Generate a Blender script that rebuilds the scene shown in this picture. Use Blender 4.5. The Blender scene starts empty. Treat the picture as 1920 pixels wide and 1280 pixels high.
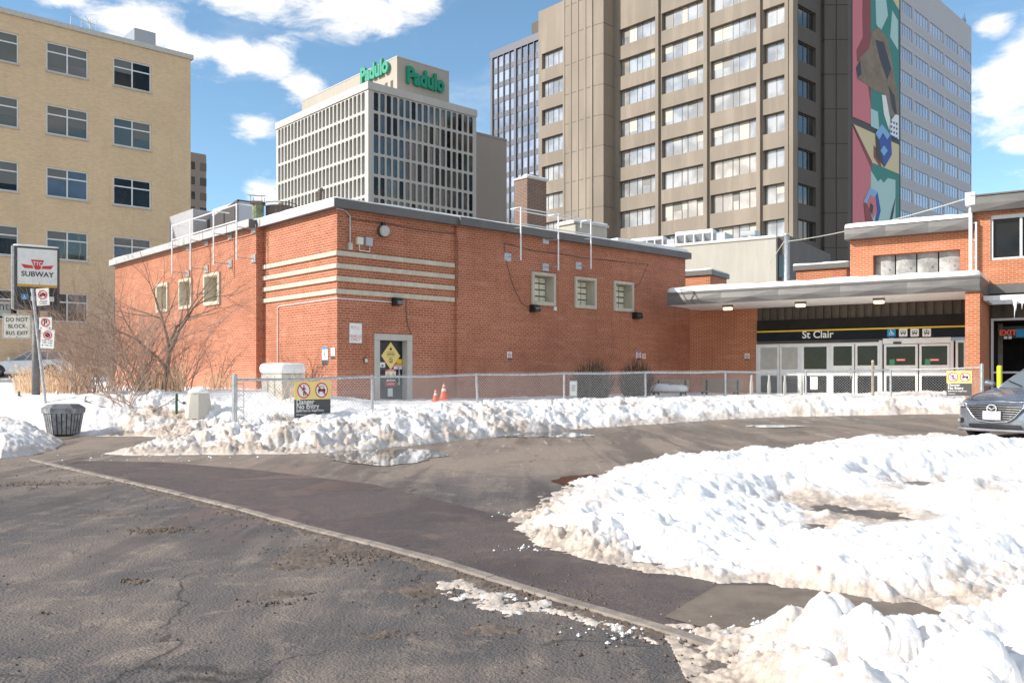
import bpy, math, random
import numpy as np
from mathutils import Vector, Matrix
R = math.radians
SC = bpy.context.scene
COL = SC.collection
# ---------------------------------------------------------------- camera, sky, sun, exposure
F, CX, HZ, CAMH = 1628.0, 960.0, 703.0, 1.3
cam_d = bpy.data.cameras.new("camera"); cam = bpy.data.objects.new("camera", cam_d); COL.objects.link(cam)
cam.location = (0, 0, CAMH); cam.rotation_euler = (R(90), 0, 0)
cam_d.lens = 36 * F / 1920; cam_d.sensor_width = 36; cam_d.shift_y = (HZ - 640) / 1920
cam_d.clip_start = 0.05; cam_d.clip_end = 5000
SC.camera = cam
SUNV = Vector((-0.963, -0.271, 0.0)).normalized()
ELEV = 31
sun_dir = Vector((SUNV.x * math.cos(R(ELEV)), SUNV.y * math.cos(R(ELEV)), math.sin(R(ELEV))))
sl = bpy.data.lights.new("sun", 'SUN'); sl.energy = 5.0; sl.angle = R(0.5); sl.color = (1.0, 0.94, 0.85)
so = bpy.data.objects.new("sun", sl); COL.objects.link(so)
so.rotation_euler = sun_dir.to_track_quat('Z', 'Y').to_euler(); so.location = (0, 0, 60)
SC.view_settings.view_transform = 'Standard'; SC.view_settings.look = 'None'
SC.view_settings.exposure = 0.24; SC.view_settings.gamma = 1
world = bpy.data.worlds.new("World"); SC.world = world; world.use_nodes = True

class NT:
    def __init__(s, nt):
        s.nt = nt; s.n = nt.nodes; s.l = nt.links
    def node(s, t, **kw):
        n = s.n.new(t)
        for k, v in kw.items(): setattr(n, k, v)
        return n
    def put(s, sock, v):
        if isinstance(v, bpy.types.NodeSocket): s.l.new(v, sock)
        elif v is not None:
            if sock.type == 'RGBA' and len(v) == 3: v = (*v, 1)
            sock.default_value = v
    def math(s, op, a, b=None, c=None, clamp=False):
        n = s.node('ShaderNodeMath', operation=op); n.use_clamp = clamp
        s.put(n.inputs[0], a); s.put(n.inputs[1], b); s.put(n.inputs[2], c)
        return n.outputs[0]
    def vm(s, op, a, b=None):
        n = s.node('ShaderNodeVectorMath', operation=op)
        s.put(n.inputs[0], a); s.put(n.inputs[1], b)
        return n.outputs['Value'] if op in ('LENGTH', 'DISTANCE', 'DOT_PRODUCT') else n.outputs[0]
    def noise(s, vec, scale, detail=4, rough=0.55, dist=0):
        n = s.node('ShaderNodeTexNoise'); s.put(n.inputs['Vector'], vec)
        n.inputs['Scale'].default_value = scale; n.inputs['Detail'].default_value = detail
        n.inputs['Roughness'].default_value = rough; n.inputs['Distortion'].default_value = dist
        return n.outputs[0]
    def ramp(s, v, a, b, lo=0.0, hi=1.0):
        n = s.node('ShaderNodeMapRange'); n.interpolation_type = 'SMOOTHSTEP'
        s.put(n.inputs[0], v); n.inputs[1].default_value = a; n.inputs[2].default_value = b
        n.inputs[3].default_value = lo; n.inputs[4].default_value = hi
        return n.outputs[0]
    def mix(s, f, a, b, mode='MIX'):
        n = s.node('ShaderNodeMix', data_type='RGBA', blend_type=mode)
        s.put(n.inputs[0], f); s.put(n.inputs[6], a); s.put(n.inputs[7], b)
        return n.outputs[2]
    def bump(s, h, strength, dist=0.01, normal=None):
        n = s.node('ShaderNodeBump'); s.put(n.inputs['Height'], h)
        n.inputs['Strength'].default_value = strength; n.inputs['Distance'].default_value = dist
        if normal is not None: s.l.new(normal, n.inputs['Normal'])
        return n.outputs[0]

def pdir(px, py):
    return Vector(((px - CX) / F, 1, (HZ - py) / F)).normalized()

def build_world():
    t = NT(world.node_tree); t.n.clear()
    sky = t.node('ShaderNodeTexSky', sky_type='NISHITA'); sky.sun_disc = False
    sky.sun_elevation = R(ELEV); sky.sun_rotation = math.atan2(SUNV.x, SUNV.y) % (2 * math.pi)
    sky.air_density = 1.0; sky.dust_density = 0.15; sky.ozone_density = 2.2; sky.altitude = 1200
    tc = t.node('ShaderNodeTexCoord'); d = tc.outputs['Generated']
    m = None
    cl = [(640, 5, .10, .030), (470, -5, .06, .02), (235, 45, .045, .024), (300, 60, .040, .024), (355, 95, .046, .024), (430, 105, .04, .018), (515, 118, .036, .024), (565, 160, .032, .022), (478, 232, .027, .018),
          (495, 362, .024, .018), (1890, 165, .05, .04), (1940, 120, .04, .045), (1860, 50, .022, .015), (1912, 272, .016, .01), (560, 385, .02, .012), (110, -10, .03, .012), (760, -5, .04, .03),
          (820, 375, .02, .01), (2150, 330, .08, .04), (-300, 200, .12, .08), (2300, 60, .1, .08)]
    for px, py, rx, rz in cl:
        c = pdir(px, py)
        v = t.vm('MULTIPLY', t.vm('SUBTRACT', d, tuple(c)), (1 / rx, 1 / rx, 1 / rz))
        k = t.math('SUBTRACT', 1.0, t.vm('LENGTH', v))
        m = k if m is None else t.math('MAXIMUM', m, k)
    sep = t.node('ShaderNodeSeparateXYZ'); t.l.new(d, sep.inputs[0])
    # unseen cloud cover added behind and beside the viewer to whiten ambient light
    sc_ = t.vm('MULTIPLY', d, (1, 1, 2.2))
    big = t.ramp(t.noise(sc_, 2.6, 3, .5), .40, .56, -1.0, .75)
    behind = t.ramp(sep.outputs[1], .42, .2)
    m2 = t.math('ADD', t.math('MULTIPLY', big, behind), t.math('SUBTRACT', behind, 1.0))
    m = t.math('MAXIMUM', t.math('MAXIMUM', m, -1.0), m2)
    nz = t.noise(sc_, 15, 7, .6, .3)
    f = t.math('ADD', t.math('MULTIPLY', m, .85), t.math('MULTIPLY', t.math('SUBTRACT', nz, .5), 2.6))
    f = t.ramp(f, -.12, .75)
    wisp = t.ramp(t.noise(t.vm('MULTIPLY', d, (1, 1, 3)), 5, 6, .6, .6), .52, .8, 0, .22)
    f = t.math('MAXIMUM', f, wisp)
    shade = t.ramp(t.noise(sc_, 11, 4, .5), .35, .7, .78, 1.0)
    cloud = t.mix(shade, (5.0, 5.1, 5.5, 1), (8.6, 8.2, 7.7, 1))
    skyc = t.mix(1.0, sky.outputs[0], (1.18, 1.32, 1.24, 1), 'MULTIPLY')
    colr = t.mix(f, skyc, cloud)
    bg = t.node('ShaderNodeBackground'); t.l.new(colr, bg.inputs[0]); bg.inputs[1].default_value = 0.14
    out = t.node('ShaderNodeOutputWorld'); t.l.new(bg.outputs[0], out.inputs[0])
build_world()

# ---------------------------------------------------------------- materials
MATS = {}
def mat(name, col, rough=0.6, metal=0.0, bump=0.0, bscale=30, vary=0.0, vscale=3, spec=None, emit=0, coat=0, rv=0.0):
    if name in MATS: return MATS[name]
    m = bpy.data.materials.new(name); m.use_nodes = True; t = NT(m.node_tree)
    b = t.n['Principled BSDF']
    b.inputs['Base Color'].default_value = (*col, 1); b.inputs['Roughness'].default_value = rough
    b.inputs['Metallic'].default_value = metal
    if spec is not None: b.inputs['Specular IOR Level'].default_value = spec
    if coat: b.inputs['Coat Weight'].default_value = coat; b.inputs['Coat Roughness'].default_value = .05
    if emit:
        b.inputs['Emission Color'].default_value = (*col, 1); b.inputs['Emission Strength'].default_value = emit
    tc = t.node('ShaderNodeTexCoord'); o = tc.outputs['Object']
    if vary:
        n = t.noise(o, vscale, 6, .65)
        c2 = tuple(max(0, c * (1 - vary)) for c in col); c3 = tuple(min(1, c * (1 + vary)) for c in col)
        t.l.new(t.mix(t.ramp(n, .3, .7), c2, c3), b.inputs['Base Color'])
    if rv: t.l.new(t.ramp(t.noise(o, vscale * 1.7, 5), .3, .7, max(.02, rough - rv), min(1, rough + rv)), b.inputs['Roughness'])
    if bump: t.l.new(t.bump(t.noise(o, bscale, 5), bump), b.inputs['Normal'])
    MATS[name] = m; return m

def brick_mat(name, c1, c2, mortar, bw=.21, rh=.0677, ms=.009, stain=.25, soldier=True, rotv=False, bumps=.5):
    m = bpy.data.materials.new(name); m.use_nodes = True; t = NT(m.node_tree); b = t.n['Principled BSDF']
    tc = t.node('ShaderNodeTexCoord'); o = tc.outputs['Object']
    sep = t.node('ShaderNodeSeparateXYZ'); t.l.new(o, sep.inputs[0])
    cb = t.node('ShaderNodeCombineXYZ')
    t.l.new(t.math('ADD', sep.outputs[0], sep.outputs[1]), cb.inputs[0]); t.l.new(sep.outputs[2], cb.inputs[1])
    bt = t.node('ShaderNodeTexBrick'); t.l.new(cb.outputs[0], bt.inputs['Vector'])
    bt.inputs['Scale'].default_value = 1; bt.inputs['Brick Width'].default_value = bw; bt.inputs['Row Height'].default_value = rh
    bt.inputs['Mortar Size'].default_value = ms; bt.inputs['Mortar Smooth'].default_value = .15; bt.inputs['Bias'].default_value = -.1
    if soldier: bt.squash = .5; bt.squash_frequency = 6
    bt.inputs['Color1'].default_value = (*c1, 1); bt.inputs['Color2'].default_value = (*c2, 1)
    bt.inputs['Mortar'].default_value = (*mortar, 1)
    n = t.noise(o, .45, 6, .6)
    n2 = t.noise(t.vm('MULTIPLY', o, (1, 1, 7)), .9, 5, .65)
    c = t.mix(t.ramp(n, .35, .7, 0, stain * 1.5), bt.outputs['Color'], tuple(x * .5 for x in c1))
    c = t.mix(t.ramp(t.noise(t.vm('MULTIPLY', o, (3, 3, .25)), 1.2, 4, .6), .52, .74, 0, stain * 1.1), c, tuple(x * .45 for x in c1))
    c = t.mix(t.math('MULTIPLY', t.ramp(sep.outputs[2], 2.0, .6), t.ramp(t.noise(o, 1.6, 5, .65), .35, .65, .1, .4)), c, mortar)
    c = t.mix(t.ramp(n2, .5, .72, 0, stain * 1.3), c, mortar)
    # efflorescence / wear specks
    n3 = t.noise(o, 9, 4, .7)
    c = t.mix(t.ramp(n3, .62, .75, 0, .25), c, tuple(min(1, x * 1.35) for x in mortar))
    t.l.new(c, b.inputs['Base Color']); b.inputs['Roughness'].default_value = .85
    h = t.math('SUBTRACT', 1.0, bt.outputs['Fac'])
    t.l.new(t.bump(t.math('ADD', h, t.math('MULTIPLY', t.noise(o, 60, 3), .4)), bumps, .008), b.inputs['Normal'])
    MATS[name] = m; return m

def conc_mat(name, col, streak=.3, scale=.35, panels=None):
    m = bpy.data.materials.new(name); m.use_nodes = True; t = NT(m.node_tree); b = t.n['Principled BSDF']
    tc = t.node('ShaderNodeTexCoord'); o = tc.outputs['Object']
    n = t.noise(o, scale, 6, .6); st = t.noise(t.vm('MULTIPLY', o, (1, 1, .12)), scale * 6, 4, .6)
    c = t.mix(t.ramp(n, .3, .7, 0, streak), col, tuple(x * .62 for x in col))
    c = t.mix(t.ramp(st, .45, .7, 0, streak), c, tuple(min(1, x * 1.35) for x in col))
    t.l.new(c, b.inputs['Base Color']); b.inputs['Roughness'].default_value = .8
    t.l.new(t.bump(t.noise(o, scale * 60, 4), .25, .01), b.inputs['Normal'])
    MATS[name] = m; return m

def glass_mat(name, col, rough=.06, metal=0.0, spec=.8, vary=.5, vs=.35, wav=.0):
    m = bpy.data.materials.new(name); m.use_nodes = True; t = NT(m.node_tree); b = t.n['Principled BSDF']
    tc = t.node('ShaderNodeTexCoord'); o = tc.outputs['Object']
    n = t.noise(o, vs, 3, .5)
    t.l.new(t.mix(t.ramp(n, .35, .65), tuple(x * (1 - vary) for x in col), tuple(min(1, x * (1 + vary)) for x in col)), b.inputs['Base Color'])
    b.inputs['Roughness'].default_value = rough; b.inputs['Metallic'].default_value = metal
    b.inputs['Specular IOR Level'].default_value = spec
    if wav: t.l.new(t.bump(t.noise(o, .8, 2), wav, .05), b.inputs['Normal'])
    MATS[name] = m; return m

M_brick = brick_mat('red brick', (.42, .130, .062), (.32, .086, .039), (.60, .33, .22))
M_brick2 = brick_mat('orange brick', (.52, .165, .068), (.43, .125, .05), (.64, .38, .25), soldier=False)
M_tan = brick_mat('tan brick', (.76, .555, .34), (.66, .465, .275), (.64, .49, .33), bw=.24, rh=.085, ms=.011, stain=.12, soldier=False)
M_bbrown = brick_mat('brown brick', (.16, .075, .045), (.10, .05, .035), (.36, .29, .24), stain=.1, soldier=False)
M_wbrick = brick_mat('painted brick', (.44, .43, .45), (.38, .38, .40), (.33, .33, .34), stain=.1, soldier=False)
M_stone = conc_mat('band stone', (.55, .50, .40), .35, 1.2)
M_conc = conc_mat('concrete', (.50, .47, .42), .3, 1.5)
M_concw = conc_mat('pale concrete wall', (.46, .43, .375), .2, .5)
M_pad = conc_mat('precast', (.52, .50, .47), .15, .15)
M_padp = conc_mat('penthouse render', (.42, .375, .32), .15, .12)
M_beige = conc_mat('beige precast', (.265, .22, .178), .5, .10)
M_beiged = conc_mat('brown shaded precast', (.115, .10, .09), .3, .15)  # brown precast; on the beige tower's side its darkness includes painted shade
M_white = conc_mat('white precast', (.50, .50, .54), .1, .1)
M_fascia = mat('grey fascia metal', (.15, .14, .135), .45, .2, vary=.12, vscale=1.2)
M_fasciad = mat('dark fascia metal', (.13, .12, .115), .5, .1, vary=.12, vscale=1.2)
M_fascial = mat('light roof flashing', (.50, .50, .51), .5, .2, vary=.1)
M_soffit = mat('soffit', (.80, .78, .74), .7, vary=.06)
M_galv = mat('galvanised steel', (.50, .51, .52), .42, .75, vary=.18, vscale=12, rv=.12)
M_wpaint = mat('white painted steel', (.80, .80, .80), .45, vary=.06, vscale=8)
M_alu = mat('aluminium frame', (.78, .77, .75), .45, .05, vary=.07, vscale=4)
M_aluw = mat('white window frame', (.72, .72, .72), .5)
M_black = mat('black metal', (.015, .015, .017), .4, vary=.3, vscale=5)
M_blackp = mat('black paint', (.022, .022, .026), .35, vary=.3, vscale=3)
M_navy = mat('dark sign band', (.005, .007, .013), .45, vary=.4, vscale=2, spec=.2)
M_rib = mat('brown ribbed cladding', (.085, .066, .050), .55, .1, vary=.25, vscale=1.5)
M_yellow = mat('yellow paint', (.80, .52, .02), .45)
M_pyel = mat('pale yellow sign', (.86, .66, .22), .45, vary=.04)
M_lime = mat('lime yellow', (.62, .68, .04), .45)
M_red = mat('sign red', (.62, .035, .04), .45)
M_green = mat('letter green', (.0, .25, .13), .4)
M_wsign = mat('sign white', (.80, .79, .76), .45, vary=.05, vscale=6)
M_gsign = mat('weathered sign grey', (.50, .48, .43), .5, vary=.12, vscale=8)
M_blue = mat('sign blue', (.0, .28, .58), .45)
M_bluep = mat('sign mid blue', (.12, .25, .6), .45)
M_dgrey = mat('sign charcoal', (.075, .07, .072), .5)
M_gbox = mat('grey box', (.42, .43, .47), .5)
M_cream = mat('cream box', (.68, .64, .52), .55)
M_orange = mat('cone orange', (.75, .11, .02), .45)
M_int = mat('dark interior', (.02, .019, .018), .8, vary=.6, vscale=1)
M_glassd = glass_mat('dark window glass', (.010, .010, .011), .03, 0, .3, .6, .9, .02)
M_glassg = glass_mat('green grey window glass', (.045, .058, .05), .05, 0, .9, .5, .3, .02)
M_glasst = glass_mat('tower window glass', (.42, .42, .43), .08, .3, .8, .25, .5, .02)
M_glassb = glass_mat('blue tower glass', (.36, .39, .47), .1, .3, .8, .35, .12, .02)
M_glassp = glass_mat('office dark glass', (.03, .032, .034), .04, .0, 1.0, .7, .2, .05)
M_blind = mat('window blind', (.50, .48, .44), .7, vary=.1, vscale=2)
M_gblock = mat('glass block', (.80, .77, .62), .25, vary=.15, vscale=14)
M_bronze = mat('bronze frame', (.17, .145, .115), .4, .4)
M_wood = mat('bench wood', (.33, .28, .20), .7, vary=.25, vscale=9)
M_bark = mat('bark', (.22, .155, .12), .9, vary=.35, vscale=12, bump=.3, bscale=60)
M_twig = mat('twig', (.26, .165, .125), .85, vary=.3, vscale=6)
M_twigp = mat('pale twig', (.42, .30, .235), .85, vary=.3, vscale=6)
M_straw = mat('dry grass', (.74, .54, .36), .85, vary=.35, vscale=8)
M_evg = mat('clipped bush twigs', (.10, .072, .048), .9, vary=.4, vscale=8)
M_plas = mat('grey plastic', (.16, .16, .17), .55, vary=.2, vscale=6)
M_plasw = mat('salt stained plastic', (.24, .24, .25), .6, vary=.45, vscale=9)
M_lamp = mat('lit lamp lens', (1.0, .78, .5), .4, emit=1.6)
M_duct = mat('rooftop duct', (.36, .37, .39), .4, .5)
M_rbrown = mat('brown rooftop steel', (.11, .075, .06), .6, vary=.2)
M_moss = mat('old copper vent', (.17, .19, .11), .7, vary=.45, vscale=4)
M_tyre = mat('tyre', (.012, .012, .012), .85)
M_rim = mat('alloy rim', (.35, .35, .36), .3, .8)
M_chrome = mat('chrome', (.72, .72, .73), .12, 1)
M_plate = mat('licence plate', (.70, .71, .78), .4)

def snow_mat(name, attr=True, dirty=(.34, .275, .22)):
    m = bpy.data.materials.new(name); m.use_nodes = True; t = NT(m.node_tree); b = t.n['Principled BSDF']
    tc = t.node('ShaderNodeTexCoord'); o = tc.outputs['Object']
    n = t.noise(o, 2.2, 6, .6); n2 = t.noise(o, 16, 5, .65)
    base = t.mix(t.ramp(n, .3, .7), (.87, .865, .86), (.79, .785, .78))
    if attr:
        a = t.node('ShaderNodeAttribute', attribute_name='dirt')
        n5 = t.noise(o, 5, 6, .7)
        v = t.math('ADD', t.math('ADD', a.outputs['Fac'], t.math('MULTIPLY', t.math('SUBTRACT', n2, .5), 1.3)), t.math('MULTIPLY', t.math('SUBTRACT', n5, .5), 1.0))
        f = t.ramp(v, .16, .9, 0, .92)
        sp = t.math('MULTIPLY', t.ramp(t.noise(o, 11, 6, .75), .60, .70), t.ramp(a.outputs['Fac'], .02, .25)); f = t.math('MAXIMUM', f, t.math('MULTIPLY', sp, .75))
        dc = t.mix(t.ramp(n2, .35, .65), dirty, tuple(min(1, x * 1.9) for x in dirty))
        base = t.mix(f, base, dc)
        t.l.new(t.ramp(a.outputs['Fac'], .2, 1, .55, .38), b.inputs['Roughness'])
    else: b.inputs['Roughness'].default_value = .55
    t.l.new(base, b.inputs['Base Color'])
    b.inputs['Specular IOR Level'].default_value = .3
    b.inputs['Subsurface Weight'].default_value = .35; b.inputs['Subsurface Radius'].default_value = (1.0, .9, .8); b.inputs['Subsurface Scale'].default_value = .06
    h = t.math('ADD', t.math('MULTIPLY', n2, 1.0), t.math('MULTIPLY', t.noise(o, 60, 4, .7), .4))
    t.l.new(t.bump(h, .6, .02), b.inputs['Normal'])
    MATS[name] = m; return m
M_snow = snow_mat('ploughed snow'); M_snowc = snow_mat('clean snow', False)

# ---------------------------------------------------------------- mesh helpers
class MB:
    def __init__(s): s.v = []; s.f = []; s.m = []
    def add(s, vs, fs, mi=0):
        o = len(s.v); s.v += [tuple(v) for v in vs]; s.f += [tuple(i + o for i in f) for f in fs]; s.m += [mi] * len(fs)
    def box(s, x0, y0, z0, x1, y1, z1, mi=0):
        s.add([(x0, y0, z0), (x1, y0, z0), (x1, y1, z0), (x0, y1, z0), (x0, y0, z1), (x1, y0, z1), (x1, y1, z1), (x0, y1, z1)],
              [(0, 3, 2, 1), (4, 5, 6, 7), (0, 1, 5, 4), (1, 2, 6, 5), (2, 3, 7, 6), (3, 0, 4, 7)], mi)
        return s
    def tube(s, pts, r, seg=6, mi=0, cap=True):
        pts = [Vector(p) for p in pts]; n = len(pts)
        rs = r if isinstance(r, (list, tuple)) else [r] * n
        base = len(s.v); prev = None
        for i, p in enumerate(pts):
            d = (pts[min(i + 1, n - 1)] - pts[max(i - 1, 0)])
            d = d.normalized() if d.length > 1e-9 else Vector((0, 0, 1))
            if prev is None:
                a = d.cross(Vector((0, 0, 1)))
                if a.length < .05: a = d.cross(Vector((1, 0, 0)))
                a.normalize()
            else:
                a = prev - d * prev.dot(d)
                if a.length < 1e-6: a = d.orthogonal()
                a.normalize()
            prev = a; b = d.cross(a)
            for k in range(seg):
                an = 2 * math.pi * k / seg
                s.v.append(tuple(p + (a * math.cos(an) + b * math.sin(an)) * rs[i]))
        for i in range(n - 1):
            for k in range(seg):
                k2 = (k + 1) % seg
                s.f.append((base + i * seg + k, base + i * seg + k2, base + (i + 1) * seg + k2, base + (i + 1) * seg + k)); s.m.append(mi)
        if cap:
            s.f.append(tuple(base + k for k in range(seg))[::-1]); s.m.append(mi)
            s.f.append(tuple(base + (n - 1) * seg + k for k in range(seg))); s.m.append(mi)
        return s
    def prismz(s, poly, z0, z1, mi=0):
        n = len(poly); s.add([(x, y, z0) for x, y in poly] + [(x, y, z1) for x, y in poly],
            [tuple(range(n))[::-1], tuple(range(n, 2 * n))] + [(i, (i + 1) % n, n + (i + 1) % n, n + i) for i in range(n)], mi); return s
    def prismy(s, poly, y0, y1, mi=0):
        n = len(poly); s.add([(x, y0, z) for x, z in poly] + [(x, y1, z) for x, z in poly],
            [tuple(range(n)), tuple(range(n, 2 * n))[::-1]] + [(i, n + i, n + (i + 1) % n, (i + 1) % n) for i in range(n)], mi); return s
    def prismx(s, poly, x0, x1, mi=0):
        n = len(poly); s.add([(x0, y, z) for y, z in poly] + [(x1, y, z) for y, z in poly],
            [tuple(range(n)), tuple(range(n, 2 * n))[::-1]] + [(i, n + i, n + (i + 1) % n, (i + 1) % n) for i in range(n)], mi); return s
    def decal(s, poly, y, mi=0):
        s.add([(x, y, z) for x, z in poly], [tuple(range(len(poly)))], mi); return s
    def disc(s, cx, cz, r, y, mi=0, n=28, rz=None):
        rz = rz or r
        return s.decal([(cx + r * math.cos(2 * math.pi * k / n), cz + rz * math.sin(2 * math.pi * k / n)) for k in range(n)], y, mi)
    def ring(s, cx, cz, r0, r1, y, mi=0, n=28):
        vs = []; fs = []
        for k in range(n):
            c, sn = math.cos(2 * math.pi * k / n), math.sin(2 * math.pi * k / n)
            vs += [(cx + r0 * c, y, cz + r0 * sn), (cx + r1 * c, y, cz + r1 * sn)]
            j = (k + 1) % n; fs.append((2 * k, 2 * k + 1, 2 * j + 1, 2 * j))
        s.add(vs, fs, mi); return s
    def bar(s, x0, z0, x1, z1, w, y, mi=0):
        d = Vector((x1 - x0, z1 - z0)).normalized(); p = Vector((-d.y, d.x)) * w / 2
        return s.decal([(x0 + p.x, z0 + p.y), (x0 - p.x, z0 - p.y), (x1 - p.x, z1 - p.y), (x1 + p.x, z1 + p.y)], y, mi)
    def merge(s, o, mi): s.add(o.v, o.f, mi); return s
    def build(s, name, mats, parent=None, smooth=False, bevel=0, sub=0):
        me = bpy.data.meshes.new(name); me.from_pydata(s.v, [], s.f)
        if not isinstance(mats, (list, tuple)): mats = [mats]
        for m in mats: me.materials.append(m)
        if len(mats) > 1: me.polygons.foreach_set('material_index', s.m)
        if smooth: me.polygons.foreach_set('use_smooth', [True] * len(me.polygons))
        me.update()
        o = bpy.data.objects.new(name, me); COL.objects.link(o)
        if parent: o.parent = parent
        if bevel:
            b = o.modifiers.new('bevel', 'BEVEL'); b.width = bevel; b.segments = 2; b.limit_method = 'ANGLE'; b.angle_limit = R(40)
        if sub:
            q = o.modifiers.new('subsurf', 'SUBSURF'); q.levels = sub; q.render_levels = sub
        return o

def tag(o, label=None, cat=None, group=None, kind=None):
    if label: o['label'] = label
    if cat: o['category'] = cat
    if group: o['group'] = group
    if kind: o['kind'] = kind
    return o
def thing(name, label, cat, loc=(0, 0, 0), rz=0.0, group=None, tilt=None):
    o = bpy.data.objects.new(name, None); COL.objects.link(o); o.location = loc
    o.rotation_euler = (tilt[0] if tilt else 0, tilt[1] if tilt else 0, rz); o.empty_display_size = .3
    return tag(o, label, cat, group)
def copy_tree(o, parent=None):
    c = o.copy(); COL.objects.link(c)
    if parent: c.parent = parent
    for ch in list(o.children): copy_tree(ch, c)
    return c
_fc = {}
def text(s, size, m, parent=None, loc=(0, 0, 0), rot=(R(90), 0, 0), ext=.002, bold=0.0, sx=1.0, name='lettering', align='CENTER', space=1.0):
    cu = bpy.data.curves.new('t', 'FONT'); cu.body = s; cu.size = size; cu.extrude = ext; cu.offset = bold
    cu.align_x = align; cu.align_y = 'CENTER'; cu.space_character = space; cu.resolution_u = 3
    tmp = bpy.data.objects.new('t', cu); COL.objects.link(tmp)
    bpy.context.view_layer.update()
    me = bpy.data.meshes.new_from_object(tmp.evaluated_get(bpy.context.evaluated_depsgraph_get()))
    bpy.data.objects.remove(tmp); bpy.data.curves.remove(cu)
    for v in me.vertices: v.co.x *= sx
    me.materials.clear(); me.materials.append(m)
    o = bpy.data.objects.new(name, me); COL.objects.link(o); o.location = loc; o.rotation_euler = rot
    if parent: o.parent = parent
    return o

class Fr:   # a facade frame: x along the wall, y into the building, z up
    def __init__(s, ox, oy, deg):
        s.o = Vector((ox, oy)); s.deg = deg; s.a = R(deg); s.X = Vector((math.cos(s.a), math.sin(s.a))); s.Y = Vector((-math.sin(s.a), math.cos(s.a)))
    def t(s, px, yy=0.0):
        r = (px - CX) / F; p = s.o + s.Y * yy
        return (r * p.y - p.x) / (s.X.x - r * s.X.y)
    def z(s, px, py, yy=0.0):
        p = s.o + s.Y * yy + s.X * s.t(px, yy); return CAMH + (HZ - py) / F * p.y
    def w(s, t, yy=0.0, z=0.0):
        p = s.o + s.X * t + s.Y * yy; return (p.x, p.y, z)
    def root(s, name, label, cat, t=0.0, yy=0.0, z=0.0, group=None):
        return thing(name, label, cat, s.w(t, yy, z), s.a, group)
def at(px, Y, z=0.0): return ((px - CX) / F * Y, Y, z)
def zat(py, Y): return CAMH + (HZ - py) / F * Y

def wallgrid(mb, mp, t0, t1, z0, z1, holes=(), depth=.2, mi=0, rmi=None):
    rmi = mi if rmi is None else rmi
    ts = sorted(set([t0, t1] + [h[0] for h in holes] + [h[1] for h in holes]))
    zs = sorted(set([z0, z1] + [h[2] for h in holes] + [h[3] for h in holes]))
    ts = [t for t in ts if t0 - 1e-6 <= t <= t1 + 1e-6]; zs = [z for z in zs if z0 - 1e-6 <= z <= z1 + 1e-6]
    idx = {}; vs = []
    def vid(i, j):
        if (i, j) not in idx: idx[(i, j)] = len(vs); vs.append(mp(ts[i], zs[j], 0))
        return idx[(i, j)]
    fs = []
    for i in range(len(ts) - 1):
        for j in range(len(zs) - 1):
            c, d = (ts[i] + ts[i + 1]) / 2, (zs[j] + zs[j + 1]) / 2
            if any(h[0] < c < h[1] and h[2] < d < h[3] for h in holes): continue
            fs.append((vid(i, j), vid(i + 1, j), vid(i + 1, j + 1), vid(i, j + 1)))
    mb.add(vs, fs, mi)
    for a, b, c, d in holes:
        p = [(a, c), (b, c), (b, d), (a, d)]
        mb.add([mp(t, z, 0) for t, z in p] + [mp(t, z, depth) for t, z in p], [(k, (k + 1) % 4, 4 + (k + 1) % 4, 4 + k) for k in range(4)], rmi)
def mp_right(y0=0.0): return lambda t, z, d: (t, y0 + d, z)
def mp_left(x0=0.0): return lambda t, z, d: (x0 + d, t, z)      # t = local y in the right-face frame

# ---------------------------------------------------------------- terrain
def ss(x, a, b):
    t = np.clip((x - a) / (b - a), 0, 1); return t * t * (3 - 2 * t)
def g(x, y):
    x = np.asarray(x, float); y = np.asarray(y, float)
    yc = np.clip(y, -50, 48)
    v = .009 * np.clip(yc - 13, 0, 22) + .018 * np.clip(np.clip(x, -99, 16) - 2, 0, 99) * ss(y, 6, 13)
    return v + ss(-x, 5, 9) * .026 * np.clip(yc - 21, 0, 99)
def gf(x, y): return float(g(x, y))
def G(px, py):
    z = 0.0
    for _ in range(25):
        Y = (CAMH - z) * F / (py - HZ); z = gf((px - CX) / F * Y, Y)
    return ((px - CX) / F * Y, Y)
_rs = np.random.RandomState(7); _tab = _rs.rand(512, 512); _jx = _rs.rand(512, 512); _jy = _rs.rand(512, 512)
def vnoise(x, y):
    xi = np.floor(x).astype(int); yi = np.floor(y).astype(int); fx = x - xi; fy = y - yi
    fx = fx * fx * (3 - 2 * fx); fy = fy * fy * (3 - 2 * fy)
    a = _tab[xi % 512, yi % 512]; b = _tab[(xi + 1) % 512, yi % 512]; c = _tab[xi % 512, (yi + 1) % 512]; d = _tab[(xi + 1) % 512, (yi + 1) % 512]
    return (a * (1 - fx) + b * fx) * (1 - fy) + (c * (1 - fx) + d * fx) * fy
def fbm(x, y, oct=4, gain=.5):
    s = 0; a = 1; n = 0
    for k in range(oct):
        s = s + a * vnoise(x + 17.3 * k, y - 9.1 * k); n += a; a *= gain; x = x * 2.03; y = y * 2.03
    return s / n
def worley(x, y):
    xi = np.floor(x).astype(int); yi = np.floor(y).astype(int); best = np.full(x.shape, 9.0); hid = np.zeros(x.shape)
    for dx in (-1, 0, 1):
        for dy in (-1, 0, 1):
            cx = xi + dx; cy = yi + dy; jx = _jx[cx % 512, cy % 512]; jy = _jy[cx % 512, cy % 512]
            d = (cx + jx - x) ** 2 + (cy + jy - y) ** 2
            m = d < best; best = np.where(m, d, best); hid = np.where(m, _tab[cx % 512, cy % 512], hid)
    return np.sqrt(best), hid
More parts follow.
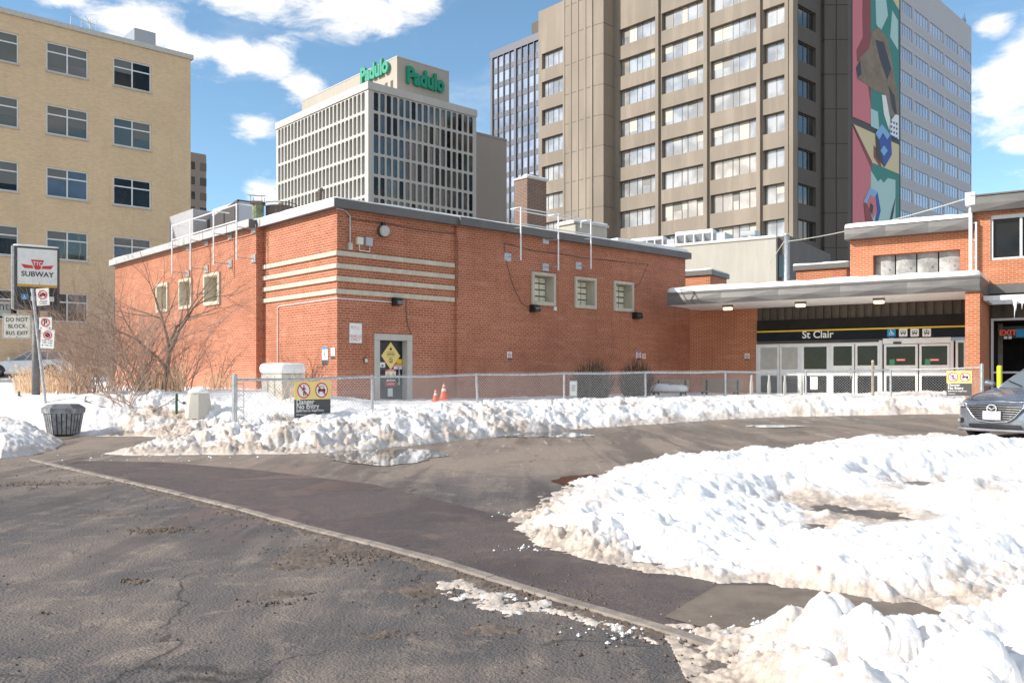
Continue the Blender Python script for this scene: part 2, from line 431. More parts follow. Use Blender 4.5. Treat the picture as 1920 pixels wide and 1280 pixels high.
def sdist(poly, x, y):      # signed distance, positive inside
    d = np.full(x.shape, 1e9); ins = np.zeros(x.shape, bool); n = len(poly)
    for i in range(n):
        ax, ay = poly[i]; bx, by = poly[(i + 1) % n]
        ex, ey = bx - ax, by - ay; L = ex * ex + ey * ey + 1e-12
        t = np.clip(((x - ax) * ex + (y - ay) * ey) / L, 0, 1)
        d = np.minimum(d, (x - ax - t * ex) ** 2 + (y - ay - t * ey) ** 2)
        c = ((ay > y) != (by > y)); c &= x < (bx - ax) * (y - ay) / (by - ay + 1e-15) + ax
        ins ^= c
    d = np.sqrt(d); return np.where(ins, d, -d)

# asphalt / ground material
def ground_mat():
    m = bpy.data.materials.new('asphalt'); m.use_nodes = True; t = NT(m.node_tree); b = t.n['Principled BSDF']
    tc = t.node('ShaderNodeTexCoord'); o = tc.outputs['Object']
    sep = t.node('ShaderNodeSeparateXYZ'); t.l.new(o, sep.inputs[0])
    n = t.noise(o, .55, 6, .6, .4); n2 = t.noise(o, 3.2, 7, .7, .5); gr = t.noise(o, 95, 3, .6)
    vor = t.node('ShaderNodeTexVoronoi'); t.l.new(o, vor.inputs['Vector']); vor.inputs['Scale'].default_value = 62
    # tyre track streaks run along the street (grid v axis)
    mp = t.node('ShaderNodeMapping'); t.l.new(o, mp.inputs[0]); mp.inputs['Rotation'].default_value = (0, 0, R(-42.3)); mp.inputs['Scale'].default_value = (2.2, .25, 1)
    tr = t.noise(mp.outputs[0], 1.3, 5, .6, .2)
    asp = t.mix(t.ramp(gr, .3, .7), (.050, .045, .045), (.140, .127, .124))
    asp = t.mix(t.ramp(vor.outputs['Distance'], .0, .45, .45, 0), asp, (.17, .155, .15))
    far = t.ramp(sep.outputs[1], 8.5, 13)
    sandm = t.math('ADD', t.math('ADD', t.ramp(n, .42, .70, 0, .55), t.ramp(n2, .48, .72, 0, .6)), t.ramp(tr, .45, .7, 0, .35))
    sandm = t.math('ADD', sandm, t.math('MULTIPLY', far, .65), clamp=True)
    sand = t.mix(gr, (.23, .178, .14), (.39, .31, .245))
    c = t.mix(t.math('MULTIPLY', sandm, .85), asp, sand)
    wet = t.math('MULTIPLY', t.ramp(t.noise(mp.outputs[0], .55, 5, .6, .5), .46, .60), t.ramp(sep.outputs[1], 4.0, 8, .35, 1))
    c = t.mix(t.math('MULTIPLY', wet, .55), c, (.045, .040, .038))
    vc = t.node('ShaderNodeTexVoronoi', feature='DISTANCE_TO_EDGE'); t.l.new(t.vm('ADD', o, t.vm('MULTIPLY', t.node('ShaderNodeTexNoise').outputs['Color'], (.0, .0, .0))), vc.inputs['Vector']); vc.inputs['Scale'].default_value = .38
    wn = t.node('ShaderNodeTexNoise'); wn.inputs['Scale'].default_value = 2.2; wn.inputs['Detail'].default_value = 5; t.l.new(o, wn.inputs['Vector'])
    t.l.new(t.vm('ADD', o, t.vm('MULTIPLY', wn.outputs['Color'], (.7, .7, 0))), vc.inputs['Vector'])
    crk = t.math('MULTIPLY', t.ramp(vc.outputs['Distance'], .006, .0), t.ramp(t.noise(o, .7, 3), .46, .56)); c = t.mix(t.math('MULTIPLY', crk, .75), c, (.03, .026, .024))
    dusty = t.ramp(t.noise(mp.outputs[0], 2.2, 6, .7, .3), .55, .72, 0, .35); c = t.mix(dusty, c, (.30, .26, .22))
    salt = t.math('MULTIPLY', t.ramp(t.noise(mp.outputs[0], 3.1, 6, .65), .60, .70), t.ramp(sep.outputs[1], 10, 16))
    c = t.mix(t.math('MULTIPLY', salt, .6), c, (.55, .50, .44))
    t.l.new(c, b.inputs['Base Color'])
    r = t.math('SUBTRACT', .82, t.math('MULTIPLY', wet, .52)); t.l.new(r, b.inputs['Roughness'])
    b.inputs['Specular IOR Level'].default_value = .4
    h = t.math('ADD', t.math('MULTIPLY', vor.outputs['Distance'], -.6), t.math('MULTIPLY', gr, .6))
    h = t.math('ADD', h, t.math('MULTIPLY', t.math('MULTIPLY', t.noise(o, 26, 5, .7), t.ramp(n2, .48, .62)), 1.2))
    h = t.math('MULTIPLY', h, t.math('SUBTRACT', 1.0, t.math('MULTIPLY', wet, .7)))
    t.l.new(t.bump(h, .75, .012), b.inputs['Normal'])
    MATS['asphalt'] = m; return m
M_ground = ground_mat()
def grid_mesh(name, xs, ys, zf, m):
    X, Yv = np.meshgrid(xs, ys, indexing='ij'); Z = zf(X, Yv)
    nx, ny = X.shape; v = np.stack([X, Yv, Z], -1).reshape(-1, 3)
    i = np.arange(nx * ny).reshape(nx, ny); f = np.stack([i[:-1, :-1], i[1:, :-1], i[1:, 1:], i[:-1, 1:]], -1).reshape(-1, 4)
    me = bpy.data.meshes.new(name); me.from_pydata(v.tolist(), [], f.tolist()); me.materials.append(m)
    me.polygons.foreach_set('use_smooth', [True] * len(me.polygons))
    o = bpy.data.objects.new(name, me); COL.objects.link(o); return o
xs = np.array([-2500, -900, -400, -200, -110, -70, -50] + list(np.arange(-40, 30.1, .5)) + [40, 60, 100, 200, 500, 1200, 2500], float)
ys = np.array([-300, -100, -50, -20] + list(np.arange(-8, 56, .5)) + [60, 80, 120, 250, 600, 1500, 3000], float)
tag(grid_mesh('ground', xs, ys, lambda x, y: g(x, y), M_ground), kind='structure')

def sheet(name, poly, lift, m, jit=0.0, kind='structure', thick=0):
    mb = MB(); rng = random.Random(3); pts = []
    n = len(poly)
    for i in range(n):
        a = Vector(poly[i]); b = Vector(poly[(i + 1) % n]); k = max(1, int((b - a).length / .35))
        for q in range(k):
            p = a.lerp(b, q / k); pts.append((p.x + rng.uniform(-jit, jit), p.y + rng.uniform(-jit, jit)))
    mb.add([(x, y, gf(x, y) + lift) for x, y in pts], [tuple(range(len(pts)))])
    return tag(mb.build(name, m), kind=kind)

# darker sidewalk asphalt crossing, concrete slab, puddles
def walk_mat():
    m = bpy.data.materials.new('sidewalk asphalt'); m.use_nodes = True; t = NT(m.node_tree); b = t.n['Principled BSDF']
    tc = t.node('ShaderNodeTexCoord'); o = tc.outputs['Object']; gr = t.ramp(t.noise(o, 80, 3, .6), .3, .7); n = t.noise(o, .8, 6, .6, .4); n2 = t.noise(o, 3.5, 6, .65)
    c = t.mix(gr, (.064, .048, .043), (.155, .122, .110)); c = t.mix(t.ramp(n2, .5, .72, 0, .6), c, (.19, .14, .105))
    wet = t.ramp(n, .44, .58); c = t.mix(t.math('MULTIPLY', wet, .5), c, (.035, .028, .028))
    t.l.new(c, b.inputs['Base Color']); t.l.new(t.math('SUBTRACT', .75, t.math('MULTIPLY', wet, .42)), b.inputs['Roughness'])
    t.l.new(t.bump(t.math('MULTIPLY', gr, t.math('SUBTRACT', 1.0, t.math('MULTIPLY', wet, .6))), .5, .006), b.inputs['Normal'])
    MATS['walk'] = m; return m
M_walk = walk_mat()
M_slab = mat('concrete slab', (.17, .135, .105), .7, bump=.3, bscale=70, vary=.25, vscale=2.5, rv=.15)
M_kerb = mat('kerb concrete', (.25, .21, .18), .8, bump=.4, bscale=50, vary=.3, vscale=5)
def puddle_mat():
    m = bpy.data.materials.new('puddle'); m.use_nodes = True; t = NT(m.node_tree); b = t.n['Principled BSDF']
    b.inputs['Base Color'].default_value = (.06, .045, .035, 1); b.inputs['Roughness'].default_value = .02; b.inputs['IOR'].default_value = 1.45
    b.inputs['Specular IOR Level'].default_value = 1.0
    tc = t.node('ShaderNodeTexCoord'); t.l.new(t.bump(t.noise(tc.outputs['Object'], 6, 3), .05, .004), b.inputs['Normal'])
    return m
M_puddle = puddle_mat()
KP = [(60, 862), (110, 874), (300, 918), (450, 955), (560, 986), (700, 1021), (820, 1053), (920, 1085), (1010, 1113), (1120, 1145), (1250, 1184), (1420, 1240), (1600, 1300)]
KW = [G(*p) for p in KP]
WP = [(1600, 1240), (1760, 1180), (1640, 1125), (1340, 1092), (1100, 1040), (975, 975), (700, 908), (470, 880), (300, 866), (150, 864)]
sheet('sidewalk', KW[1:] + [G(*p) for p in WP], .004, M_walk)
sheet('sidewalk_slab', [G(*p) for p in [(1245, 1158), (1345, 1098), (1480, 1100), (1700, 1120), (1800, 1170), (1640, 1215), (1420, 1205)]], .008, M_slab)
def blob(px0, px1, py0, py1, n=40, seed=1, amp=.25):
    rng = random.Random(seed); out = []; ph = [rng.uniform(0, 6.28) for _ in range(5)]
    for k in range(n):
        a = 2 * math.pi * k / n
        r = 1 + amp * (math.sin(2 * a + ph[0]) * .4 + math.sin(3 * a + ph[1]) * .4 + math.sin(7 * a + ph[2]) * .25 + math.sin(11 * a + ph[3]) * .2)
        out.append(G((px0 + px1) / 2 + (px1 - px0) / 2 * r * math.cos(a), (py0 + py1) / 2 - (py1 - py0) / 2 * r * math.sin(a)))
    return out
for i, a in enumerate([(615, 832, 842, 871), (930, 1100, 810, 821), (1400, 1500, 797, 802), (1040, 1150, 892, 915)]):
    sheet('puddle', blob(*a, seed=i + 2), .009 + .001 * i, M_puddle)
# kerb strip
kb = MB()
for i in range(len(KW) - 1):
    a, b = Vector(KW[i]), Vector(KW[i + 1]); d = (b - a).normalized(); nn = Vector((-d.y, d.x)); nn = -nn if nn.y < 0 else nn
    sub = max(1, int((b - a).length / .3)); rng = random.Random(i)
    for q in range(sub):
        p0, p1 = a.lerp(b, q / sub), a.lerp(b, (q + 1) / sub - .004)
        w0 = .045; h = .018 + rng.uniform(-.003, .003)
        vs = []
        for p in (p0, p1):
            for s_, z_ in ((-w0, -.05), (-w0 + .012, h), (w0 - .01, h + .002), (w0, -.05)):
                x, y = p.x + nn.x * s_, p.y + nn.y * s_; vs.append((x, y, gf(x, y) + z_))
        kb.add(vs, [(0, 1, 5, 4), (1, 2, 6, 5), (2, 3, 7, 6), (0, 3, 2, 1), (4, 5, 6, 7)])
tag(kb.build('kerb', M_kerb), kind='structure')

# ---------------------------------------------------------------- snow (one adaptive height field, cut into banks)
A_front = [(190, 851), (250, 854), (330, 853), (430, 852), (520, 851), (610, 848), (700, 842), (790, 834), (860, 826), (930, 819), (1000, 812), (1100, 803), (1200, 797), (1300, 790), (1400, 784), (1500, 781), (1600, 779), (1700, 777), (1790, 776)]
A_poly = [G(*p) for p in A_front] + [(13.2, 22.5), (13.6, 26), (30, 26), (40, 60), (-60, 60), (-40, 20), (-20, 15.5)] + [G(*p) for p in [(0, 815), (90, 818), (150, 817), (260, 818), (370, 823), (290, 832), (225, 842)]]
B_poly = [(-12, 15.2)] + [G(*p) for p in [(0, 860), (60, 853), (105, 842), (118, 828), (100, 815), (60, 806), (0, 802)]] + [(-14, 18)]
C_poly = [G(*p) for p in [(965, 985), (985, 957), (1030, 928), (1060, 905), (1130, 890), (1165, 874), (1290, 860), (1400, 852), (1500, 838), (1600, 828), (1700, 822), (1790, 820), (1850, 834), (1925, 846)]] + [(12.5, 14), (16, 9), (9, 4.6)] + [G(*p) for p in [(1800, 1150), (1680, 1132), (1600, 1122), (1500, 1107), (1400, 1096), (1300, 1090), (1200, 1076), (1130, 1060), (1060, 1037), (1000, 1020), (965, 1003)]]
D_poly = [G(*p) for p in [(1225, 1168), (1320, 1165), (1400, 1176), (1470, 1190), (1500, 1178), (1600, 1186), (1700, 1186), (1800, 1176), (1925, 1160)]] + [(4.5, 4.4), (5, 1.5), (.9, 1.5)] + [G(*p) for p in [(1300, 1285), (1275, 1240), (1255, 1200)]]
E_poly = [G(*p) for p in [(820, 1092), (880, 1086), (960, 1108), (1060, 1140), (1150, 1165), (1240, 1195), (1250, 1215), (1120, 1178), (1010, 1150), (900, 1142), (835, 1118)]]
bare = [((1768, 910), 62, 8), ((1562, 955), 26, 7), ((1655, 966), 34, 7), ((1512, 990), 30, 6)]
ry = np.exp(np.arange(math.log(2.4), math.log(52), .0042)); cx_ = np.arange(-.80, .801, .0017)
YY, TT = np.meshgrid(ry, cx_, indexing='ij'); XX = TT * YY
def lerp_az(t, tab):
    return np.interp(t, [p[0] for p in tab], [p[1] for p in tab])
M_mud = mat('wet road sand', (.135, .102, .080), .9, bump=.6, bscale=90, vary=.35, vscale=5)
def make_snow():
    gz = g(XX, YY)
    wob = (fbm(XX * 1.3, YY * 1.3, 4) - .5) * .55 + (fbm(XX * 6, YY * 6, 3) - .5) * .16
    w1, h1 = worley(XX * 2.6 + fbm(XX * 5, YY * 5, 2) * .7, YY * 2.6); w2, h2 = worley(XX * 7.5 + fbm(XX * 11, YY * 11, 2) * .8, YY * 7.5); w3, h3 = worley(XX * 19, YY * 19)
    dome = lambda w, h, k: np.sqrt(np.clip(k * k - w * w, 0, 1)) * (.25 + .95 * h)
    ch = dome(w1, h1, .62) - .25; ch2 = dome(w2, h2, .60) - .25; ch3 = dome(w3, h3, .58) - .2
    w4, h4 = worley(XX * 43, YY * 43); ch3 = ch3 + .45 * (dome(w4, h4, .6) - .2) * ss(-YY, -9, -6.5)
    fine = (fbm(XX * 9, YY * 9, 4) - .5); mid = (fbm(XX * 2.2, YY * 2.2, 4) - .5)
    out = {}
    patch = ss(fbm(XX * 1.7 + 5, YY * 1.7, 4), .45, .7); calm = .45 + .75 * ss(fbm(XX * .8 + 31, YY * .8, 3), .38, .62)
    # A: ploughed bank below the fence with the snowed-in yard behind it
    d = sdist(A_poly, XX, YY) + wob * .6
    H = lerp_az(TT, [(-.8, .2), (-.5, .24), (-.42, .26), (-.32, .28), (-.2, .36), (-.14, .50), (-.02, .52), (.1, .52), (.3, .46), (.5, .40)])
    wd = lerp_az(TT, [(-.8, 2.2), (-.45, 2.6), (-.3, 1.5), (-.1, 1.9), (.1, 2.1), (.3, 1.5), (.55, 1.2)])
    prof = H * np.clip(1 - (1 - np.clip(d / wd, 0, 1)) ** 2.2, 0, 1)
    plate = np.maximum(lerp_az(TT, [(-.8, .74), (-.3, .90), (-.22, .80), (-.16, .60), (0, .60), (.5, .68)]) - gz, .28)
    st_ = lerp_az(TT, [(-.8, .5), (-.5, .6), (-.4, .9), (-.3, 1.7), (-.15, 2.2), (.5, 2.4)])
    yard = (plate - prof) * ss(d, st_, st_ + 1.9)
    rough = ss(d, 0, .25) * (1 - .86 * ss(d, wd * 1.05, wd * 1.7)) * ss(TT, -.52, -.4)
    hA = prof + yard + rough * (ch * (.17 - .07 * ss(TT, -.15, .05)) * calm + ch2 * .095 * calm + ch3 * .055 + mid * .24) + (1 - rough) * mid * .10 * ss(d, 0, 1) + fine * .03 * ss(d, 0, .3)
    hA = np.where(d > 0, hA, -.06 + d * .3)
    dirtA = (1 - ss(d, .02, .5)) * .6 + rough * (.13 + patch * (.42 + .25 * ss(-TT, .12, .3)) + .42 * ss(-TT, .12, .28) * (1 - ss(d, wd * .5, wd)) + .16 * ss(h2, .75, .95))
    out['A'] = (hA, d, dirtA)
    d = sdist(B_poly, XX, YY) + wob * .3
    hB = .34 * (1 - (1 - np.clip(d / 1.1, 0, 1)) ** 2) + ss(d, 0, .2) * (ch * .10 + ch2 * .07 + ch3 * .02 + mid * .12)
    hB = np.where(d > 0, hB, -.06 + d * .3); out['B'] = (hB, d, .34 + .25 * (1 - ss(d, .1, .5)) + .2 * patch)
    # C: wide snow field on the boulevard at the right
    d = sdist(C_poly, XX, YY) + wob * .55 + (fbm(XX * 4.5, YY * 4.5, 5, .65) - .5) * .5 * (1 - ss(sdist(C_poly, XX, YY), .3, .9))
    for (bx, by), rx, rz in bare:
        X0, Y0 = G(bx, by); Xr = G(bx + rx, by)[0] - X0; Yr = abs(G(bx, by - rz)[1] - G(bx, by + rz)[1]) / 2
        e = np.sqrt(((XX - X0) / Xr) ** 2 + ((YY - Y0) / Yr) ** 2); d = np.minimum(d, (e - 1) * Xr * .8 + wob * .35 + (fbm(XX * 6, YY * 6, 4) - .5) * .35)
    left = ss(TT, .0, .22)
    ridge = np.exp(-((YY - (9.6 + (XX - 3) * .75)) / .55) ** 2) * .16 + np.exp(-((YY - (7.6 + (XX - 2.4) * .5)) / .4) ** 2) * .10
    calmC = .25 + 1.0 * ss(fbm(XX * 1.1 + 3, YY * 1.1, 3), .36, .64) * (1 - .5 * left)
    hC = (.05 + .11 * left) * (1 - (1 - np.clip(d / 1.1, 0, 1)) ** 2) + ridge * ss(d, 0, .6) + ss(d, 0, .3) * ((ch * .065 + ch2 * .058) * calmC + ch3 * .030 * calmC + mid * .22 + fine * .05)
    ta = XX * .62 - YY * .78; trk = (1 - ss(np.abs(ta + 2.35 + .12 * np.sin(XX * 1.3)), .10, .26)) + (1 - ss(np.abs(ta + 3.75 + .1 * np.sin(XX * 1.1)), .10, .26)) + .7 * (1 - ss(np.abs(ta + 1.2), .08, .2))
    trk = np.clip(trk, 0, 1) * ss(XX, 1.4, 2.2) * (.4 + .6 * ss(fbm(XX * 1.2, YY * 1.2, 3), .4, .55)); hC = hC - trk * .07 * ss(d, 0, .5)
    smooth = ss(TT, .34, .5) * ss(YY, 5.2, 6.5)
    hC = hC - ss(d, 0, .3) * smooth * (ch * .05 + ch2 * .045 + ch3 * .018) * calmC
    X0, Y0 = G(1640, 955); Xr = G(1890, 955)[0] - X0; Yr = abs(G(1640, 905)[1] - G(1640, 1000)[1]) / 2
    bas = 1 - ss(np.sqrt(((XX - X0) / Xr) ** 2 + ((YY - Y0 - (XX - X0) * .25) / Yr) ** 2), (.35), 1.2)
    hC = np.where(d > 0, hC * (1 - .5 * bas) + fine * .03 * ss(d, 0, .2), -.05 + d * .3)
    out['C'] = (hC, d, bas * (.18 + .35 * patch) + trk * .30 + (1 - ss(d, .05, .42)) * .55 + (1 - left) * (.16 + .28 * patch) + ss(YY, 12, 14.5) * (1 - ss(TT, .50, .56)) * .35 + .27 * patch + .25 * ss(-TT, -.3, -.12) * ss(-YY, -6.6, -5.4))
    # D: chunky pile in the corner nearest the camera, with trodden slush on its left
    d = sdist(D_poly, XX, YY) + wob * .16
    hi = ss(XX - (YY - 4.4) * .2, 1.0, 1.55)
    wD, kD = worley(XX * 4.2 + fbm(XX * 3, YY * 3, 2) * .8 + 9, YY * 4.6 + fbm(XX * 4, YY * 4, 2) * .6); slab = dome(wD, kD, .75) - .2
    hD = (.015 + .13 * hi) * (1 - (1 - np.clip(d / .45, 0, 1)) ** 2) + ss(d, 0, .12) * ((slab * .25 + mid * .16 + ch * .05) * hi + ch2 * (.035 + .03 * hi) + ch3 * (.022 - .010 * hi) + fine * .05)
    hD = np.where(d > 0, hD, -.03 + d * .3); out['D'] = (hD, d, .62 * (1 - hi) + .13 + .26 * patch + .3 * (1 - ss(hD, 0, .05)))
    d = sdist(E_poly, XX, YY) + wob * .25 + (fbm(XX * 5, YY * 5, 5, .65) - .53) * .55
    hE = .008 * ss(d, 0, .1) + ss(d, 0, .06) * (ch2 * .016 + ch3 * .012 + fine * .012); hE = np.where(d > 0, hE, -.03 + d * .3)
    out['E'] = (hE, d, np.full(XX.shape, .72))
    mf = None
    for px, py, rx, rz in [(300, 992, 70, 9), (255, 1090, 30, 7), (60, 906, 90, 5), (150, 905, 120, 4), (650, 1035, 130, 22), (560, 1060, 60, 10), (530, 1112, 45, 10), (800, 1110, 60, 16), (720, 1190, 60, 10), (330, 925, 60, 4), (200, 965, 110, 3), (930, 1180, 80, 12)]:
        X0, Y0 = G(px, py); Xr = G(px + rx, py)[0] - X0; Yr = abs(G(px, py - rz)[1] - G(px, py + rz)[1]) / 2
        e = 1 - np.sqrt(((XX - X0) / Xr) ** 2 + ((YY - Y0) / Yr) ** 2); mf = e if mf is None else np.maximum(mf, e)
    mk = sdist([KW[0]] + [G(*p) for p in [(110, 874), (300, 918), (450, 955), (560, 986), (700, 1021), (820, 1053), (920, 1085), (1010, 1113), (1120, 1145), (1250, 1184), (1230, 1205), (1100, 1168), (900, 1100), (700, 1040), (500, 982), (300, 930)]], XX, YY)  # near-side kerb strip: mud that also paints the kerb's drop shadow
    mf = np.maximum(mf, mk * 8 - .1) * .6 + (fbm(XX * 7, YY * 7, 5, .7) - .52) * 1.5
    hF = np.where(mf > 0, np.minimum(mf, .5) * .008 + (fbm(XX * 30, YY * 30, 3, .7) - .46) * .020 * ss(mf, 0, .15), -.05 + np.clip(mf, -1, 0) * .2)
    out['F'] = (hF, mf, np.ones(XX.shape))
    names = {'F': 'road_mud_and_kerb_shade', 'A': 'fence_snow_bank', 'B': 'roadside_snow_bank', 'C': 'snow_field', 'D': 'near_snow_pile', 'E': 'snow_slush'}
    global SNOWA; SNOWA = hA + gz
    for k, (h, d, dirt) in out.items():
        keepv = (h > -.045)
        nr, nc = XX.shape; idx = np.arange(nr * nc).reshape(nr, nc)
        c = keepv[:-1, :-1] | keepv[1:, :-1] | keepv[1:, 1:] | keepv[:-1, 1:]
        if k == 'A': c &= True
        f = np.stack([idx[:-1, :-1], idx[:-1, 1:], idx[1:, 1:], idx[1:, :-1]], -1)[c]
        used = np.unique(f); rem = np.full(nr * nc, -1); rem[used] = np.arange(len(used)); f = rem[f]
        Z = gz + h
        v = np.stack([XX.ravel()[used], YY.ravel()[used], Z.ravel()[used]], -1)
        me = bpy.data.meshes.new(names[k])
        me.vertices.add(len(v)); me.vertices.foreach_set('co', v.ravel())
        me.loops.add(f.size); me.loops.foreach_set('vertex_index', f.ravel().astype(np.int32))
        me.polygons.add(len(f)); me.polygons.foreach_set('loop_start', np.arange(0, f.size, 4, dtype=np.int32))
        me.polygons.foreach_set('loop_total', np.full(len(f), 4, dtype=np.int32))
        me.update(calc_edges=True); me.polygons.foreach_set('use_smooth', np.ones(len(f), bool))
        at_ = me.attributes.new('dirt', 'FLOAT', 'POINT'); at_.data.foreach_set('value', np.clip(dirt, 0, 1).ravel()[used].astype(np.float32))
        me.materials.append(M_mud if k == 'F' else M_snow); me.validate()
        o = bpy.data.objects.new(names[k], me); COL.objects.link(o); tag(o, kind='structure')
make_snow()
def snow_z(x, y):
    i = int(np.clip((math.log(max(y, 2.41)) - math.log(2.4)) / .0042, 0, XX.shape[0] - 1)); j = int(np.clip((x / y + .80) / .0017, 0, XX.shape[1] - 1))
    return max(float(SNOWA[i, j]), gf(x, y))
# loose grit and snow crumbs on the road
gm = MB(); rng = random.Random(11)
def crumb(mb, x, y, z, r, mi=0):
    vs = []
    for dx, dy, dz in ((1, 0, 0), (-1, 0, 0), (0, 1, 0), (0, -1, 0), (0, 0, 1), (0, 0, -.6)):
        k = r * rng.uniform(.6, 1.3); vs.append((x + dx * k, y + dy * k, z + dz * k * .8))
    mb.add(vs, [(0, 2, 4), (2, 1, 4), (1, 3, 4), (3, 0, 4), (2, 0, 5), (1, 2, 5), (3, 1, 5), (0, 3, 5)], mi)
for _ in range(700):
    i = rng.random(); k = int(i * (len(KW) - 2)); a, b = Vector(KW[k]), Vector(KW[k + 1]); p = a.lerp(b, rng.random())
    s_ = -abs(rng.gauss(0, .35)) if rng.random() < .7 else rng.gauss(0, .5)
    x, y = p.x + s_ * .74, p.y + s_ * .67
    if y > 3.2: crumb(gm, x, y, gf(x, y) + .004, rng.choice([.004, .006, .008, .012]), 0)
for _ in range(250):
    x, y = G(rng.uniform(0, 1300), rng.uniform(880, 1275)); crumb(gm, x, y, gf(x, y) + .003, rng.choice([.003, .004, .006, .009]), 0)
for cx0, cy0, rr, n in ((300, 995, .13, 120), (250, 1088, .05, 30), (40, 908, .3, 90), (90, 1150, .02, 12), (700, 1045, .3, 110), (520, 1130, .1, 30), (1050, 1120, .25, 120)):
    X0, Y0 = G(cx0, cy0)
    for _ in range(n): crumb(gm, X0 + rng.gauss(0, rr), Y0 + rng.gauss(0, rr * .5), .004, rng.choice([.006, .009, .014]), 0)
M_grit = mat('wet sand grit', (.12, .085, .06), .9, vary=.4, vscale=20)
tag(gm.build('road_grit', [M_grit]), kind='stuff')
gm = MB()
for px, py, sp, n in ((985, 965, .14, 40), (1180, 1185, .2, 60), (1400, 1180, .15, 50), (700, 848, .8, 30), (300, 858, .8, 40), (1000, 1030, .12, 25), (930, 1120, .12, 25)):
    X0, Y0 = G(px, py)
    for _ in range(n):
        x, y = X0 + rng.gauss(0, sp), Y0 + rng.gauss(0, sp * .5)
        if y > 3.3: crumb(gm, x, y, gf(x, y) + .006, rng.choice([.003, .005, .005, .008, .012, .018]) * (1 if y < 9 else 1.3))
tag(gm.build('snow_crumbs', [M_snowc]), kind='stuff')

# ================================================================ MAIN RED BRICK BUILDING
FR = Fr(-4.634, 23.0, 42.3)          # right (shaded) face runs along x; left (sunlit) face is x = 0, running along y
ca, sa = FR.X.x, FR.X.y
FLs = Fr(-4.634, 23.0, -47.7)        # same corner, x towards the camera, negative t runs back along the left face
def yl(px): return -FLs.t(px)        # local y (in FR) of a pixel column on the left face
main = FR.root('brick_station_building', 'long low red brick building with four pale stone bands at its corner', 'building')
a_ = FR.t(853); b_ = yl(495); LR = FR.t(1281); LR2 = FR.t(1289.5); LL = yl(228)
ZT = FR.z(640, 392)                  # wall top
dz0, dz1 = .1, FR.z(736, 638)
dx0, dx1 = FR.t(711), FR.t(762)
wmb = MB()
wallgrid(wmb, mp_right(0), 0, a_, 0, ZT, [(dx0 - .18, dx1 + .18, .1, dz1 + .17)], .35)
wins = [(FR.t(995.6, -.1), FR.t(1040, -.1), FR.z(996, 571, -.1), FR.z(996, 509, -.1)), (FR.t(1076.5, -.1), FR.t(1116.5, -.1), 0, 0), (FR.t(1149.5, -.1), FR.t(1186.5, -.1), 0, 0)]
wins = [(w[0], w[1], wins[0][2], wins[0][3]) for w in wins]
wallgrid(wmb, mp_right(-.1), a_, LR, 0, ZT, wins, .35)
wmb.box(LR, -.1, 0, LR2 + .02, 3, FR.z(1285, 570))
wmb.add([(a_, -.1, 0), (a_, 0, 0), (a_, 0, ZT), (a_, -.1, ZT)], [(0, 1, 2, 3)])
lw = []
zt_, zb_ = FR.z(398, 515, 0), 0
def zl(px, py, yy=0): return FLs.z(px, py, yy)
for p0, p1 in ((398, 428), (351, 375), (308, 330)):
    lw.append((yl(p1), yl(p0), zl(398, 575), zl(398, 516)))
wallgrid(wmb, mp_left(0), 0, b_, 0, ZT)
PRJ = .25
wallgrid(wmb, mp_left(-PRJ), b_, LL, 0, ZT, lw, .35)
wmb.add([(0, b_, 0), (-PRJ, b_, 0), (-PRJ, b_, ZT), (0, b_, ZT)], [(0, 1, 2, 3)])
wmb.add([(-PRJ, LL, 0), (LR, LL, 0), (LR, LL, ZT), (-PRJ, LL, ZT)], [(0, 1, 2, 3)])
wmb.add([(LR, -.1, 0), (LR, LL, 0), (LR, LL, ZT), (LR, -.1, ZT)], [(0, 1, 2, 3)])
wmb.build('wall', M_brick, main)
OV = .20
foot = [(-OV, -OV), (a_ - .02, -OV), (a_ - .02, -.1 - OV), (LR + .12, -.1 - OV), (LR + .12, LL + .1), (-PRJ - OV, LL + .1), (-PRJ - OV, b_ + .05), (-OV, b_ + .05)]
FZ1 = ZT + .23
rf = MB().prismz(foot, ZT, FZ1).build('roof', M_fasciad, main)
fl = MB()   # light flashing on the sunlit side
fl.box(-OV - .012, -OV, ZT + .005, -OV, b_ + .03, FZ1 + .003); fl.box(-PRJ - OV - .012, b_ + .06, ZT + .005, -PRJ - OV, LL + .1, FZ1 + .003)
for k in range(1, 14):
    yy = b_ + .06 + (LL - b_) * k / 14; fl.box(-PRJ - OV - .016, yy, ZT + .004, -PRJ - OV - .01, yy + .03, FZ1 + .004)
fl.build('flashing', M_fascial, rf)
# snow on the roof
def snow_slab(name, poly_pts, z0, h, parent, seed=1, inset=.03, n=.3, label=None):
    """closed slab with a rounded, uneven rim"""
    rng = random.Random(seed); P = []
    m = len(poly_pts)
    for i in range(m):
        a, b = Vector(poly_pts[i]), Vector(poly_pts[(i + 1) % m]); k = max(1, int((b - a).length / n))
        for q in range(k): P.append(a.lerp(b, q / k))
    c = sum(P, Vector((0, 0))) / len(P); vs = []; N = len(P); hs = [h * rng.uniform(.75, 1.15) for _ in P]
    def ins(p, d):
        v = c - p; L = v.length; return p + v * min(.9, d / L)
    for fz, d in ((0, inset), (.5, inset * .6), (.85, inset + h * .25), (1, inset + h * .9)):
        for i, p in enumerate(P):
            q = ins(p, d + rng.uniform(-.008, .008)); vs.append((q.x, q.y, z0 + hs[i] * fz))
    fs = [(r * N + i, r * N + (i + 1) % N, (r + 1) * N + (i + 1) % N, (r + 1) * N + i) for r in range(3) for i in range(N)] + [tuple(range(3 * N, 4 * N))]
    mb = MB(); mb.add(vs, fs); return mb.build(name, M_snowc, parent, smooth=True)
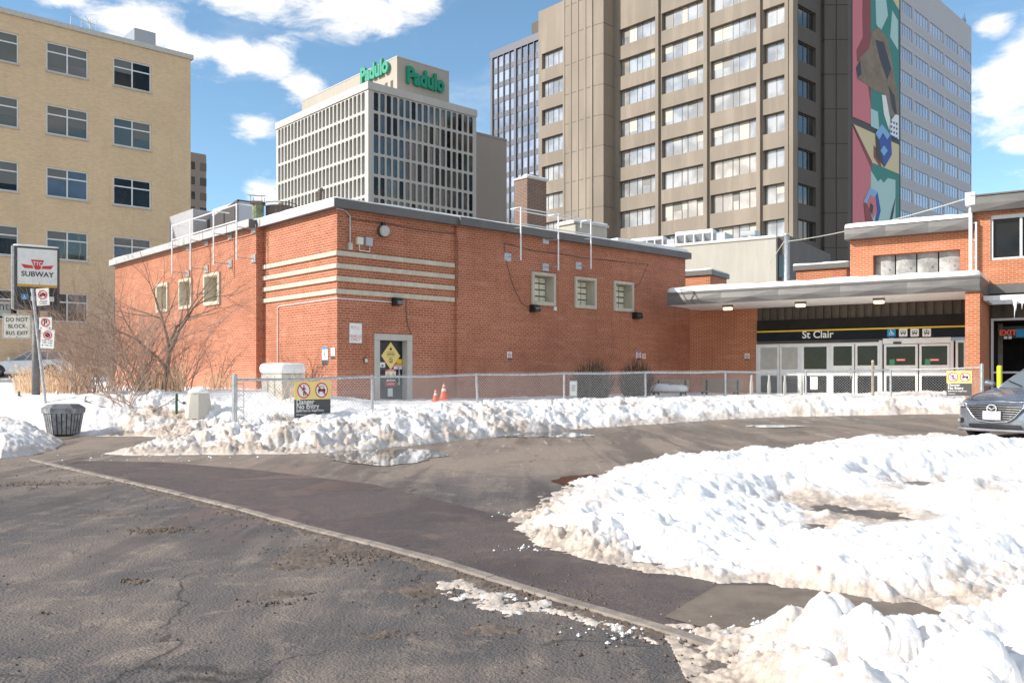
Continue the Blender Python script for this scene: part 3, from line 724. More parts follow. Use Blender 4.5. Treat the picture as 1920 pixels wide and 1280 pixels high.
snow_slab('roof_snow', [(x + (.06 if x < 1 else -.06), y + (.05 if y < 1 else -.05)) for x, y in [foot[0], (LR + .12, -.1 - OV), foot[4], (-PRJ - OV, LL + .1)]], FZ1 + .002, .07, rf, 4)
rs_ = MB(); rs_.prismz([(FR.t(1150), -.2), (LR + .05, -.2), (LR + .05, 2.5), (FR.t(1150), 2.5)], FZ1 + .03, FZ1 + .16)
rs_.build('snow_drift', M_snowc, rf, bevel=.06)
# bands
zb = [FR.z(632.5, y) for y in (478.8, 502.6, 526.4, 550.2)]
for z in zb:
    bd = MB(); bh = .125
    bd.box(-.055, -.055, z, a_ - .04, .0, z + bh); bd.box(-.055, .0, z, .0, b_ + .03, z + bh)
    bd.build('stone_band', M_stone, main, bevel=.008)
# glass block windows with deep concrete surrounds
def surround(parent, mp, t0, t1, z0, z1, flip=False):
    fr = MB(); w = .10; dep = .42
    def bx(ta, tb, za, zc, d0, d1):
        p = [mp(ta, za, d0), mp(tb, zc, d1)]
        fr.box(min(p[0][0], p[1][0]), min(p[0][1], p[1][1]), za, max(p[0][0], p[1][0]), max(p[0][1], p[1][1]), zc)
    bx(t0, t0 + w, z0, z1, -.07, dep); bx(t1 - w, t1, z0, z1, -.07, dep)
    bx(t0 + w, t1 - w, z1 - w, z1, -.068, dep); bx(t0 + w, t1 - w, z0, z0 + w * 1.2, -.068, dep)
    win = fr.build('window', M_stone, parent, bevel=.01)
    gb = MB(); nx, nz = 3, 4; a0, a1, c0, c1 = t0 + w, t1 - w, z0 + w * 1.2, z1 - w
    if True:
        bxm = MB(); p = [mp(a0, c0, .34), mp(a1, c1, .36)]
        bxm.box(min(p[0][0], p[1][0]), min(p[0][1], p[1][1]), c0, max(p[0][0], p[1][0]), max(p[0][1], p[1][1]), c1); bxm.build('mortar_grid', M_bronze, win)
    for i in range(nx):
        for j in range(nz):
            ta = a0 + (a1 - a0) * i / nx + .018; tb = a0 + (a1 - a0) * (i + 1) / nx - .018; za = c0 + (c1 - c0) * j / nz + .022; zc = c0 + (c1 - c0) * (j + 1) / nz - .022
            p = [mp(ta, za, .325), mp(tb, zc, .35)]
            gb.box(min(p[0][0], p[1][0]), min(p[0][1], p[1][1]), za, max(p[0][0], p[1][0]), max(p[0][1], p[1][1]), zc)
    gb.build('pane', M_gblock, win, bevel=.006)
for w in wins: surround(main, mp_right(-.1), *w)
for w in lw: surround(main, mp_left(-PRJ), *w)
# steel door with its concrete frame and notices
dr = MB(); dr.box(dx0, .2, .1, dx1, .26, dz1); door = dr.build('door', M_blackp, main, bevel=.01)
f_ = MB(); f_.box(dx0 - .18, -.05, .05, dx0, .28, dz1); f_.box(dx1, -.05, .05, dx1 + .18, .28, dz1); f_.box(dx0 - .18, -.05, dz1, dx1 + .18, .28, dz1 + .17)
f_.build('door_frame', M_conc, main, bevel=.012)
hd = MB(); hx = dx1 - .15; hd.tube([(hx, .14, 1.05), (hx, .14, 1.5)], .018, 8); hd.box(hx - .02, .13, 1.02, hx + .02, .2, 1.08); hd.box(hx - .02, .13, 1.47, hx + .02, .2, 1.53); hd.build('handle', M_galv, door)
def dd(px, py): return FR.t(px, .2), FR.z(px, py, .2)
pl = MB(); cx, cz = dd(732.5, 667); q = .32
pl.decal([(cx - q, cz), (cx, cz - q * 1.22), (cx + q, cz), (cx, cz + q * 1.22)], .195); dia = pl.build('diamond_notice', M_pyel, door)
k = MB(); k.ring(cx, cz - .13, .055, .07, .192); k.bar(cx, cz - .18, cx, cz - .08, .02, .191); k.bar(cx, cz - .12, cx + .03, cz - .17, .015, .191)
k.decal([(cx - .05, cz + .16), (cx + .05, cz + .16), (cx, cz + .26)], .192); k.bar(cx - .14, cz - .02, cx + .14, cz - .02, .008, .192); k.bar(cx - .12, cz + .105, cx + .12, cz + .105, .012, .192); k.build('symbol', M_blackp, dia)
text('DANGER', .065, M_blackp, dia, (cx, .192, cz + .045), bold=.001)
def plate(parent, name, px0, py0, px1, py1, m, yy=.2, fr=FR, lift=.006):
    t0, t1 = fr.t(px0, yy), fr.t(px1, yy); z0, z1 = fr.z(px0, py1, yy), fr.z(px0, py0, yy)
    b = MB(); b.box(t0, yy - lift, z0, t1, yy, z1); return b.build(name, m, parent), (t0, t1, z0, z1)
n1, e = plate(door, 'yellow_notice', 743.5, 673, 753.5, 682, M_yellow)
n2, e = plate(door, 'danger_notice', 738, 682, 753.5, 692, M_wsign)
b = MB(); b.box(e[0], .192, (e[2] + e[3]) / 2, e[1], .1935, e[3]); b.build('red_strip', M_red, n2); text('DANGER', .07, M_wsign, n2, ((e[0] + e[1]) / 2 + .03, .190, e[3] - .045), bold=.001)
n3, e = plate(door, 'camera_notice', 711.5, 679, 722, 693, M_wsign)
b = MB(); b.box(e[0], .192, e[2], e[1], .1935, e[2] + .07); b.disc((e[0] + e[1]) / 2, e[3] - .09, .04, .192, rz=.025); b.build('symbol', M_dgrey, n3)
n4, e = plate(door, 'voltage_notice', 722.5, 692, 742, 706.5, M_wsign)
b = MB(); b.box(e[0], .192, e[3] - .055, e[1], .1935, e[3]); b.build('red_strip', M_red, n4); text('DANGER', .05, M_wsign, n4, ((e[0] + e[1]) / 2, .190, e[3] - .028), bold=.001)
b = MB()
for q in (.25, .75):
    xx = e[0] + (e[1] - e[0]) * q; b.decal([(xx - .07, e[2] + .02), (xx + .07, e[2] + .02), (xx, e[2] + .14)], .192)
b.build('triangle', M_yellow, n4)
n5, e = plate(door, 'red_label', 722, 716.5, 742, 723, M_red); text('DANGER', .05, M_wsign, n5, ((e[0] + e[1]) / 2, .190, (e[2] + e[3]) / 2), bold=.001)
n6, e = plate(door, 'paper_notice', 727, 728, 736, 743, M_wsign)
plate(door, 'label_strip', 724, 711, 741, 715, M_gsign)

# wall fittings on the shaded face
def wbox(name, label, cat, px0, py0, px1, py1, m, dep=.1, yy=0, group=None, bev=.01):
    t0, t1 = FR.t(px0, yy), FR.t(px1, yy); z0, z1 = FR.z(px0, py1, yy), FR.z(px0, py0, yy)
    r = FR.root(name, label, cat, (t0 + t1) / 2, yy, z0, group=group)
    b = MB(); b.box(-(t1 - t0) / 2, -dep, 0, (t1 - t0) / 2, -.003, z1 - z0); b.build('housing', m, r, bevel=bev); return r, t1 - t0, z1 - z0
r, w, h = wbox('wall_sign', 'faded white metal sign left of the black steel door', 'sign', 654, 605, 678, 643, M_wsign, .02, bev=.004)
for s_, zz in (('T.T.C.', .74), ('VEHICLES', .34), ('ONLY', .18)): text(s_, .115 if s_ != 'VEHICLES' else .1, mat('faded red', (.70, .33, .30), .6), r, (0, -.023, h * zz), bold=.002)
b = MB(); b.box(-w / 2, -.026, h - .012, w / 2, -.02, h); b.box(-w / 2, -.026, 0, w / 2, -.02, .012); b.box(-w / 2, -.026, .012, -w / 2 + .012, -.02, h - .012); b.box(w / 2 - .012, -.026, .012, w / 2, -.02, h - .012); b.build('rim', M_galv, r)
r, w, h = wbox('card_reader', 'tiny cream card reader in a dark surround beside the door', 'card reader', 681, 670.5, 688, 681, M_bronze, .05)
b = MB(); b.box(-w / 2 + .025, -.065, .03, w / 2 - .02, -.05, h - .03); b.build('cover', M_cream, r)
r, w, h = wbox('junction_box', 'cream junction box on the upper wall by the corner', 'junction box', 666, 444.5, 677.5, 458, M_cream, .12)
pts = [(0, -.05, 0), (0, -.05, -.13), (.02, -.05, -.15)]
b = MB(); b.tube([(0, -.05, 0), (0, -.05, -.16), (.33, -.05, -.16), (.33, -.05, -.02)], .014, 6); b.build('conduit', M_wpaint, r)
r, w, h = wbox('junction_box', 'grey junction box, right hand one of the pair near the round lamp', 'junction box', 682, 445.5, 694, 461, M_gbox, .14)
r, w, h = wbox('conduit_box', 'small weathered conduit box under the roof edge near the corner', 'conduit box', 651, 455, 658, 468.5, M_gsign, .1)
z_ = FR.z(655, 405) - FR.z(655, 468)
b = MB(); b.tube([(0, -.05, h), (0, -.05, z_)], .02, 6); b.tube([(0, -.05, z_), (-.12, -.05, z_ + .12), (-.22, -.04, z_ + .15), (-.42, -.04, z_ + .16)], .018, 6); b.build('conduit', M_galv, r)
# cables clipped to the brickwork
def cable(name, label, pts, yy=-.012, r=.012, m=M_dgrey, fr=FR, sub='cable'):
    w = [fr.w(fr.t(px, yy), yy, fr.z(px, py, yy)) for px, py in pts]
    b = MB(); b.tube(w, r, 5); return tag(b.build(name, m), label, sub)
cable('wall_cable', 'long dark cable sagging along the wall above the round lamp', [(650, 402), (662, 412), (690, 415), (712, 417), (735, 421), (780, 430), (815, 435), (852, 438)])
cable('wall_cable', 'dark cable running down to the black steel door', [(751, 559), (762, 562), (761, 580), (763, 600), (765, 612), (771, 625), (766, 636)], r=.01)
cable('wall_cable', 'thin vertical cable just right of the stone bands', [(858, 448), (858.5, 500), (858, 560)], yy=-.115, r=.008)
cable('wall_cable', 'thin cable curving down to the floodlight below the first small window', [(945, 455), (948, 485), (957, 520), (966, 545), (978, 568), (990, 576)], yy=-.115, r=.008)
cable('wall_cable', 'dark cable crossing the wall between the roof rail brackets', [(946, 456), (1000, 470), (1050, 476), (1100, 484), (1160, 490), (1216, 496)], yy=-.115, r=.009)
cable('wall_cable', 'thin cable slanting from the wall top to the third small window', [(1216, 494), (1209, 508), (1200, 530), (1187, 541), (1176, 548)], yy=-.115, r=.007)
# round lamp
def round_lamp():
    tx, zz = FR.t(716.5), FR.z(716.5, 434)
    r = FR.root('round_wall_lamp', 'round white bulkhead lamp with dark rim high on the shaded brick wall', 'lamp', tx, 0, zz)
    b = MB(); b.tube([(0, -.003, 0), (0, -.12, 0)], .17, 24); b.build('rim', M_dgrey, r, bevel=.01)
    b = MB(); b.tube([(0, -.12, 0), (0, -.17, 0), (0, -.2, 0)], [.155, .14, .06], 24); b.build('lens', M_gsign, r, smooth=False)
    b = MB(); b.box(-.05, -.1, .16, .05, -.003, .24); b.build('bracket', M_black, r)
round_lamp()
def floodlight(px0, py0, px1, py1, yy, label, grp='black floodlights on the brick wall'):
    t0, t1 = FR.t(px0, yy), FR.t(px1, yy); z0, z1 = FR.z(px0, py1, yy), FR.z(px0, py0, yy); w = (t1 - t0) * .62; h = z1 - z0
    r = FR.root('floodlight', label, 'floodlight', t0 + w / 2 + .03, yy, z0, group=grp)
    b = MB(); b.prismx([(-.003, 0), (-.003, h), (-.16, h), (-.25, h * .75), (-.27, .02)], -w / 2, w / 2); b.build('housing', M_black, r, bevel=.015)
    b = MB(); b.box(-w * .38, -.274, h * .15, w * .38, -.266, h * .6); b.build('lens', M_glassp, r)
floodlight(732, 558, 752, 573, 0, 'black floodlight at the end of the white conduit under the stone bands')
floodlight(991, 571, 1009, 585, -.1, 'black floodlight under the left corner of the first small window')
floodlight(1184, 585, 1201, 598, -.1, 'black floodlight below the right corner of the third small window')
r, w, h = wbox('wall_sensor', 'small white round sensor under the first small window', 'sensor', 1037, 575, 1041, 582, M_wsign, .08, -.1)
# white conduit wrapping the corner
pts = [(-.02, yl(521.5), .6), (-.02, yl(521.5), zl(521.5, 578)), (-.02, yl(525), zl(525, 574)), (-.02, .0, FR.z(632, 559)), (-.02, -.02, FR.z(632, 559)), (FR.t(733), -.02, FR.z(733, 566))]
b = MB(); b.tube(pts, .014, 6); cnd = b.build('wall_conduit', M_wpaint); cnd.location = FR.w(0, 0, 0); cnd.rotation_euler = (0, 0, FR.a)
tag(cnd, 'thin white conduit wrapping round the building corner below the bands', 'conduit')
# small signs on sunlit face near the corner
def lsign(px0, py0, px1, py1, label, top, bot, frac):
    y0, y1 = yl(px1), yl(px0); z0, z1 = zl(px0, py1), zl(px0, py0)
    r = thing('small_wall_sign', label, 'sign', FR.w(0, (y0 + y1) / 2, z0), R(-47.7))
    w = y1 - y0; h = z1 - z0
    b = MB(); b.box(-w / 2, -.02, 0, w / 2, -.003, h); b.build('plate', M_wsign, r)
    b = MB(); b.box(-w / 2, -.024, 0, w / 2, -.0205, h * frac); b.build('base_strip', bot, r)
    if top:
        b = MB(); b.box(-w / 2, -.024, h * .87, w / 2, -.0205, h); b.build('header', top, r)
        b = MB(); b.bar(0, h * .45, 0, h * .72, .03, -.022); b.bar(-.05, h * .62, .03, h * .66, .02, -.022); b.disc(.07, h * .42, .02, -.022); b.bar(.05, h * .35, .05, h * .5, .02, -.022); b.build('symbol', M_dgrey, r)
lsign(605, 650.5, 615.5, 684, 'tall white notice with blue header on the sunlit face near the corner', M_bluep, M_dgrey, .28)
lsign(621.5, 652.5, 629, 672, 'small white notice with dark foot closest to the building corner', None, M_dgrey, .25)
def rsign(px0, py0, px1, py1, label, yy, top=None, ringm=None, bot=True, fr=FR):
    t0, t1 = fr.t(px0, yy), fr.t(px1, yy); z0, z1 = fr.z(px0, py1, yy), fr.z(px0, py0, yy); w, h = t1 - t0, z1 - z0
    r = fr.root('small_wall_sign', label, 'sign', (t0 + t1) / 2, yy, z0)
    b = MB(); b.box(-w / 2, -.02, 0, w / 2, -.003, h); b.build('plate', M_wsign, r)
    if bot: b = MB(); b.box(-w / 2, -.024, 0, w / 2, -.0205, h * .24); b.build('base_strip', M_dgrey, r)
    if top: b = MB(); b.box(-w / 2, -.024, h * .85, w / 2, -.0205, h); b.build('header', top, r)
    b = MB(); q = w * .36; b.ring(0, h * .56, q * .72, q, -.0225, 0); b.bar(-q * .6, h * .56 + q * .6, q * .6, h * .56 - q * .6, .02, -.0235, 0); b.box(-q * .5, -.022, h * .55, q * .5, -.021, h * .58, 1); b.build('symbol', [ringm or M_red, M_dgrey], r)
rsign(950.5, 659, 959, 674.5, 'small no smoking notice alone on the long shaded wall', -.1)
rsign(1192.5, 658, 1201, 675, 'blue topped prohibition notice above the twiggy bush', -.1, M_bluep)
rsign(1204, 663, 1210, 672, 'tiny white notice right of the blue topped one', -.1, bot=False)

# ---- rooftop guard rails: posts on standoff brackets, joined by two rails
def rail_run(label, mk, posts, grp):
    """mk(px, d, z): world point; posts: (px, zlow, ztop, kind)"""
    r = thing('roof_guard_rail', label, 'railing', (0, 0, 0))
    return r
def rr_right():
    yy = -.5; P = [976.5, 1047, 1108]; px2t = [FR.t(p, yy) for p in P]
    r = FR.root('roof_guard_rail', 'white steel guard rail on three posts above the shaded brick wall', 'railing', px2t[0], yy, 4)
    zt = [FR.z(976.5, 390, yy), FR.z(1047, 401, yy), FR.z(1108, 410, yy)]; ztop = sum(zt) / 3
    zlo = [FR.z(976.5, 488, yy), FR.z(1047, 507, yy), FR.z(1108, 504, yy)]
    for t, zl_ in zip(px2t, zlo):
        x = t - px2t[0]
        b = MB(); b.tube([(x, 0, zl_ - 4), (x, 0, ztop - 4), (x, .45, ztop - 4)], .024, 7); b.build('post', M_wpaint, r)
        for dz in (.12, 1.0):
            z = zl_ + dz - 4
            b = MB(); b.box(x - .34, .375, z - .12, x - .06, .398, z + .12); b.tube([(x - .2, .38, z), (x - .05, .1, z), (x, 0, z)], .015, 5); b.build('bracket', M_galv, r)
    x2 = px2t[2] - px2t[0]
    for z in (ztop - 4 - .02, ztop - 4 - .5):
        b = MB(); b.tube([(0, .45, z), (0, 0, z)] if False else [(0, .02, z), (x2, .02, z)], .018, 6); b.build('rail', M_wpaint, r)
    b = MB(); b.tube([(0, .45, ztop - 4), (x2 * .5, .47, ztop - 4), (x2, .45, ztop - 4), (x2 + .9, 1.3, ztop - 4)], .018, 6); b.build('rail', M_wpaint, r)
rr_right()
def rr_left():
    xo = -PRJ - .55          # in FR local x
    fo = Fr(*FR.w(xo, 0)[:2], -47.7)
    P = [322.5, 357, 400.5, 443.5]; ys_ = [-fo.t(p) for p in P]
    zt = sum(fo.z(p, q) for p, q in zip(P, (421, 411, 397, 381))) / 4; lo = [fo.z(p, q) for p, q in zip(P, (513, 507, 499, 486))]; zlo = sum(lo) / 4
    r = thing('roof_guard_rail', 'white steel guard rail on four posts above the sunlit brick wall', 'railing', FR.w(xo, ys_[-1], 4), FR.a)
    for y_ in ys_:
        y = y_ - ys_[-1]
        b = MB(); b.tube([(0, y, zlo - 4), (0, y, zt - 4), (.5, y, zt - 4)], .024, 7); b.build('post', M_wpaint, r)
        for dz in (.08, .98):
            z = zlo + dz - 4
            b = MB(); b.box(.52, y - .14, z - .12, .548, y + .14, z + .12); b.tube([(.53, y, z), (0, y, z)], .016, 5); b.build('bracket', M_galv, r)
    L = ys_[0] - ys_[-1]
    for z in (zt - 4 - .02, zt - 4 - .5):
        b = MB(); b.tube([(.02, 0, z), (.02, L, z)], .018, 6); b.build('rail', M_wpaint, r)
rr_left()

# ================================================================ STATION WING
C2 = FR.w(LR2, -.1); FS = Fr(C2[0], C2[1], math.degrees(math.atan2(-.555, .832)))
sta = FS.root('subway_station', 'orange brick station entrance wing with a wide flat canopy and glass doors', 'building')
s1 = FS.t(1420.5); s2 = FS.t(1808)
ZS = FS.z(1430, 657)        # top of door frames
zsoff = FS.z(1289, 584)
xcan0 = FS.t(1252, -3.05); xcan1 = FS.t(1837, -3.05); CD = -3.05
zf0 = FS.z(1836, 545, CD); zf1 = FS.z(1836, 517, CD)
xr = FS.t(1828)             # where the taller bus hall starts
xu0 = FS.t(1594); zu = FS.z(1594, 451); zu2 = FS.z(1600, 428)
zU = zu
rx0, rx1, rz0, rz1 = FS.t(1637), FS.t(1800), FS.z(1637, 517), FS.z(1637, 479)
zb6 = FS.z(1832, 400, -.25); zb7 = FS.z(1832, 369, -.25)
XE = xr + 9
yp = -2.6
wm = MB()
wallgrid(wm, mp_right(0), -.02, s1, 0, zf0 + .05); wm.build('wall', M_brick2, sta); wm = MB()
wallgrid(wm, mp_right(0), xu0, xr, zf0, zU, [(rx0, rx1, zf0, rz1)], .45)
wm.box(xu0, .46, zf1, xr, 4, zU); wm.add([(xu0, 0, zf0), (xu0, .46, zf0), (xu0, .46, zU), (xu0, 0, zU)], [(0, 1, 2, 3)])
wm.build('upper_wall', M_brick2, sta)
# wing wall / pillar
xp0, xp1 = FS.t(1809.5, -2.95), FS.t(1837, -2.95)
pm = MB(); pm.box(xp0, -2.95, 0, xp1, -.02, zf0 - .002); pm.build('pillar', M_brick2, sta)
# bus hall volume
wx0, wz0, wz1 = FS.t(1857, -.25), FS.z(1857, 488, -.25), FS.z(1857, 404, -.25)
zlow = FS.z(1860, 538, -.25); ox0 = FS.t(1857, -.2)
bm_ = MB(); wallgrid(bm_, mp_right(-.25), xr, XE, zlow, zb6, [(wx0, XE - 1, wz0, wz1)], .25)
bm_.add([(xr, -.25, zlow), (xr, 4, zlow), (xr, 4, zb6), (xr, -.25, zb6)], [(0, 1, 2, 3)]); bm_.add([(XE, -.25, 0), (XE, 12, 0), (XE, 12, zb6), (XE, -.25, zb6)], [(0, 1, 2, 3)])
bm_.build('bus_hall_wall', M_brick2, sta)
# faceted fascias
def fascia(name, x0, x1, y, z0, z1, m, parent, n, bul=.09):
    b = MB(); L = (x1 - x0) / n
    for i in range(n):
        a, c = x0 + L * i, x0 + L * (i + 1); mid = (a + c) / 2
        # folded metal: ridge runs from bottom corner to top middle and back
        P = [(a, y, z0), (c, y, z0), (c, y, z1), (a, y, z1), (mid, y - bul, z0 + (z1 - z0) * .45), (a, y - bul * .2, (z0 + z1) / 2), (c, y - bul * .2, (z0 + z1) / 2)]
        b.add(P, [(0, 1, 4), (1, 6, 4), (6, 2, 4), (2, 3, 4), (3, 5, 4), (5, 0, 4)])
    b.add([(x0, y, z0), (x0, y + .3, z0), (x0, y + .3, z1), (x0, y, z1)], [(0, 1, 2, 3)]); b.add([(x1, y, z0), (x1, y + .3, z0), (x1, y + .3, z1), (x1, y, z1)], [(0, 1, 2, 3)])
    return b.build(name, m, parent)
cn = MB(); cn.box(xcan0, CD + .01, zf0 + .006, xcan1, -.004, zf1 - .01); cn_o = cn.build('canopy', M_soffit, sta)
fascia('fascia', xcan0, xcan1, CD, zf0, zf1 - .06, M_fascia, cn_o, 5)
b = MB(); b.box(xcan0 - .02, CD - .02, zf1 - .058, xcan1 + .02, CD + .2, zf1 + .02); b.box(xcan0 - .03, CD, zf0, xcan0 - .004, -.1, zf1 - .06); b.box(xcan1 + .002, CD + .01, zf0, xcan1 + .02, -.3, zf1 + .02); b.build('trim', M_fasciad, cn_o)
snow_slab('canopy_snow', [(xcan0, CD), (xcan1, CD), (xcan1, -.02), (xcan0 + .3, -.02)], zf1 + .021, FS.z(1835, 504, CD) - zf1 - .02, cn_o, 9, inset=.0)
# upper roof
ru = MB(); ru.box(xu0 - .12, -.3, zU, xr, 4, zU + .38); ru_o = ru.build('upper_roof', M_fascia, sta)
fascia('upper_fascia', xu0 - .12, xr, -.31, zU, zU + .36, M_fascia, ru_o, 3, .06)
snow_slab('upper_roof_snow', [(xu0 - .1, -.34), (xr - .02, -.34), (xr - .02, 3.9), (xu0 - .1, 3.9)], zU + .381, .17, ru_o, 12, inset=.0)
rb = MB(); rb.box(xr - .05, -.55, zb6, XE + .2, 12, zb7); rb_o = rb.build('bus_hall_roof', M_fasciad, sta)
fascia('bus_hall_fascia', xr - .05, XE, -.56, zb6, zb7 - .04, M_fascia, rb_o, 3, .1)
b = MB(); b.box(xr - .08, -.6, zb7 - .038, XE, -.4, zb7 + .01); b.build('coping', M_fasciad, rb_o)
# four curved louvre panels
for i in range(4):
    L = (rx1 - rx0) / 4; a = rx0 + L * i; b = MB(); N = 8
    vs = []; fs = []
    for k in range(N + 1):
        x = a + .02 + (L - .04) * k / N; y = .30 - .07 * math.sin(math.pi * (.12 + .76 * k / N)) * (1 if k < N else .6)
        for z in (zf1, rz1 - .003): vs.append((x, y, z))
    fs = [(2 * k, 2 * k + 2, 2 * k + 3, 2 * k + 1) for k in range(N)]; b.add(vs, fs); b.tube([(a + L / 2, .07, rz1 - .35), (a + L / 2, .05, rz1 - .35)], .03, 8); b.build('vent_panel', mat('aged zinc panel', (.36, .345, .33), .5, .3, vary=.35, vscale=2.5), sta, smooth=True)
b = MB(); b.box(rx0, .44, zf1, rx1, .455, rz1); b.build('vent_backing', M_int, sta)
# ribbed band, dark header, sign band
zr1, zr0, zs1, zs0 = zf0 - .0, FS.z(1600, 602), FS.z(1420, 600), FS.z(1420, 640)
zr0 = FS.z(1430, 601); zyel = FS.z(1420, 622.8)
b = MB(); b.box(s1, .05, zr0, s2 + .4, .12, zf0 + .04)
N = 26
for i in range(N + 1):
    x = s1 + (s2 + .3 - s1) * i / N; b.box(x, -.01, zr0, x + (s2 - s1) / N * .62, .05, zf0)
b.build('ribbed_cladding', M_rib, sta)
b = MB(); b.box(s1, -.06, zyel + .035, s2 + .4, .1, zr0 - .003); b.build('header_panel', mat('dark brown panel', (.016, .012, .010), .5, vary=.2, spec=.2), sta)
b = MB(); b.box(s1, -.09, zs0, s2 + .4, .1, zyel - .02); sb = b.build('name_band', M_navy, sta)
b = MB(); b.box(s1, -.10, zyel - .018, s2 + .4, -.02, zyel + .033); b.build('yellow_stripe', M_yellow, sb)
text('St Clair', FS.z(1509, 615, -.1) * 0 + .36, M_wsign, sb, (FS.t(1533, -.095), -.096, FS.z(1533, 627.5, -.09)), bold=.006, ext=.004, sx=.98)
def icon(px, m, kind, capn, py=623.5):
    x = FS.t(px, -.09); z = FS.z(px, py, -.09); q = .13
    b = MB(); b.box(x - q, -.097, z - q, x + q, -.091, z + q); o = b.build('icon_tile', m, sb, bevel=.02)
    s = MB(); y = -.1
    if kind == 'chair':
        s.disc(x - .02, z + .075, .02, y); s.bar(x - .02, z + .05, x - .01, z - .02, .02, y); s.bar(x - .01, z - .02, x + .05, z - .02, .018, y); s.bar(x + .05, z - .02, x + .07, z - .07, .018, y); s.ring(x - .015, z - .035, .038, .052, y); s.bar(x - .01, z + .02, x + .035, z + .02, .014, y)
    else:
        s.box(x - .08, y, z - .03, x + .08, y + .002, z + .065, 0); s.box(x - .062, y - .002, z + .005, x - .008, y - .001, z + .05, 1); s.box(x + .008, y - .002, z + .005, x + .062, y - .001, z + .05, 1)
        s.disc(x - .045, z - .055, .02, y); s.disc(x + .045, z - .055, .02, y)
        if kind == 'car': s.bar(x, z + .06, x - .03, z + .1, .012, y); s.bar(x, z + .06, x + .03, z + .1, .012, y)
    s.build('symbol', [M_wsign if kind == 'chair' else M_blackp, M_wsign], o); text(capn, .062, M_wsign, o, (x, -.1, z - q - .06), bold=.001)
icon(1671.5, M_blue, 'chair', 'Access'); icon(1693.5, M_wsign, 'bus', 'Subway'); icon(1715, M_wsign, 'bus', 'Buses'); icon(1737.5, M_wsign, 'car', 'Streetcars')
# glazed entrance
def stile(b, x0, x1, z0, z1, y=0.0, d=.09): b.box(x0, y - d / 2, z0, x1, y + d / 2, z1)
zsill = .2
zt_d = FS.z(1560, 650) ; zmid0 = FS.z(1430, 702); zmid1 = FS.z(1430, 693)
zmid0 = FS.z(1500, 704); zmid1 = FS.z(1500, 692)
b = MB(); b.box(s1, .2, 0, s2 + .4, 3.5, .19); b.box(s1, 3.4, .19, s2 + .4, 3.5, zs0); b.box(s1, .2, .19, s1 + .05, 3.4, zs0); b.build('interior', M_int, sta)
def panel(name, p0, p1, ztop, kind, glass=M_glassd):
    x0, x1 = FS.t(p0), FS.t(p1); fw = .07; b = MB()
    w_ = x1 - x0
    b.box(x0, -.045, zsill, x0 + fw, .045, ztop); b.box(x1 - fw, -.045, zsill, x1, .045, ztop)
    b.box(x0 + fw, -.043, ztop - fw, x1 - fw, .043, ztop); b.box(x0 + fw, -.043, zsill, x1 - fw, .043, zsill + .12)
    b.box(x0 + fw, -.043, zmid0, x1 - fw, .043, zmid1 + (.12 if kind == 'door' else 0))
    o = b.build(name, M_alu, sta)
    g_ = MB(); g_.box(x0 + fw, -.008, zmid1 + (.12 if kind == 'door' else 0), x1 - fw, .008, ztop - fw); g_.build('pane', glass, o)
    g_ = MB(); g_.box(x0 + fw, -.008, zsill + .12, x1 - fw, .008, zmid0); g_.build('pane', M_glassd if glass is M_glassd else M_glassd, o)
    return o, x0, x1
zt_a = FS.z(1430, 648); 
for p0, p1 in ((1423, 1461.5), (1462.5, 1500)):
    o, x0, x1 = panel('glazed_screen', p0, p1, zt_a, 'win', M_blind)
    sl_ = MB()
    for k in range(9): xx = x0 + .09 + (x1 - x0 - .2) * k / 9; sl_.box(xx, -.016, zmid1, xx + .045, -.009, zt_a - .07)
    sl_.build('blind_slats', M_blind, o)
panel('glazed_screen', 1504, 1554.5, zt_a, 'win')
for p0, p1 in ((1559, 1602), (1604, 1650)):
    o, x0, x1 = panel('door', p0, p1, zt_a, 'door')
    hx = x1 - .1 if p0 < 1600 else x0 + .1
    h_ = MB(); h_.tube([(hx, -.1, zmid0 - .1), (hx, -.1, zmid0 + .25)], .014, 6); h_.build('handle', M_galv, o)
ztb = FS.z(1655, 636) - .02
for p0, p1 in ((1658, 1721), (1724, 1781)):
    o, x0, x1 = panel('sliding_door', p0, p1, FS.z(1660, 646), 'door')
    m_ = (x0 + x1) / 2; zz = FS.z(p0 + 30, 677)
    k = MB(); k.box(m_ - .14, -.02, zz, m_ + .14, -.012, zz + .09); k.build('red_notice', M_red, o)
    k = MB(); k.box(m_ - .12, -.023, zz + .03, m_ + .12, -.021, zz + .06); k.build('white_notice', M_wsign, o)
    k = MB(); k.box(x0 + .17, -.02, zmid1 + .14, x0 + .33, -.012, zmid1 + .32); k.build('green_notice', mat('faded green', (.05, .30, .14), .5), o)
b = MB(); b.box(FS.t(1656), -.09, FS.z(1660, 645), FS.t(1784), -.0, FS.z(1660, 634) + .03); hb = b.build('door_operator', M_alu, sta, bevel=.01)
b = MB(); b.box(FS.t(1676), -.13, FS.z(1680, 644.5), FS.t(1691), -.092, FS.z(1680, 641)); b.build('motion_sensor', M_black, hb)
panel('glazed_screen', 1792, 1812, FS.z(1792, 638), 'win')
for p in (1421, 1501.5, 1556, 1651.5, 1785): x = FS.t(p); b = MB(); b.box(x - .05, -.06, zsill, x + .05, .06, FS.z(p, 638) if p > 1640 else zt_a + .04); b.build('mullion', M_aluw, sta)
b = MB()
b.box(s1, -.055, zt_a + .002, FS.t(1652), .055, zt_a + .05); b.build('door_frame', M_aluw, sta)
b = MB(); b.box(s1, -.03, zt_a + .052, FS.t(1652), .02, zs0); b.build('transom_panel', M_rib, sta)
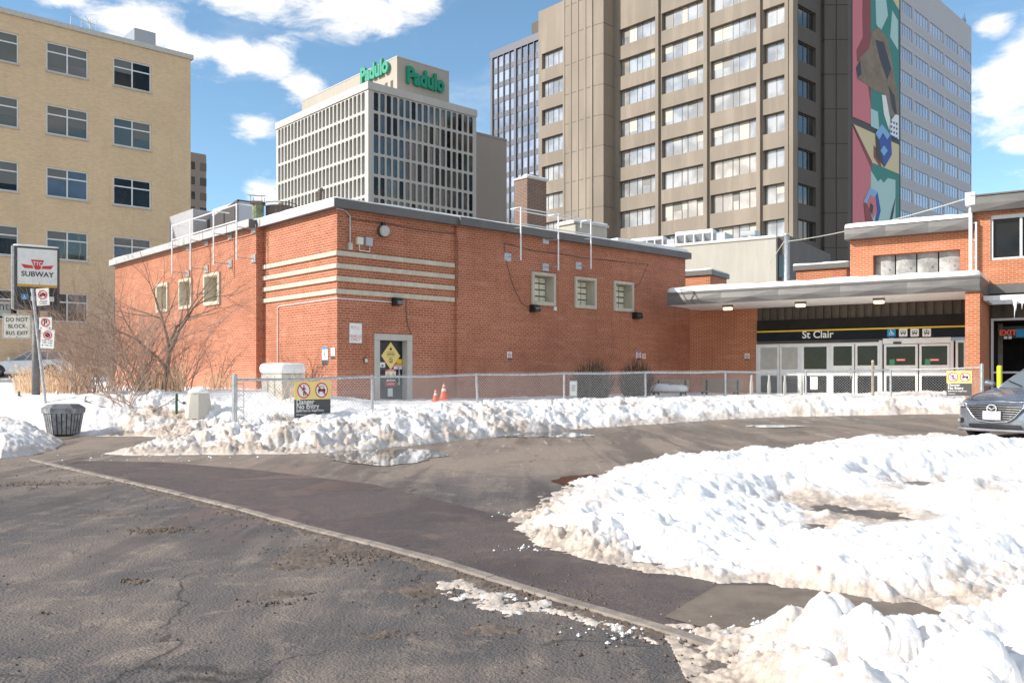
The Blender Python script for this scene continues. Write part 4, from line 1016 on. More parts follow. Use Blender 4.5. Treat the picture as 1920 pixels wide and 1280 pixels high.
# bus hall front
b = MB(); b.box(wx0, -.1, wz0, XE - 1, -.06, wz1); b.build('window', M_glassd, sta)
b = MB(); b.box(wx0, -.2, wz0, XE - 1, -.05, wz0 + .07); b.box(wx0, -.2, wz1 - .12, XE - 1, -.05, wz1)
xx = wx0
stepw = FS.t(1912, -.2) - wx0
while xx < XE - 1: b.box(xx, -.195, wz0 + .07, xx + .07, -.055, wz1 - .12); xx += stepw
b.build('window_frame', M_aluw, sta)
b = MB(); b.box(xr - .2, -.7, zlow - .25, XE, -.26, zlow + .04); b.build('lower_fascia', M_fascia, sta)
# white slatted awning frame
pz = FS.z(1870, 560, -1.6); b = MB(); xa0 = FS.t(1846, -2.2)
b.box(xa0, -2.5, pz - .11, XE, -2.40, pz + .03); b.box(xa0, -.75, pz - .11, XE, -.66, pz + .03)
x = xa0
while x < XE: b.box(x, -2.40, pz - .10, x + .1, -.75, pz + .02); x += 1.15
b.build('awning_frame', M_wpaint, sta)
b = MB()
rng = random.Random(5)
for px, L in ((1902, .55), (1904.5, .35), (1916, .3), (1900, .2)):
    x = FS.t(px, -2.5); b.tube([(x, -2.5, pz - .1), (x + .01, -2.5, pz - .1 - L * .5), (x, -2.5, pz - .1 - L)], [.03, .018, .003], 6)
b.build('icicle', mat('ice', (.8, .85, .9), .1, spec=.8), sta)
zo = FS.z(1858, 597, -.1); b = MB(); zr_ = FS.z(1858, 563, -.1)
b.box(xr + .1, .0, zo, XE, .1, zlow)
x = xr + .15
while x < XE: b.box(x, -.06, zo, x + .22, 0, zlow - .25); x += .34
b.build('ribbed_cladding', M_rib, sta)
b = MB(); b.box(ox0, -.05, .3, ox0 + .07, .06, zo); b.box(ox0 + .07, -.05, zo - .07, XE, .06, zo); zm_ = FS.z(1880, 698, 0); b.box(ox0 + .07, -.04, zm_ - .03, XE, .04, zm_ + .03); b.build('opening_frame', M_aluw, sta)
b = MB(); b.box(ox0, 5, 0, XE, 5.1, zo); b.box(ox0 - .1, .1, .0, ox0, 5, zo); b.box(ox0, .1, 0, XE, 5, .3); b.box(ox0, .2, zo, XE, 5, zo + .05); b.build('interior', M_int, sta)
b = MB(); b.box(ox0 + .1, 1.2, .3, FS.t(1880, 1.2), 1.26, zo - .1); b.build('inner_wall', mat('inner tan wall', (.22, .19, .15), .7, vary=.3), sta)
b = MB(); b.box(FS.t(1880, 1.1), 1.1, zo - .35, XE, 1.2, zo - .22); b.build('light_trough', mat('dim tube light', (.9, .85, .75), .5, emit=.5), sta)
b = MB(); ex0, ex1 = FS.t(1879, .5), FS.t(1925, .5); ez0, ez1 = FS.z(1880, 634, .5), FS.z(1880, 612, .5); b.box(ex0, .5, ez0, ex1, .56, ez1); eo = b.build('exit_sign', M_black, sta)
text('EXIT', .24, mat('lit red letters', (.8, .10, .06), .5, emit=.15), eo, (FS.t(1890, .49), .49, FS.z(1890, 624, .5)), bold=.008)
b = MB(); x0 = FS.t(1905, .48); b.box(x0, .485, FS.z(1905, 632, .5), x0 + .3, .495, FS.z(1905, 617, .5)); b.build('icon_tile', M_blue, eo)
b = MB(); x0 = FS.t(1882, .48); zz = FS.z(1885, 632, .5); b.box(x0, .485, zz - .06, x0 + .1, .495, zz + .03); b.box(x0 + .13, .485, zz - .06, x0 + .22, .495, zz + .03); b.build('icon_tile', M_wsign, eo)
# downpipe and roof leader head
b = MB(); x = FS.t(1820, -.45); zt2 = FS.z(1820, 365, -.45); b.tube([(x, -.45, zf1 + .1), (x, -.45, zt2)], .055, 8); b.box(x - .14, -.6, zt2 - .35, x + .14, -.32, zt2 + .05)
x2 = FS.t(1830, -.45); b.tube([(x2, -.4, zf1 + .1), (x2, -.4, zU + .2)], .03, 6)
for k in range(4): zz = zf1 + .3 + k * .55; b.tube([(x, -.42, zz), (x2, -.4, zz)], .015, 5)
b.build('downpipe', M_wpaint, sta)
# rear low brick blocks with fascias
def small_block(p0, p1, pyt, pyb, yy, label, sunny=True, back=2.0):
    t0, t1 = FS.t(p0, yy), FS.t(p1, yy); zt_ = FS.z(p0, pyb, yy); zf = FS.z(p0, pyt, yy)
    r = FS.root('brick_roof_block', label, 'roof block', (t0 + t1) / 2, yy, 3.2)
    w = (t1 - t0) / 2
    b = MB(); b.box(-w + .1, 0, 0, w - .1, back, zt_ - 3.2); b.build('wall', M_brick2 if sunny else M_brick, r)
    b = MB(); b.box(-w, -.1, zt_ - 3.2, w, back + .1, zf - 3.2); b.build('roof', M_fasciad, r)
    snow_slab('roof_snow', [(-w, -.1), (w, -.1), (w, back), (-w, back)], zf - 3.2 + .002, .07, r, 2, inset=.01)
small_block(1488, 1592, 499, 508, 3.6, 'low orange brick block with snowy fascia behind the canopy')
small_block(1274, 1336, 510, 519, 4.2, 'squat brick roof block between the long brick wall and the canopy', True)
# canopy lamps
for i, (px, py) in enumerate(((1364.5, 578), (1501, 573.5), (1648, 567))):
    yy = -2.0; x = FS.t(px, yy)
    r = FS.root('canopy_lamp', ['lit canopy lamp at the brick wall end', 'lit canopy lamp above the station name', 'lit canopy lamp above the sliding doors'][i], 'lamp', x, yy, zf0, group='lit lamps under the station canopy')
    b = MB(); b.box(-.17, -.1, -.07, .17, .1, .004); b.build('housing', M_bronze, r, bevel=.01)
    b = MB(); b.prismx([(-.09, -.07), (.09, -.07), (.07, -.17), (-.07, -.17)], -.15, .15); b.build('lens', M_lamp, r, bevel=.02)
rsign(1396.5, 662.5, 1405.5, 675.5, 'small no smoking notice on the brick wall beside the station doors', 0, fr=FS)

# ================================================================ BUILDINGS BEHIND
def fr_at(px, Y, deg): return Fr((px - CX) / F * Y, Y, deg)
def window_unit(parent, mp, t0, t1, z0, z1, d0, glass, frame, fw=.06, cols=(.5,), transom=None, name='window'):
    """frame mesh with mullions (part) and its pane (sub-part); d0 = depth of the glass plane behind the wall face"""
    b = MB()
    def bx(ta, tb, za, zb, da, db):
        p, q = mp(ta, za, da), mp(tb, zb, db); b.box(min(p[0], q[0]), min(p[1], q[1]), za, max(p[0], q[0]), max(p[1], q[1]), zb)
    bx(t0, t0 + fw, z0, z1, d0 - .07, d0 + .02); bx(t1 - fw, t1, z0, z1, d0 - .07, d0 + .02)
    bx(t0 + fw, t1 - fw, z0, z0 + fw, d0 - .068, d0 + .02); bx(t0 + fw, t1 - fw, z1 - fw, z1, d0 - .068, d0 + .02)
    for c in cols: x = t0 + (t1 - t0) * c; bx(x - fw / 2, x + fw / 2, z0 + fw, z1 - fw, d0 - .06, d0 + .02)
    if transom:
        zz = z0 + (z1 - z0) * transom; bx(t0 + fw, t1 - fw, zz - fw / 2, zz + fw / 2, d0 - .055, d0 + .02)
    o = b.build(name, frame, parent)
    b = MB(); p, q = mp(t0 + fw * .5, z0, d0 - .01), mp(t1 - fw * .5, z1, d0 + .015)
    b.box(min(p[0], q[0]), min(p[1], q[1]), z0 + fw * .5, max(p[0], q[0]), max(p[1], q[1]), z1 - fw * .5); b.build('pane', glass, o)
    return o

# ---- tan brick office block on the left
FT = fr_at(357.5, 54.0, 42.3)
tan = FT.root('tan_office_block', 'tall tan brick office block with white framed windows at the left edge', 'building')
zt = FT.z(357, 112)
tA0, tA1, tB0, tB1 = FT.t(87), FT.t(165), FT.t(212.5), FT.t(284); ptch = tB0 - tA0; ww = (tA1 - tA0 + tB1 - tB0) / 2
ztp = FT.z(87, 77); zbt = FT.z(87, 132); ztp2 = FT.z(87, 194.5); fh = ztp - ztp2; wh = ztp - zbt
holes = []
TL = -30
for c in range(-3, 2):
    x = tA0 + c * ptch + (0 if c < 1 else 0)
    for r_ in range(5):
        holes.append((x, x + ww, ztp - r_ * fh - wh, ztp - r_ * fh))
b = MB(); wallgrid(b, mp_right(0), TL, 0, 0, zt, holes, .14); b.add([(0, 0, 0), (0, 14, 0), (0, 14, zt), (0, 0, zt)], [(0, 1, 2, 3)]); b.add([(TL, 0, zt), (0, 0, zt), (0, 14, zt), (TL, 14, zt)], [(0, 1, 2, 3)]); b.add([(TL, 14, 0), (0, 14, 0), (0, 14, zt), (TL, 14, zt)], [(0, 1, 2, 3)])
b.build('wall', M_tan, tan)
b = MB(); b.box(TL, -.12, zt, .14, .5, zt + .28); b.build('coping', M_gsign, tan)
rng = random.Random(8)
gl = [M_glassg, M_glassd, glass_mat('blue grey window glass', (.05, .07, .11), .05, 0, .9, .5, .3, .02)]
bl = mat('dim roller blind', (.13, .135, .13), .5)
for i, h in enumerate(holes):
    if h[1] < FT.t(-60): continue
    o = window_unit(tan, mp_right(0), *h, .14, rng.choice(gl), M_aluw, .07, (.5,), .68)
    b = MB(); b.box(h[0] - .05, -.08, h[2] - .09, h[1] + .05, .06, h[2] - .002); b.build('sill', M_conc, o)
    for s_ in (0, 1):
        if rng.random() < .65:
            x0 = h[0] + .07 + s_ * ww / 2; k = rng.uniform(.3, .8); b = MB(); b.box(x0, .118, h[3] - wh * k, x0 + ww / 2 - .1, .124, h[3] - .07); b.build('blind', bl, o)
    if h[0] > FT.t(-20) and h[2] > 8:
        n = rng.randint(0, 5)
        for q in range(n):      # dark lumps of old snow and birds on the sills
            pass
b = MB(); x0 = FT.t(0, -.0); b.box(FT.t(-30), .06, FT.z(0, 592), FT.t(21), .1, FT.z(0, 565)); so_ = b.build('window_sign', mat('pale green sign', (.42, .46, .42), .6), tan)
text('Dentist', .62, M_dgrey, so_, (FT.t(4), .055, FT.z(5, 574)), bold=.004)
b = MB(); xa, xb = FT.t(252, 3), FT.t(292, 3); b.box(xa, 3, zt - .1, xb, 5, FT.z(252, 52, 3)); b.box(xa + .3, 2.97, zt + .2, xb - .3, 3.0, zt + .8, 0); b.build('lift_housing', M_duct, tan)
b = MB()
for px in (130, 150, 166, 178): x = FT.t(px, 1.5); b.tube([(x, 1.5, zt), (x + .1, 1.5, zt + 1.5)], .02, 4)
b.tube([(FT.t(130, 1.5), 1.5, zt + 1.4), (FT.t(178, 1.5), 1.5, zt + 1.2)], .02, 4); b.tube([(FT.t(160, 1.5), 1.5, zt + 1.6), (FT.t(196, 1.5), 1.5, zt)], .02, 4); b.build('roof_railing', M_galv, tan)

# ---- small stepped tower peeping out behind it
FQ = fr_at(357, 190, 42.3)
q = fr_at(368, 190, 42.3).root('apartment_tower', 'narrow taupe apartment tower between the tan block and the sky', 'building')
b = MB(); Lq = fr_at(368, 190, 42.3).t(392); zq = zat(287, 190); b.prismz([(-14, 0), (Lq - .8, 0), (Lq, 1.5), (Lq, 14), (-14, 14)], 0, zq); b.box(-14, 3, zq, Lq * .45, 12, zat(281, 190)); b.build('wall', conc_mat('taupe render', (.30, .25, .22), .15, .1), q)
fq = fr_at(368, 190, 42.3)
for r_ in range(4):
    for c, (p0, p1) in enumerate(((358.5, 365.5), (375, 387))):
        z1 = zat(304 + r_ * 28, 190); x0, x1 = fq.t(p0), fq.t(p1)
        b = MB(); b.box(x0, -.06, z1 - 1.7, x1, .02, z1); b.build('window', M_glassp if c == 0 or r_ % 2 else M_bronze, q)

# ---- white grid office block with green lettering
FP = fr_at(690.5, 142, 42.3); FPl = fr_at(690.5, 142, -47.7)
pad = FP.root('grid_office_block', 'pale concrete office block gridded with tall rounded windows and green rooftop lettering', 'building')
PR = FP.t(893); PL = -FPl.t(518)
zc = FP.z(693, 171); fl_ = FP.z(705, 171) - FP.z(705, 210.5); zroof = FP.z(691, 153)
def rounded_cell(b, mp, t0, t1, z0, z1, a0, a1, c0, c1, dep, r):
    N = 3; inn = []
    for (cx_, cz_, st) in ((a1 - r, c1 - r, 0), (a0 + r, c1 - r, 90), (a0 + r, c0 + r, 180), (a1 - r, c0 + r, 270)):
        for k in range(N + 1):
            an = R(st + 90 * k / N); inn.append((cx_ + r * math.cos(an), cz_ + r * math.sin(an)))
    outc = [(t1, z1), (t0, z1), (t0, z0), (t1, z0)]; n = len(inn); vs = [mp(t, z, 0) for t, z in outc] + [mp(t, z, 0) for t, z in inn] + [mp(t, z, dep) for t, z in inn]
    fs = []
    for c in range(4):
        base = 4 + c * (N + 1)
        for k in range(N): fs.append((c, base + k + 1, base + k))
        nx = 4 + ((c + 1) % 4) * (N + 1); fs.append((c, (c + 1) % 4, nx, base + N))
    for k in range(n): fs.append((4 + k, 4 + (k + 1) % n, 4 + n + (k + 1) % n, 4 + n + k))
    b.add(vs, fs); return [mp(t, z, dep - .03) for t, z in inn]
b = MB(); cells = []
edge = .9; nR, nL, nf = 17, 24, 9
for (mp, L, n, left) in ((mp_right(0), PR, nR, False), (mp_left(0), PL, nL, True)):
    cw = (L - edge - .6) / n
    b.add([mp(0, 0, 0), mp(edge, 0, 0), mp(edge, zc + .3, 0), mp(0, zc + .3, 0)], [(0, 1, 2, 3)]); b.add([mp(L - .6, 0, 0), mp(L, 0, 0), mp(L, zc + .3, 0), mp(L - .6, zc + .3, 0)], [(0, 1, 2, 3)])
    for j in range(nf):
        z1 = zc - j * fl_
        for i in range(n):
            t0 = edge + i * cw
            pn = rounded_cell(b, mp, t0, t0 + cw, z1 - fl_ + .25, z1 + .25, t0 + cw * .13, t0 + cw * .87, z1 - fl_ + .48, z1 + .06, .75 if left else .22, .26)
            cells.append((left, j, i, pn))
    b.add([mp(0, 0, 0), mp(L, 0, 0), mp(L, zc - nf * fl_ + .25, 0), mp(0, zc - nf * fl_ + .25, 0)], [(0, 1, 2, 3)])
    b.add([mp(0, zc + .25, -.15), mp(L + .1, zc + .25, -.15), mp(L + .1, zroof, -.15), mp(0, zroof, -.15)], [(0, 1, 2, 3)])
b.box(-.18, -.18, zc + .28, PR + .1, PL + .1, zroof); b.add([(PR, 0, 0), (PR, PL, 0), (PR, PL, zc + .3), (PR, 0, zc + .3)], [(0, 1, 2, 3)]); b.add([(0, PL, 0), (PR, PL, 0), (PR, PL, zc + .3), (0, PL, zc + .3)], [(0, 1, 2, 3)])
b.build('wall', M_pad, pad)
b = MB(); b.box(.8, .3, 0, PR - .1, PL - 1, zc); b.build('core', M_int, pad)
gp = [M_glassp, M_glassd, M_glassg, glass_mat('brownish office glass', (.09, .075, .06), .05, 0, 1, .5, .3, .1)]
cells.sort(key=lambda c: (c[0], c[1]))
rest = MB()
for n_, (left, j, i, pn) in enumerate(cells):
    if n_ < 99:
        w_ = MB(); w_.add(pn, [tuple(range(len(pn)))]); w_.build('window', rng.choice(gp), pad)
    else: rest.add(pn, [tuple(range(len(pn)))])
tag(rest.build('windows', M_glassg, pad), kind='stuff')
fpR = fr_at(744.5, 151, 42.3); fpL = fr_at(744.5, 151, -47.7)
px_, py_ = 0, 0
orig = Vector(fpR.w(0)[:2]) - Vector(FP.w(0)[:2]); ox_, oy_ = orig.dot(FP.X), orig.dot(FP.Y)
W1 = fpR.t(842); L1 = -fpL.t(566); zph = fpR.z(745, 107)
b = MB(); b.box(ox_, oy_, zroof - .02, ox_ + W1, oy_ + L1, zph); ph = b.build('penthouse', M_padp, pad)
b = MB()
for k in range(6): y = oy_ + 1.2 + k * 1.7; b.box(ox_ - .02, y, zroof, ox_ + .01, y + .8, zroof + 3.6)
b.build('louvre', M_beiged, ph)
b = MB(); b.box(ox_ - .06, oy_ - .06, zph, ox_ + W1 + .06, oy_ + L1, zph + .18); b.build('coping', M_gsign, ph)
zl_ = fpR.z(795, 152); hL = 3.9
bw = fpR.t(830) - fpR.t(760)
t_ = text('Padulo', hL, M_green, ph, (ox_ + (fpR.t(760) + fpR.t(830)) / 2, oy_ - .35, zl_), bold=.19, ext=.25); sx = bw / max(.1, t_.dimensions.x); t_.scale = (sx, 1, 1)
zl2 = fpL.z(707, 134); bw = abs(fpL.t(732) - fpL.t(680)); 
t_ = text('Padulo', hL * .95, mat('pale green letters', (.05, .30, .19), .4), ph, (ox_ - .35, oy_ - (fpL.t(732) + fpL.t(680)) / 2, zl2), (R(90), 0, R(-90)), bold=.17, ext=.25); t_.scale = (bw / max(.1, t_.dimensions.x), 1, 1)

# ---- plain slab beside it
fs_ = fr_at(889, 168, 42.3); sl2 = fs_.root('blank_slab_tower', 'plain pinkish taupe slab between the gridded block and the dark glass tower', 'building')
b = MB(); b.box(0, 0, 0, fs_.t(950), 20, zat(250, 168)); b.box(-.1, -.1, zat(250, 168), fs_.t(950), 20, zat(250, 168) + .4); b.build('wall', conc_mat('taupe slab', (.36, .30, .26), .1, .08), sl2)

# ---- dark blue glass tower
FD = fr_at(920.5, 215, -47.7)
dk = FD.root('glass_office_tower', 'dark blue glass office tower with thin vertical mullions', 'building')
DW = FD.t(1040); zd = FD.z(920.5, 99)
b = MB(); b.box(0, .25, 0, DW, 25, zd); b.build('core', mat('dark tower core', (.05, .05, .06), .6), dk)
b = MB(); b.box(-.2, -.25, zd - 1.7, DW, 25.2, zd); ncol = 0
bayw = 8.6; cps = []
x = .5
while x < DW - 1:
    b.box(x - .35, -.3, 0, x + .35, .3, zd - 1.7)
    for k in range(1, 4): b.box(x + bayw * k / 4 - .09, -.22, 0, x + bayw * k / 4 + .09, .3, zd - 1.7)
    cps.append(x); x += bayw
b.build('mullions', mat('tower mullion metal', (.12, .12, .14), .5, .3), dk)
b = MB(); cnt = 0; fh_ = 3.75
nfl = 16; restd = MB()
spd = MB()
for j in range(nfl):
    z1 = zd - 1.9 - j * fh_
    spd.box(0, .05, z1 - fh_, DW, .24, z1 - fh_ + 1.3)
    for x in cps:
        for k in range(4):
            a, c = x + bayw * k / 4 + .1, x + bayw * (k + 1) / 4 - .1
            if c > DW: continue
            if FD.o.y + FD.Y.y * 0 and FD.w(a)[0] / FD.w(a)[1] > (1012 - CX) / F: continue
            if cnt < 99: q_ = MB(); q_.box(a, .15, z1 - fh_ + 1.3, c, .22, z1); q_.build('window', M_glassb, dk)
            else: restd.box(a, .15, z1 - fh_ + 1.3, c, .22, z1)
            cnt += 1
spd.build('spandrel', mat('tower spandrel', (.17, .17, .19), .3, .3, vary=.2), dk)
if restd.v: tag(restd.build('windows', M_glassb, dk), kind='stuff')
b = MB(); a = FD.t(997, 3); b.box(a, 3, zd, DW, 20, FD.z(997, 44, 3)); b.build('penthouse', M_beiged, dk)

# ---- big beige precast tower
FB = fr_at(1484, 87.5, 42.3); FBl = fr_at(1484, 87.5, -47.7)
bt_ = FB.root('beige_office_tower', 'tall beige precast office tower with long window bands and a shaded ribbed side', 'building')
def yb(px, xo=0.0):     # local y on plane x = xo
    o = FB.o + FB.X * xo; f_ = Fr(o.x, o.y, -47.7); return -f_.t(px)
ztopw = 43.0; fhb = 3.64; whb = 2.02; ZTOP = 62.0
z0b = 1.3 + (HZ - 43.6) / F * (FB.o.y + FB.Y.y * yb(1195))
ztopw = z0b
bays = [(1160.5, 1229.5), (1240.5, 1318.5), (1332, 1419), (1430.5, 1473)]
ymain = yb(1152)
holes = []
for p0, p1 in bays:
    for k in range(9): z1 = ztopw - k * fhb; holes.append((yb(p1), yb(p0), z1 - whb, z1))
b = MB(); wallgrid(b, mp_left(0), 0, ymain, 0, ZTOP, holes, .55)
# projecting stair block + chamfer + left part
pj = 2.6
yA = ymain
ypj = yb(1110, -pj)
# dark face (y = yA) spans x from 0 to -(d)
def xb(px, yy): return FB.t(px, yy)
xd = xb(1131.5, yA)
yc = yb(1110, xd - 1.6); 
pj2 = xd - (yc - yA) * .8
yc = yb(1110, pj2); yd = yb(1055.5, pj2); ye = yb(1009.5, pj2 + .9)
b.add([(0, yA, 0), (xd, yA, 0), (xd, yA, ZTOP), (0, yA, ZTOP)], [(0, 1, 2, 3)])
b.add([(xd, yA, 0), (pj2, yc, 0), (pj2, yc, ZTOP), (xd, yA, ZTOP)], [(0, 1, 2, 3)])
b.add([(pj2, yc, 0), (pj2, yd, 0), (pj2, yd, ZTOP), (pj2, yc, ZTOP)], [(0, 1, 2, 3)])
zl0 = Fr(*FB.w(pj2 + .9, 0)[:2], -47.7)
zlt = zl0.z(1020, 18)
lh = [(yb(1055.5, pj2 + .9) + .0, yb(1016, pj2 + .9), ztopw - k * fhb - whb, ztopw - k * fhb) for k in range(7)]
ye0 = lh[0][0] - .1
wallgrid(b, mp_left(pj2 + .9), ye0, ye, 0, zlt, lh, .5)
b.add([(pj2, yd, 0), (pj2 + .9, yd, 0), (pj2 + .9, yd, ZTOP), (pj2, yd, ZTOP)], [(0, 1, 2, 3)]); b.add([(pj2 + .9, ye, 0), (8, ye, 0), (8, ye, zlt), (pj2 + .9, ye, zlt)], [(0, 1, 2, 3)])
b.add([(pj2 + .9, ye0, zlt), (pj2 + .9, ye, zlt), (12, ye, zlt), (12, ye0, zlt)], [(0, 1, 2, 3)]); b.add([(0, 0, ZTOP), (0, yd, ZTOP), (14, yd, ZTOP), (14, 0, ZTOP)], [(0, 1, 2, 3)]); b.add([(pj2, yd, zlt), (pj2, yd, ZTOP), (12, yd, ZTOP), (12, yd, zlt)], [(0, 1, 2, 3)])
twb = b
# panel joints as recessed dark strips, piers, sloped sills
jt = MB()
for k in range(-6, 11):
    z = ztopw - k * fhb + .55
    jt.box(pj2 - .012, yc, z, pj2 - .002, yd, z + .07); jt.box(xd, yA - .012, z, 0, yA - .002, z + .07)
    jt.add([(xd - .01, yA, z), (pj2 - .01, yc, z), (pj2 - .01, yc, z + .07), (xd - .01, yA, z + .07)], [(0, 1, 2, 3)])
twb.merge(jt, 1).build('wall', [M_beige, M_beiged], bt_)
rb_ = MB()
for f in (.2, .45, .7, .93): y = yc + (yd - yc) * f; rb_.box(pj2 - .07, y, 0, pj2 - .001, y + .3, ZTOP)
rb_.box(pj2 - .1, yc - .12, 0, pj2 + .05, yc + .12, ZTOP)
rb_.build('rib', M_beige, bt_)
pr = MB()
for px in (1234.5, 1325.5, 1424.5): y = yb(px); pr.box(-.32, y - .22, 0, .02, y + .22, ZTOP)
pr.build('pier', M_beige, bt_)
cp = MB(); cp.box(-.4, -.4, 0, .5, .55, ZTOP); cp.box(-.5, .1, 0, -.39, .4, ZTOP); cp.build('corner_pier', M_beige, bt_)
for h in holes:
    o = window_unit(bt_, mp_left(0), *h, .5, rng.choice([M_glasst, M_glasst, M_glasst, glass_mat('tower window glass bright', (.56, .53, .50), .08, .5, .8, .2, .5, .02)]), M_bronze, .07, (.2, .42, .56, .78) if h[1] - h[0] > 4 else (.5,))
    nb_ = 5 if h[1] - h[0] > 4 else 2; cs_ = [0, .2, .42, .56, .78, 1] if nb_ == 5 else [0, .5, 1]
    for q in range(nb_):
        if rng.random() < .24:
            k = rng.choice([.25, .5, .5, .8, 1.0]); x0, x1 = h[0] + (h[1] - h[0]) * cs_[q] + .06, h[0] + (h[1] - h[0]) * cs_[q + 1] - .04
            bb_ = MB(); bb_.box(.472, x0, h[3] - (h[3] - h[2] - .08) * k, .482, x1, h[3] - .06); bb_.build('blind', mat('office blind pale', (.50, .47, .42), .6) if rng.random() < .75 else mat('office blind grey', (.20, .19, .18), .5), o)
    s_ = MB(); s_.prismy([(-.0, h[2] - .55), (.5, h[2]), (.5, h[2] - .03), (.02, h[2] - .56)], h[0], h[1]); s_.build('sill', M_beige, o)
for h in lh: window_unit(bt_, mp_left(pj2 + .9), *h, .45, M_glasst, M_bronze, .07, (.3, .55, .8))
# dark side: windows, then faceted blank stair, then the painted end wall
xs0, xs1 = .9, xb(1541, 0)
b = MB(); dh = [(xb(1491.5, 0), xb(1530, 0), ztopw - k * fhb - whb, ztopw - k * fhb) for k in range(9)]
wallgrid(b, mp_right(0), .5, xs1, 0, ZTOP, dh, .35)
xq = xb(1541, 0); Pq = FB.w(xq, 0); Yq = Pq[1]
def to_loc(p): d = Vector(p[:2]) - FB.o; return d.dot(FB.X), d.dot(FB.Y)
q1 = to_loc(at(1541, Yq)); q2 = to_loc(at(1546, Yq - .4)); q3 = to_loc(at(1590, Yq - .4)); q4 = to_loc(at(1596.5, Yq + .3))
for u_, v_ in ((q1, q2), (q2, q3), (q3, q4)): b.add([(*u_, 0), (*v_, 0), (*v_, ZTOP), (*u_, ZTOP)], [(0, 1, 2, 3)])
b.add([(*q4, ZTOP), (*q1, ZTOP), (0, 0, ZTOP), (q4[0], 14, ZTOP)], [(0, 1, 2, 3)])
swb = b
jt = MB(); 
for k in range(-6, 11):
    z = ztopw - k * fhb - 2.9 + .3
    for u_, v_ in ((q1, q2), (q2, q3), (q3, q4)):
        n_ = Vector((v_[1] - u_[1], -(v_[0] - u_[0]))).normalized() * .02
        jt.add([(u_[0] + n_.x, u_[1] + n_.y, z), (v_[0] + n_.x, v_[1] + n_.y, z), (v_[0] + n_.x, v_[1] + n_.y, z + .09), (u_[0] + n_.x, u_[1] + n_.y, z + .09)], [(0, 1, 2, 3)])
mid = ((q2[0] + q3[0]) / 2, (q2[1] + q3[1]) / 2)
n_ = Vector((q3[1] - q2[1], -(q3[0] - q2[0]))).normalized() * .03; t__ = Vector((q3[0] - q2[0], q3[1] - q2[1])).normalized() * .06
jt.add([(mid[0] - t__.x + n_.x, mid[1] - t__.y + n_.y, 0), (mid[0] + t__.x + n_.x, mid[1] + t__.y + n_.y, 0), (mid[0] + t__.x + n_.x, mid[1] + t__.y + n_.y, ZTOP), (mid[0] - t__.x + n_.x, mid[1] - t__.y + n_.y, ZTOP)], [(0, 1, 2, 3)])
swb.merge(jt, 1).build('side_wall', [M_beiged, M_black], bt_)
for h in dh: window_unit(bt_, mp_right(0), *h, .33, M_glassp, M_bronze, .06, (.25, .5, .75))
cd = MB(); cd.box(.0, 0, -.0, .02, .02, .01)
# mural end wall
yM = q4[1]; xm0, xm1 = q4[0], xb(1688.5, q4[1])
b = MB(); b.box(xm0, yM, 0, xm1, yM + 8, ZTOP); ew = b.build('end_wall', mat('charcoal end wall', (.085, .08, .075), .7), bt_)
mr = FB.root('painted_mural', 'tall painted mural of pink teal and cream shapes on the end wall', 'mural', xm0, yM, 0)
def mp_(pts, y, m, b): b.decal([(xb(px, yM) - xm0, FB.z(px, py, yM)) for px, py in pts], y, m)
b = MB(); pk, dr_, te, pa, cr, bw_, bd_, bb, db, wh_ = range(10)
xL, xR = 1597.5, 1685
mp_([(xL, -60), (1632, -60), (1632, 305), (1632, 285), (xL, 219)][0:2] + [(1632, 234), (xL, 219)], -.05, pk, b)
mp_([(1632, -60), (xR, -60), (xR, 262), (1632, 237)], -.05, te, b)
mp_([(1617, -60), (1632, -60), (1632, 200), (1628, 170), (1620, 120), (1606, 115), (1605, 95), (1617, 70), (1616, 30)], -.06, dr_, b)
mp_([(1640, -20), (1656, -40), (1664, 30), (1650, 60), (1642, 45)], -.06, pa, b); mp_([(1672, 20), (1683, 40), (1683, 95), (1668, 70)], -.06, pa, b)
mp_([(1668, -30), (xR, -30), (xR, 20), (1672, -2)], -.06, cr, b)
mp_([(1604, 128), (1612, 108), (1628, 92), (1634, 60), (1648, 52), (1664, 76), (1672, 120), (1684, 190), (1684, 235), (1668, 215), (1655, 175), (1640, 172), (1622, 158), (1606, 148)], -.07, bw_, b)
mp_([(1604, 128), (1612, 112), (1614, 140), (1607, 146)], -.08, bd_, b); mp_([(1640, 75), (1656, 80), (1670, 130), (1662, 150), (1648, 110)], -.08, bd_, b); mp_([(1664, 160), (1676, 180), (1682, 225), (1672, 205)], -.08, bd_, b)
mp_([(1652, 178), (1660, 180), (1668, 225), (1666, 245), (1656, 215)], -.08, wh_, b)
mp_([(1632, 204), (1645, 210), (1648, 245), (1632, 237)], -.06, pa, b)
mp_([(1668, 228), (1678, 215), (1684, 217), (1684, 262), (1668, 252)], -.085, wh_, b)
for i in range(4):
    for j in range(3): x, y = 1670 + j * 5, 226 + i * 9 + j * 2; mp_([(x, y), (x + 2, y + 3), (x, y + 6), (x - 2, y + 3)], -.09, db, b)
mp_([(xL, 232), (xR, 272), (xR, 327), (1632, 304)], -.05, cr, b); mp_([(xL, 236), (1632, 315), (1632, 500), (xL, 500)], -.055, pk, b); mp_([(xL, 232), (1600, 234), (1634, 303), (1634, 320)], -.06, dr_, b)
mp_([(1632, 304), (xR, 328), (xR, 500), (1632, 500)], -.052, te, b); mp_([(1632, 320), (1645, 341), (1650, 336), (1656, 343), (1664, 334), (1678, 338), (1678, 500), (1632, 500)], -.06, pa, b)
mp_([(1637, 272), (1643, 280), (1652, 313), (1648, 312), (1637, 295)], -.065, dr_, b)
mp_([(1640, 250), (1652, 233), (1668, 254), (1662, 262), (1654, 250), (1647, 262)], -.09, bb, b)
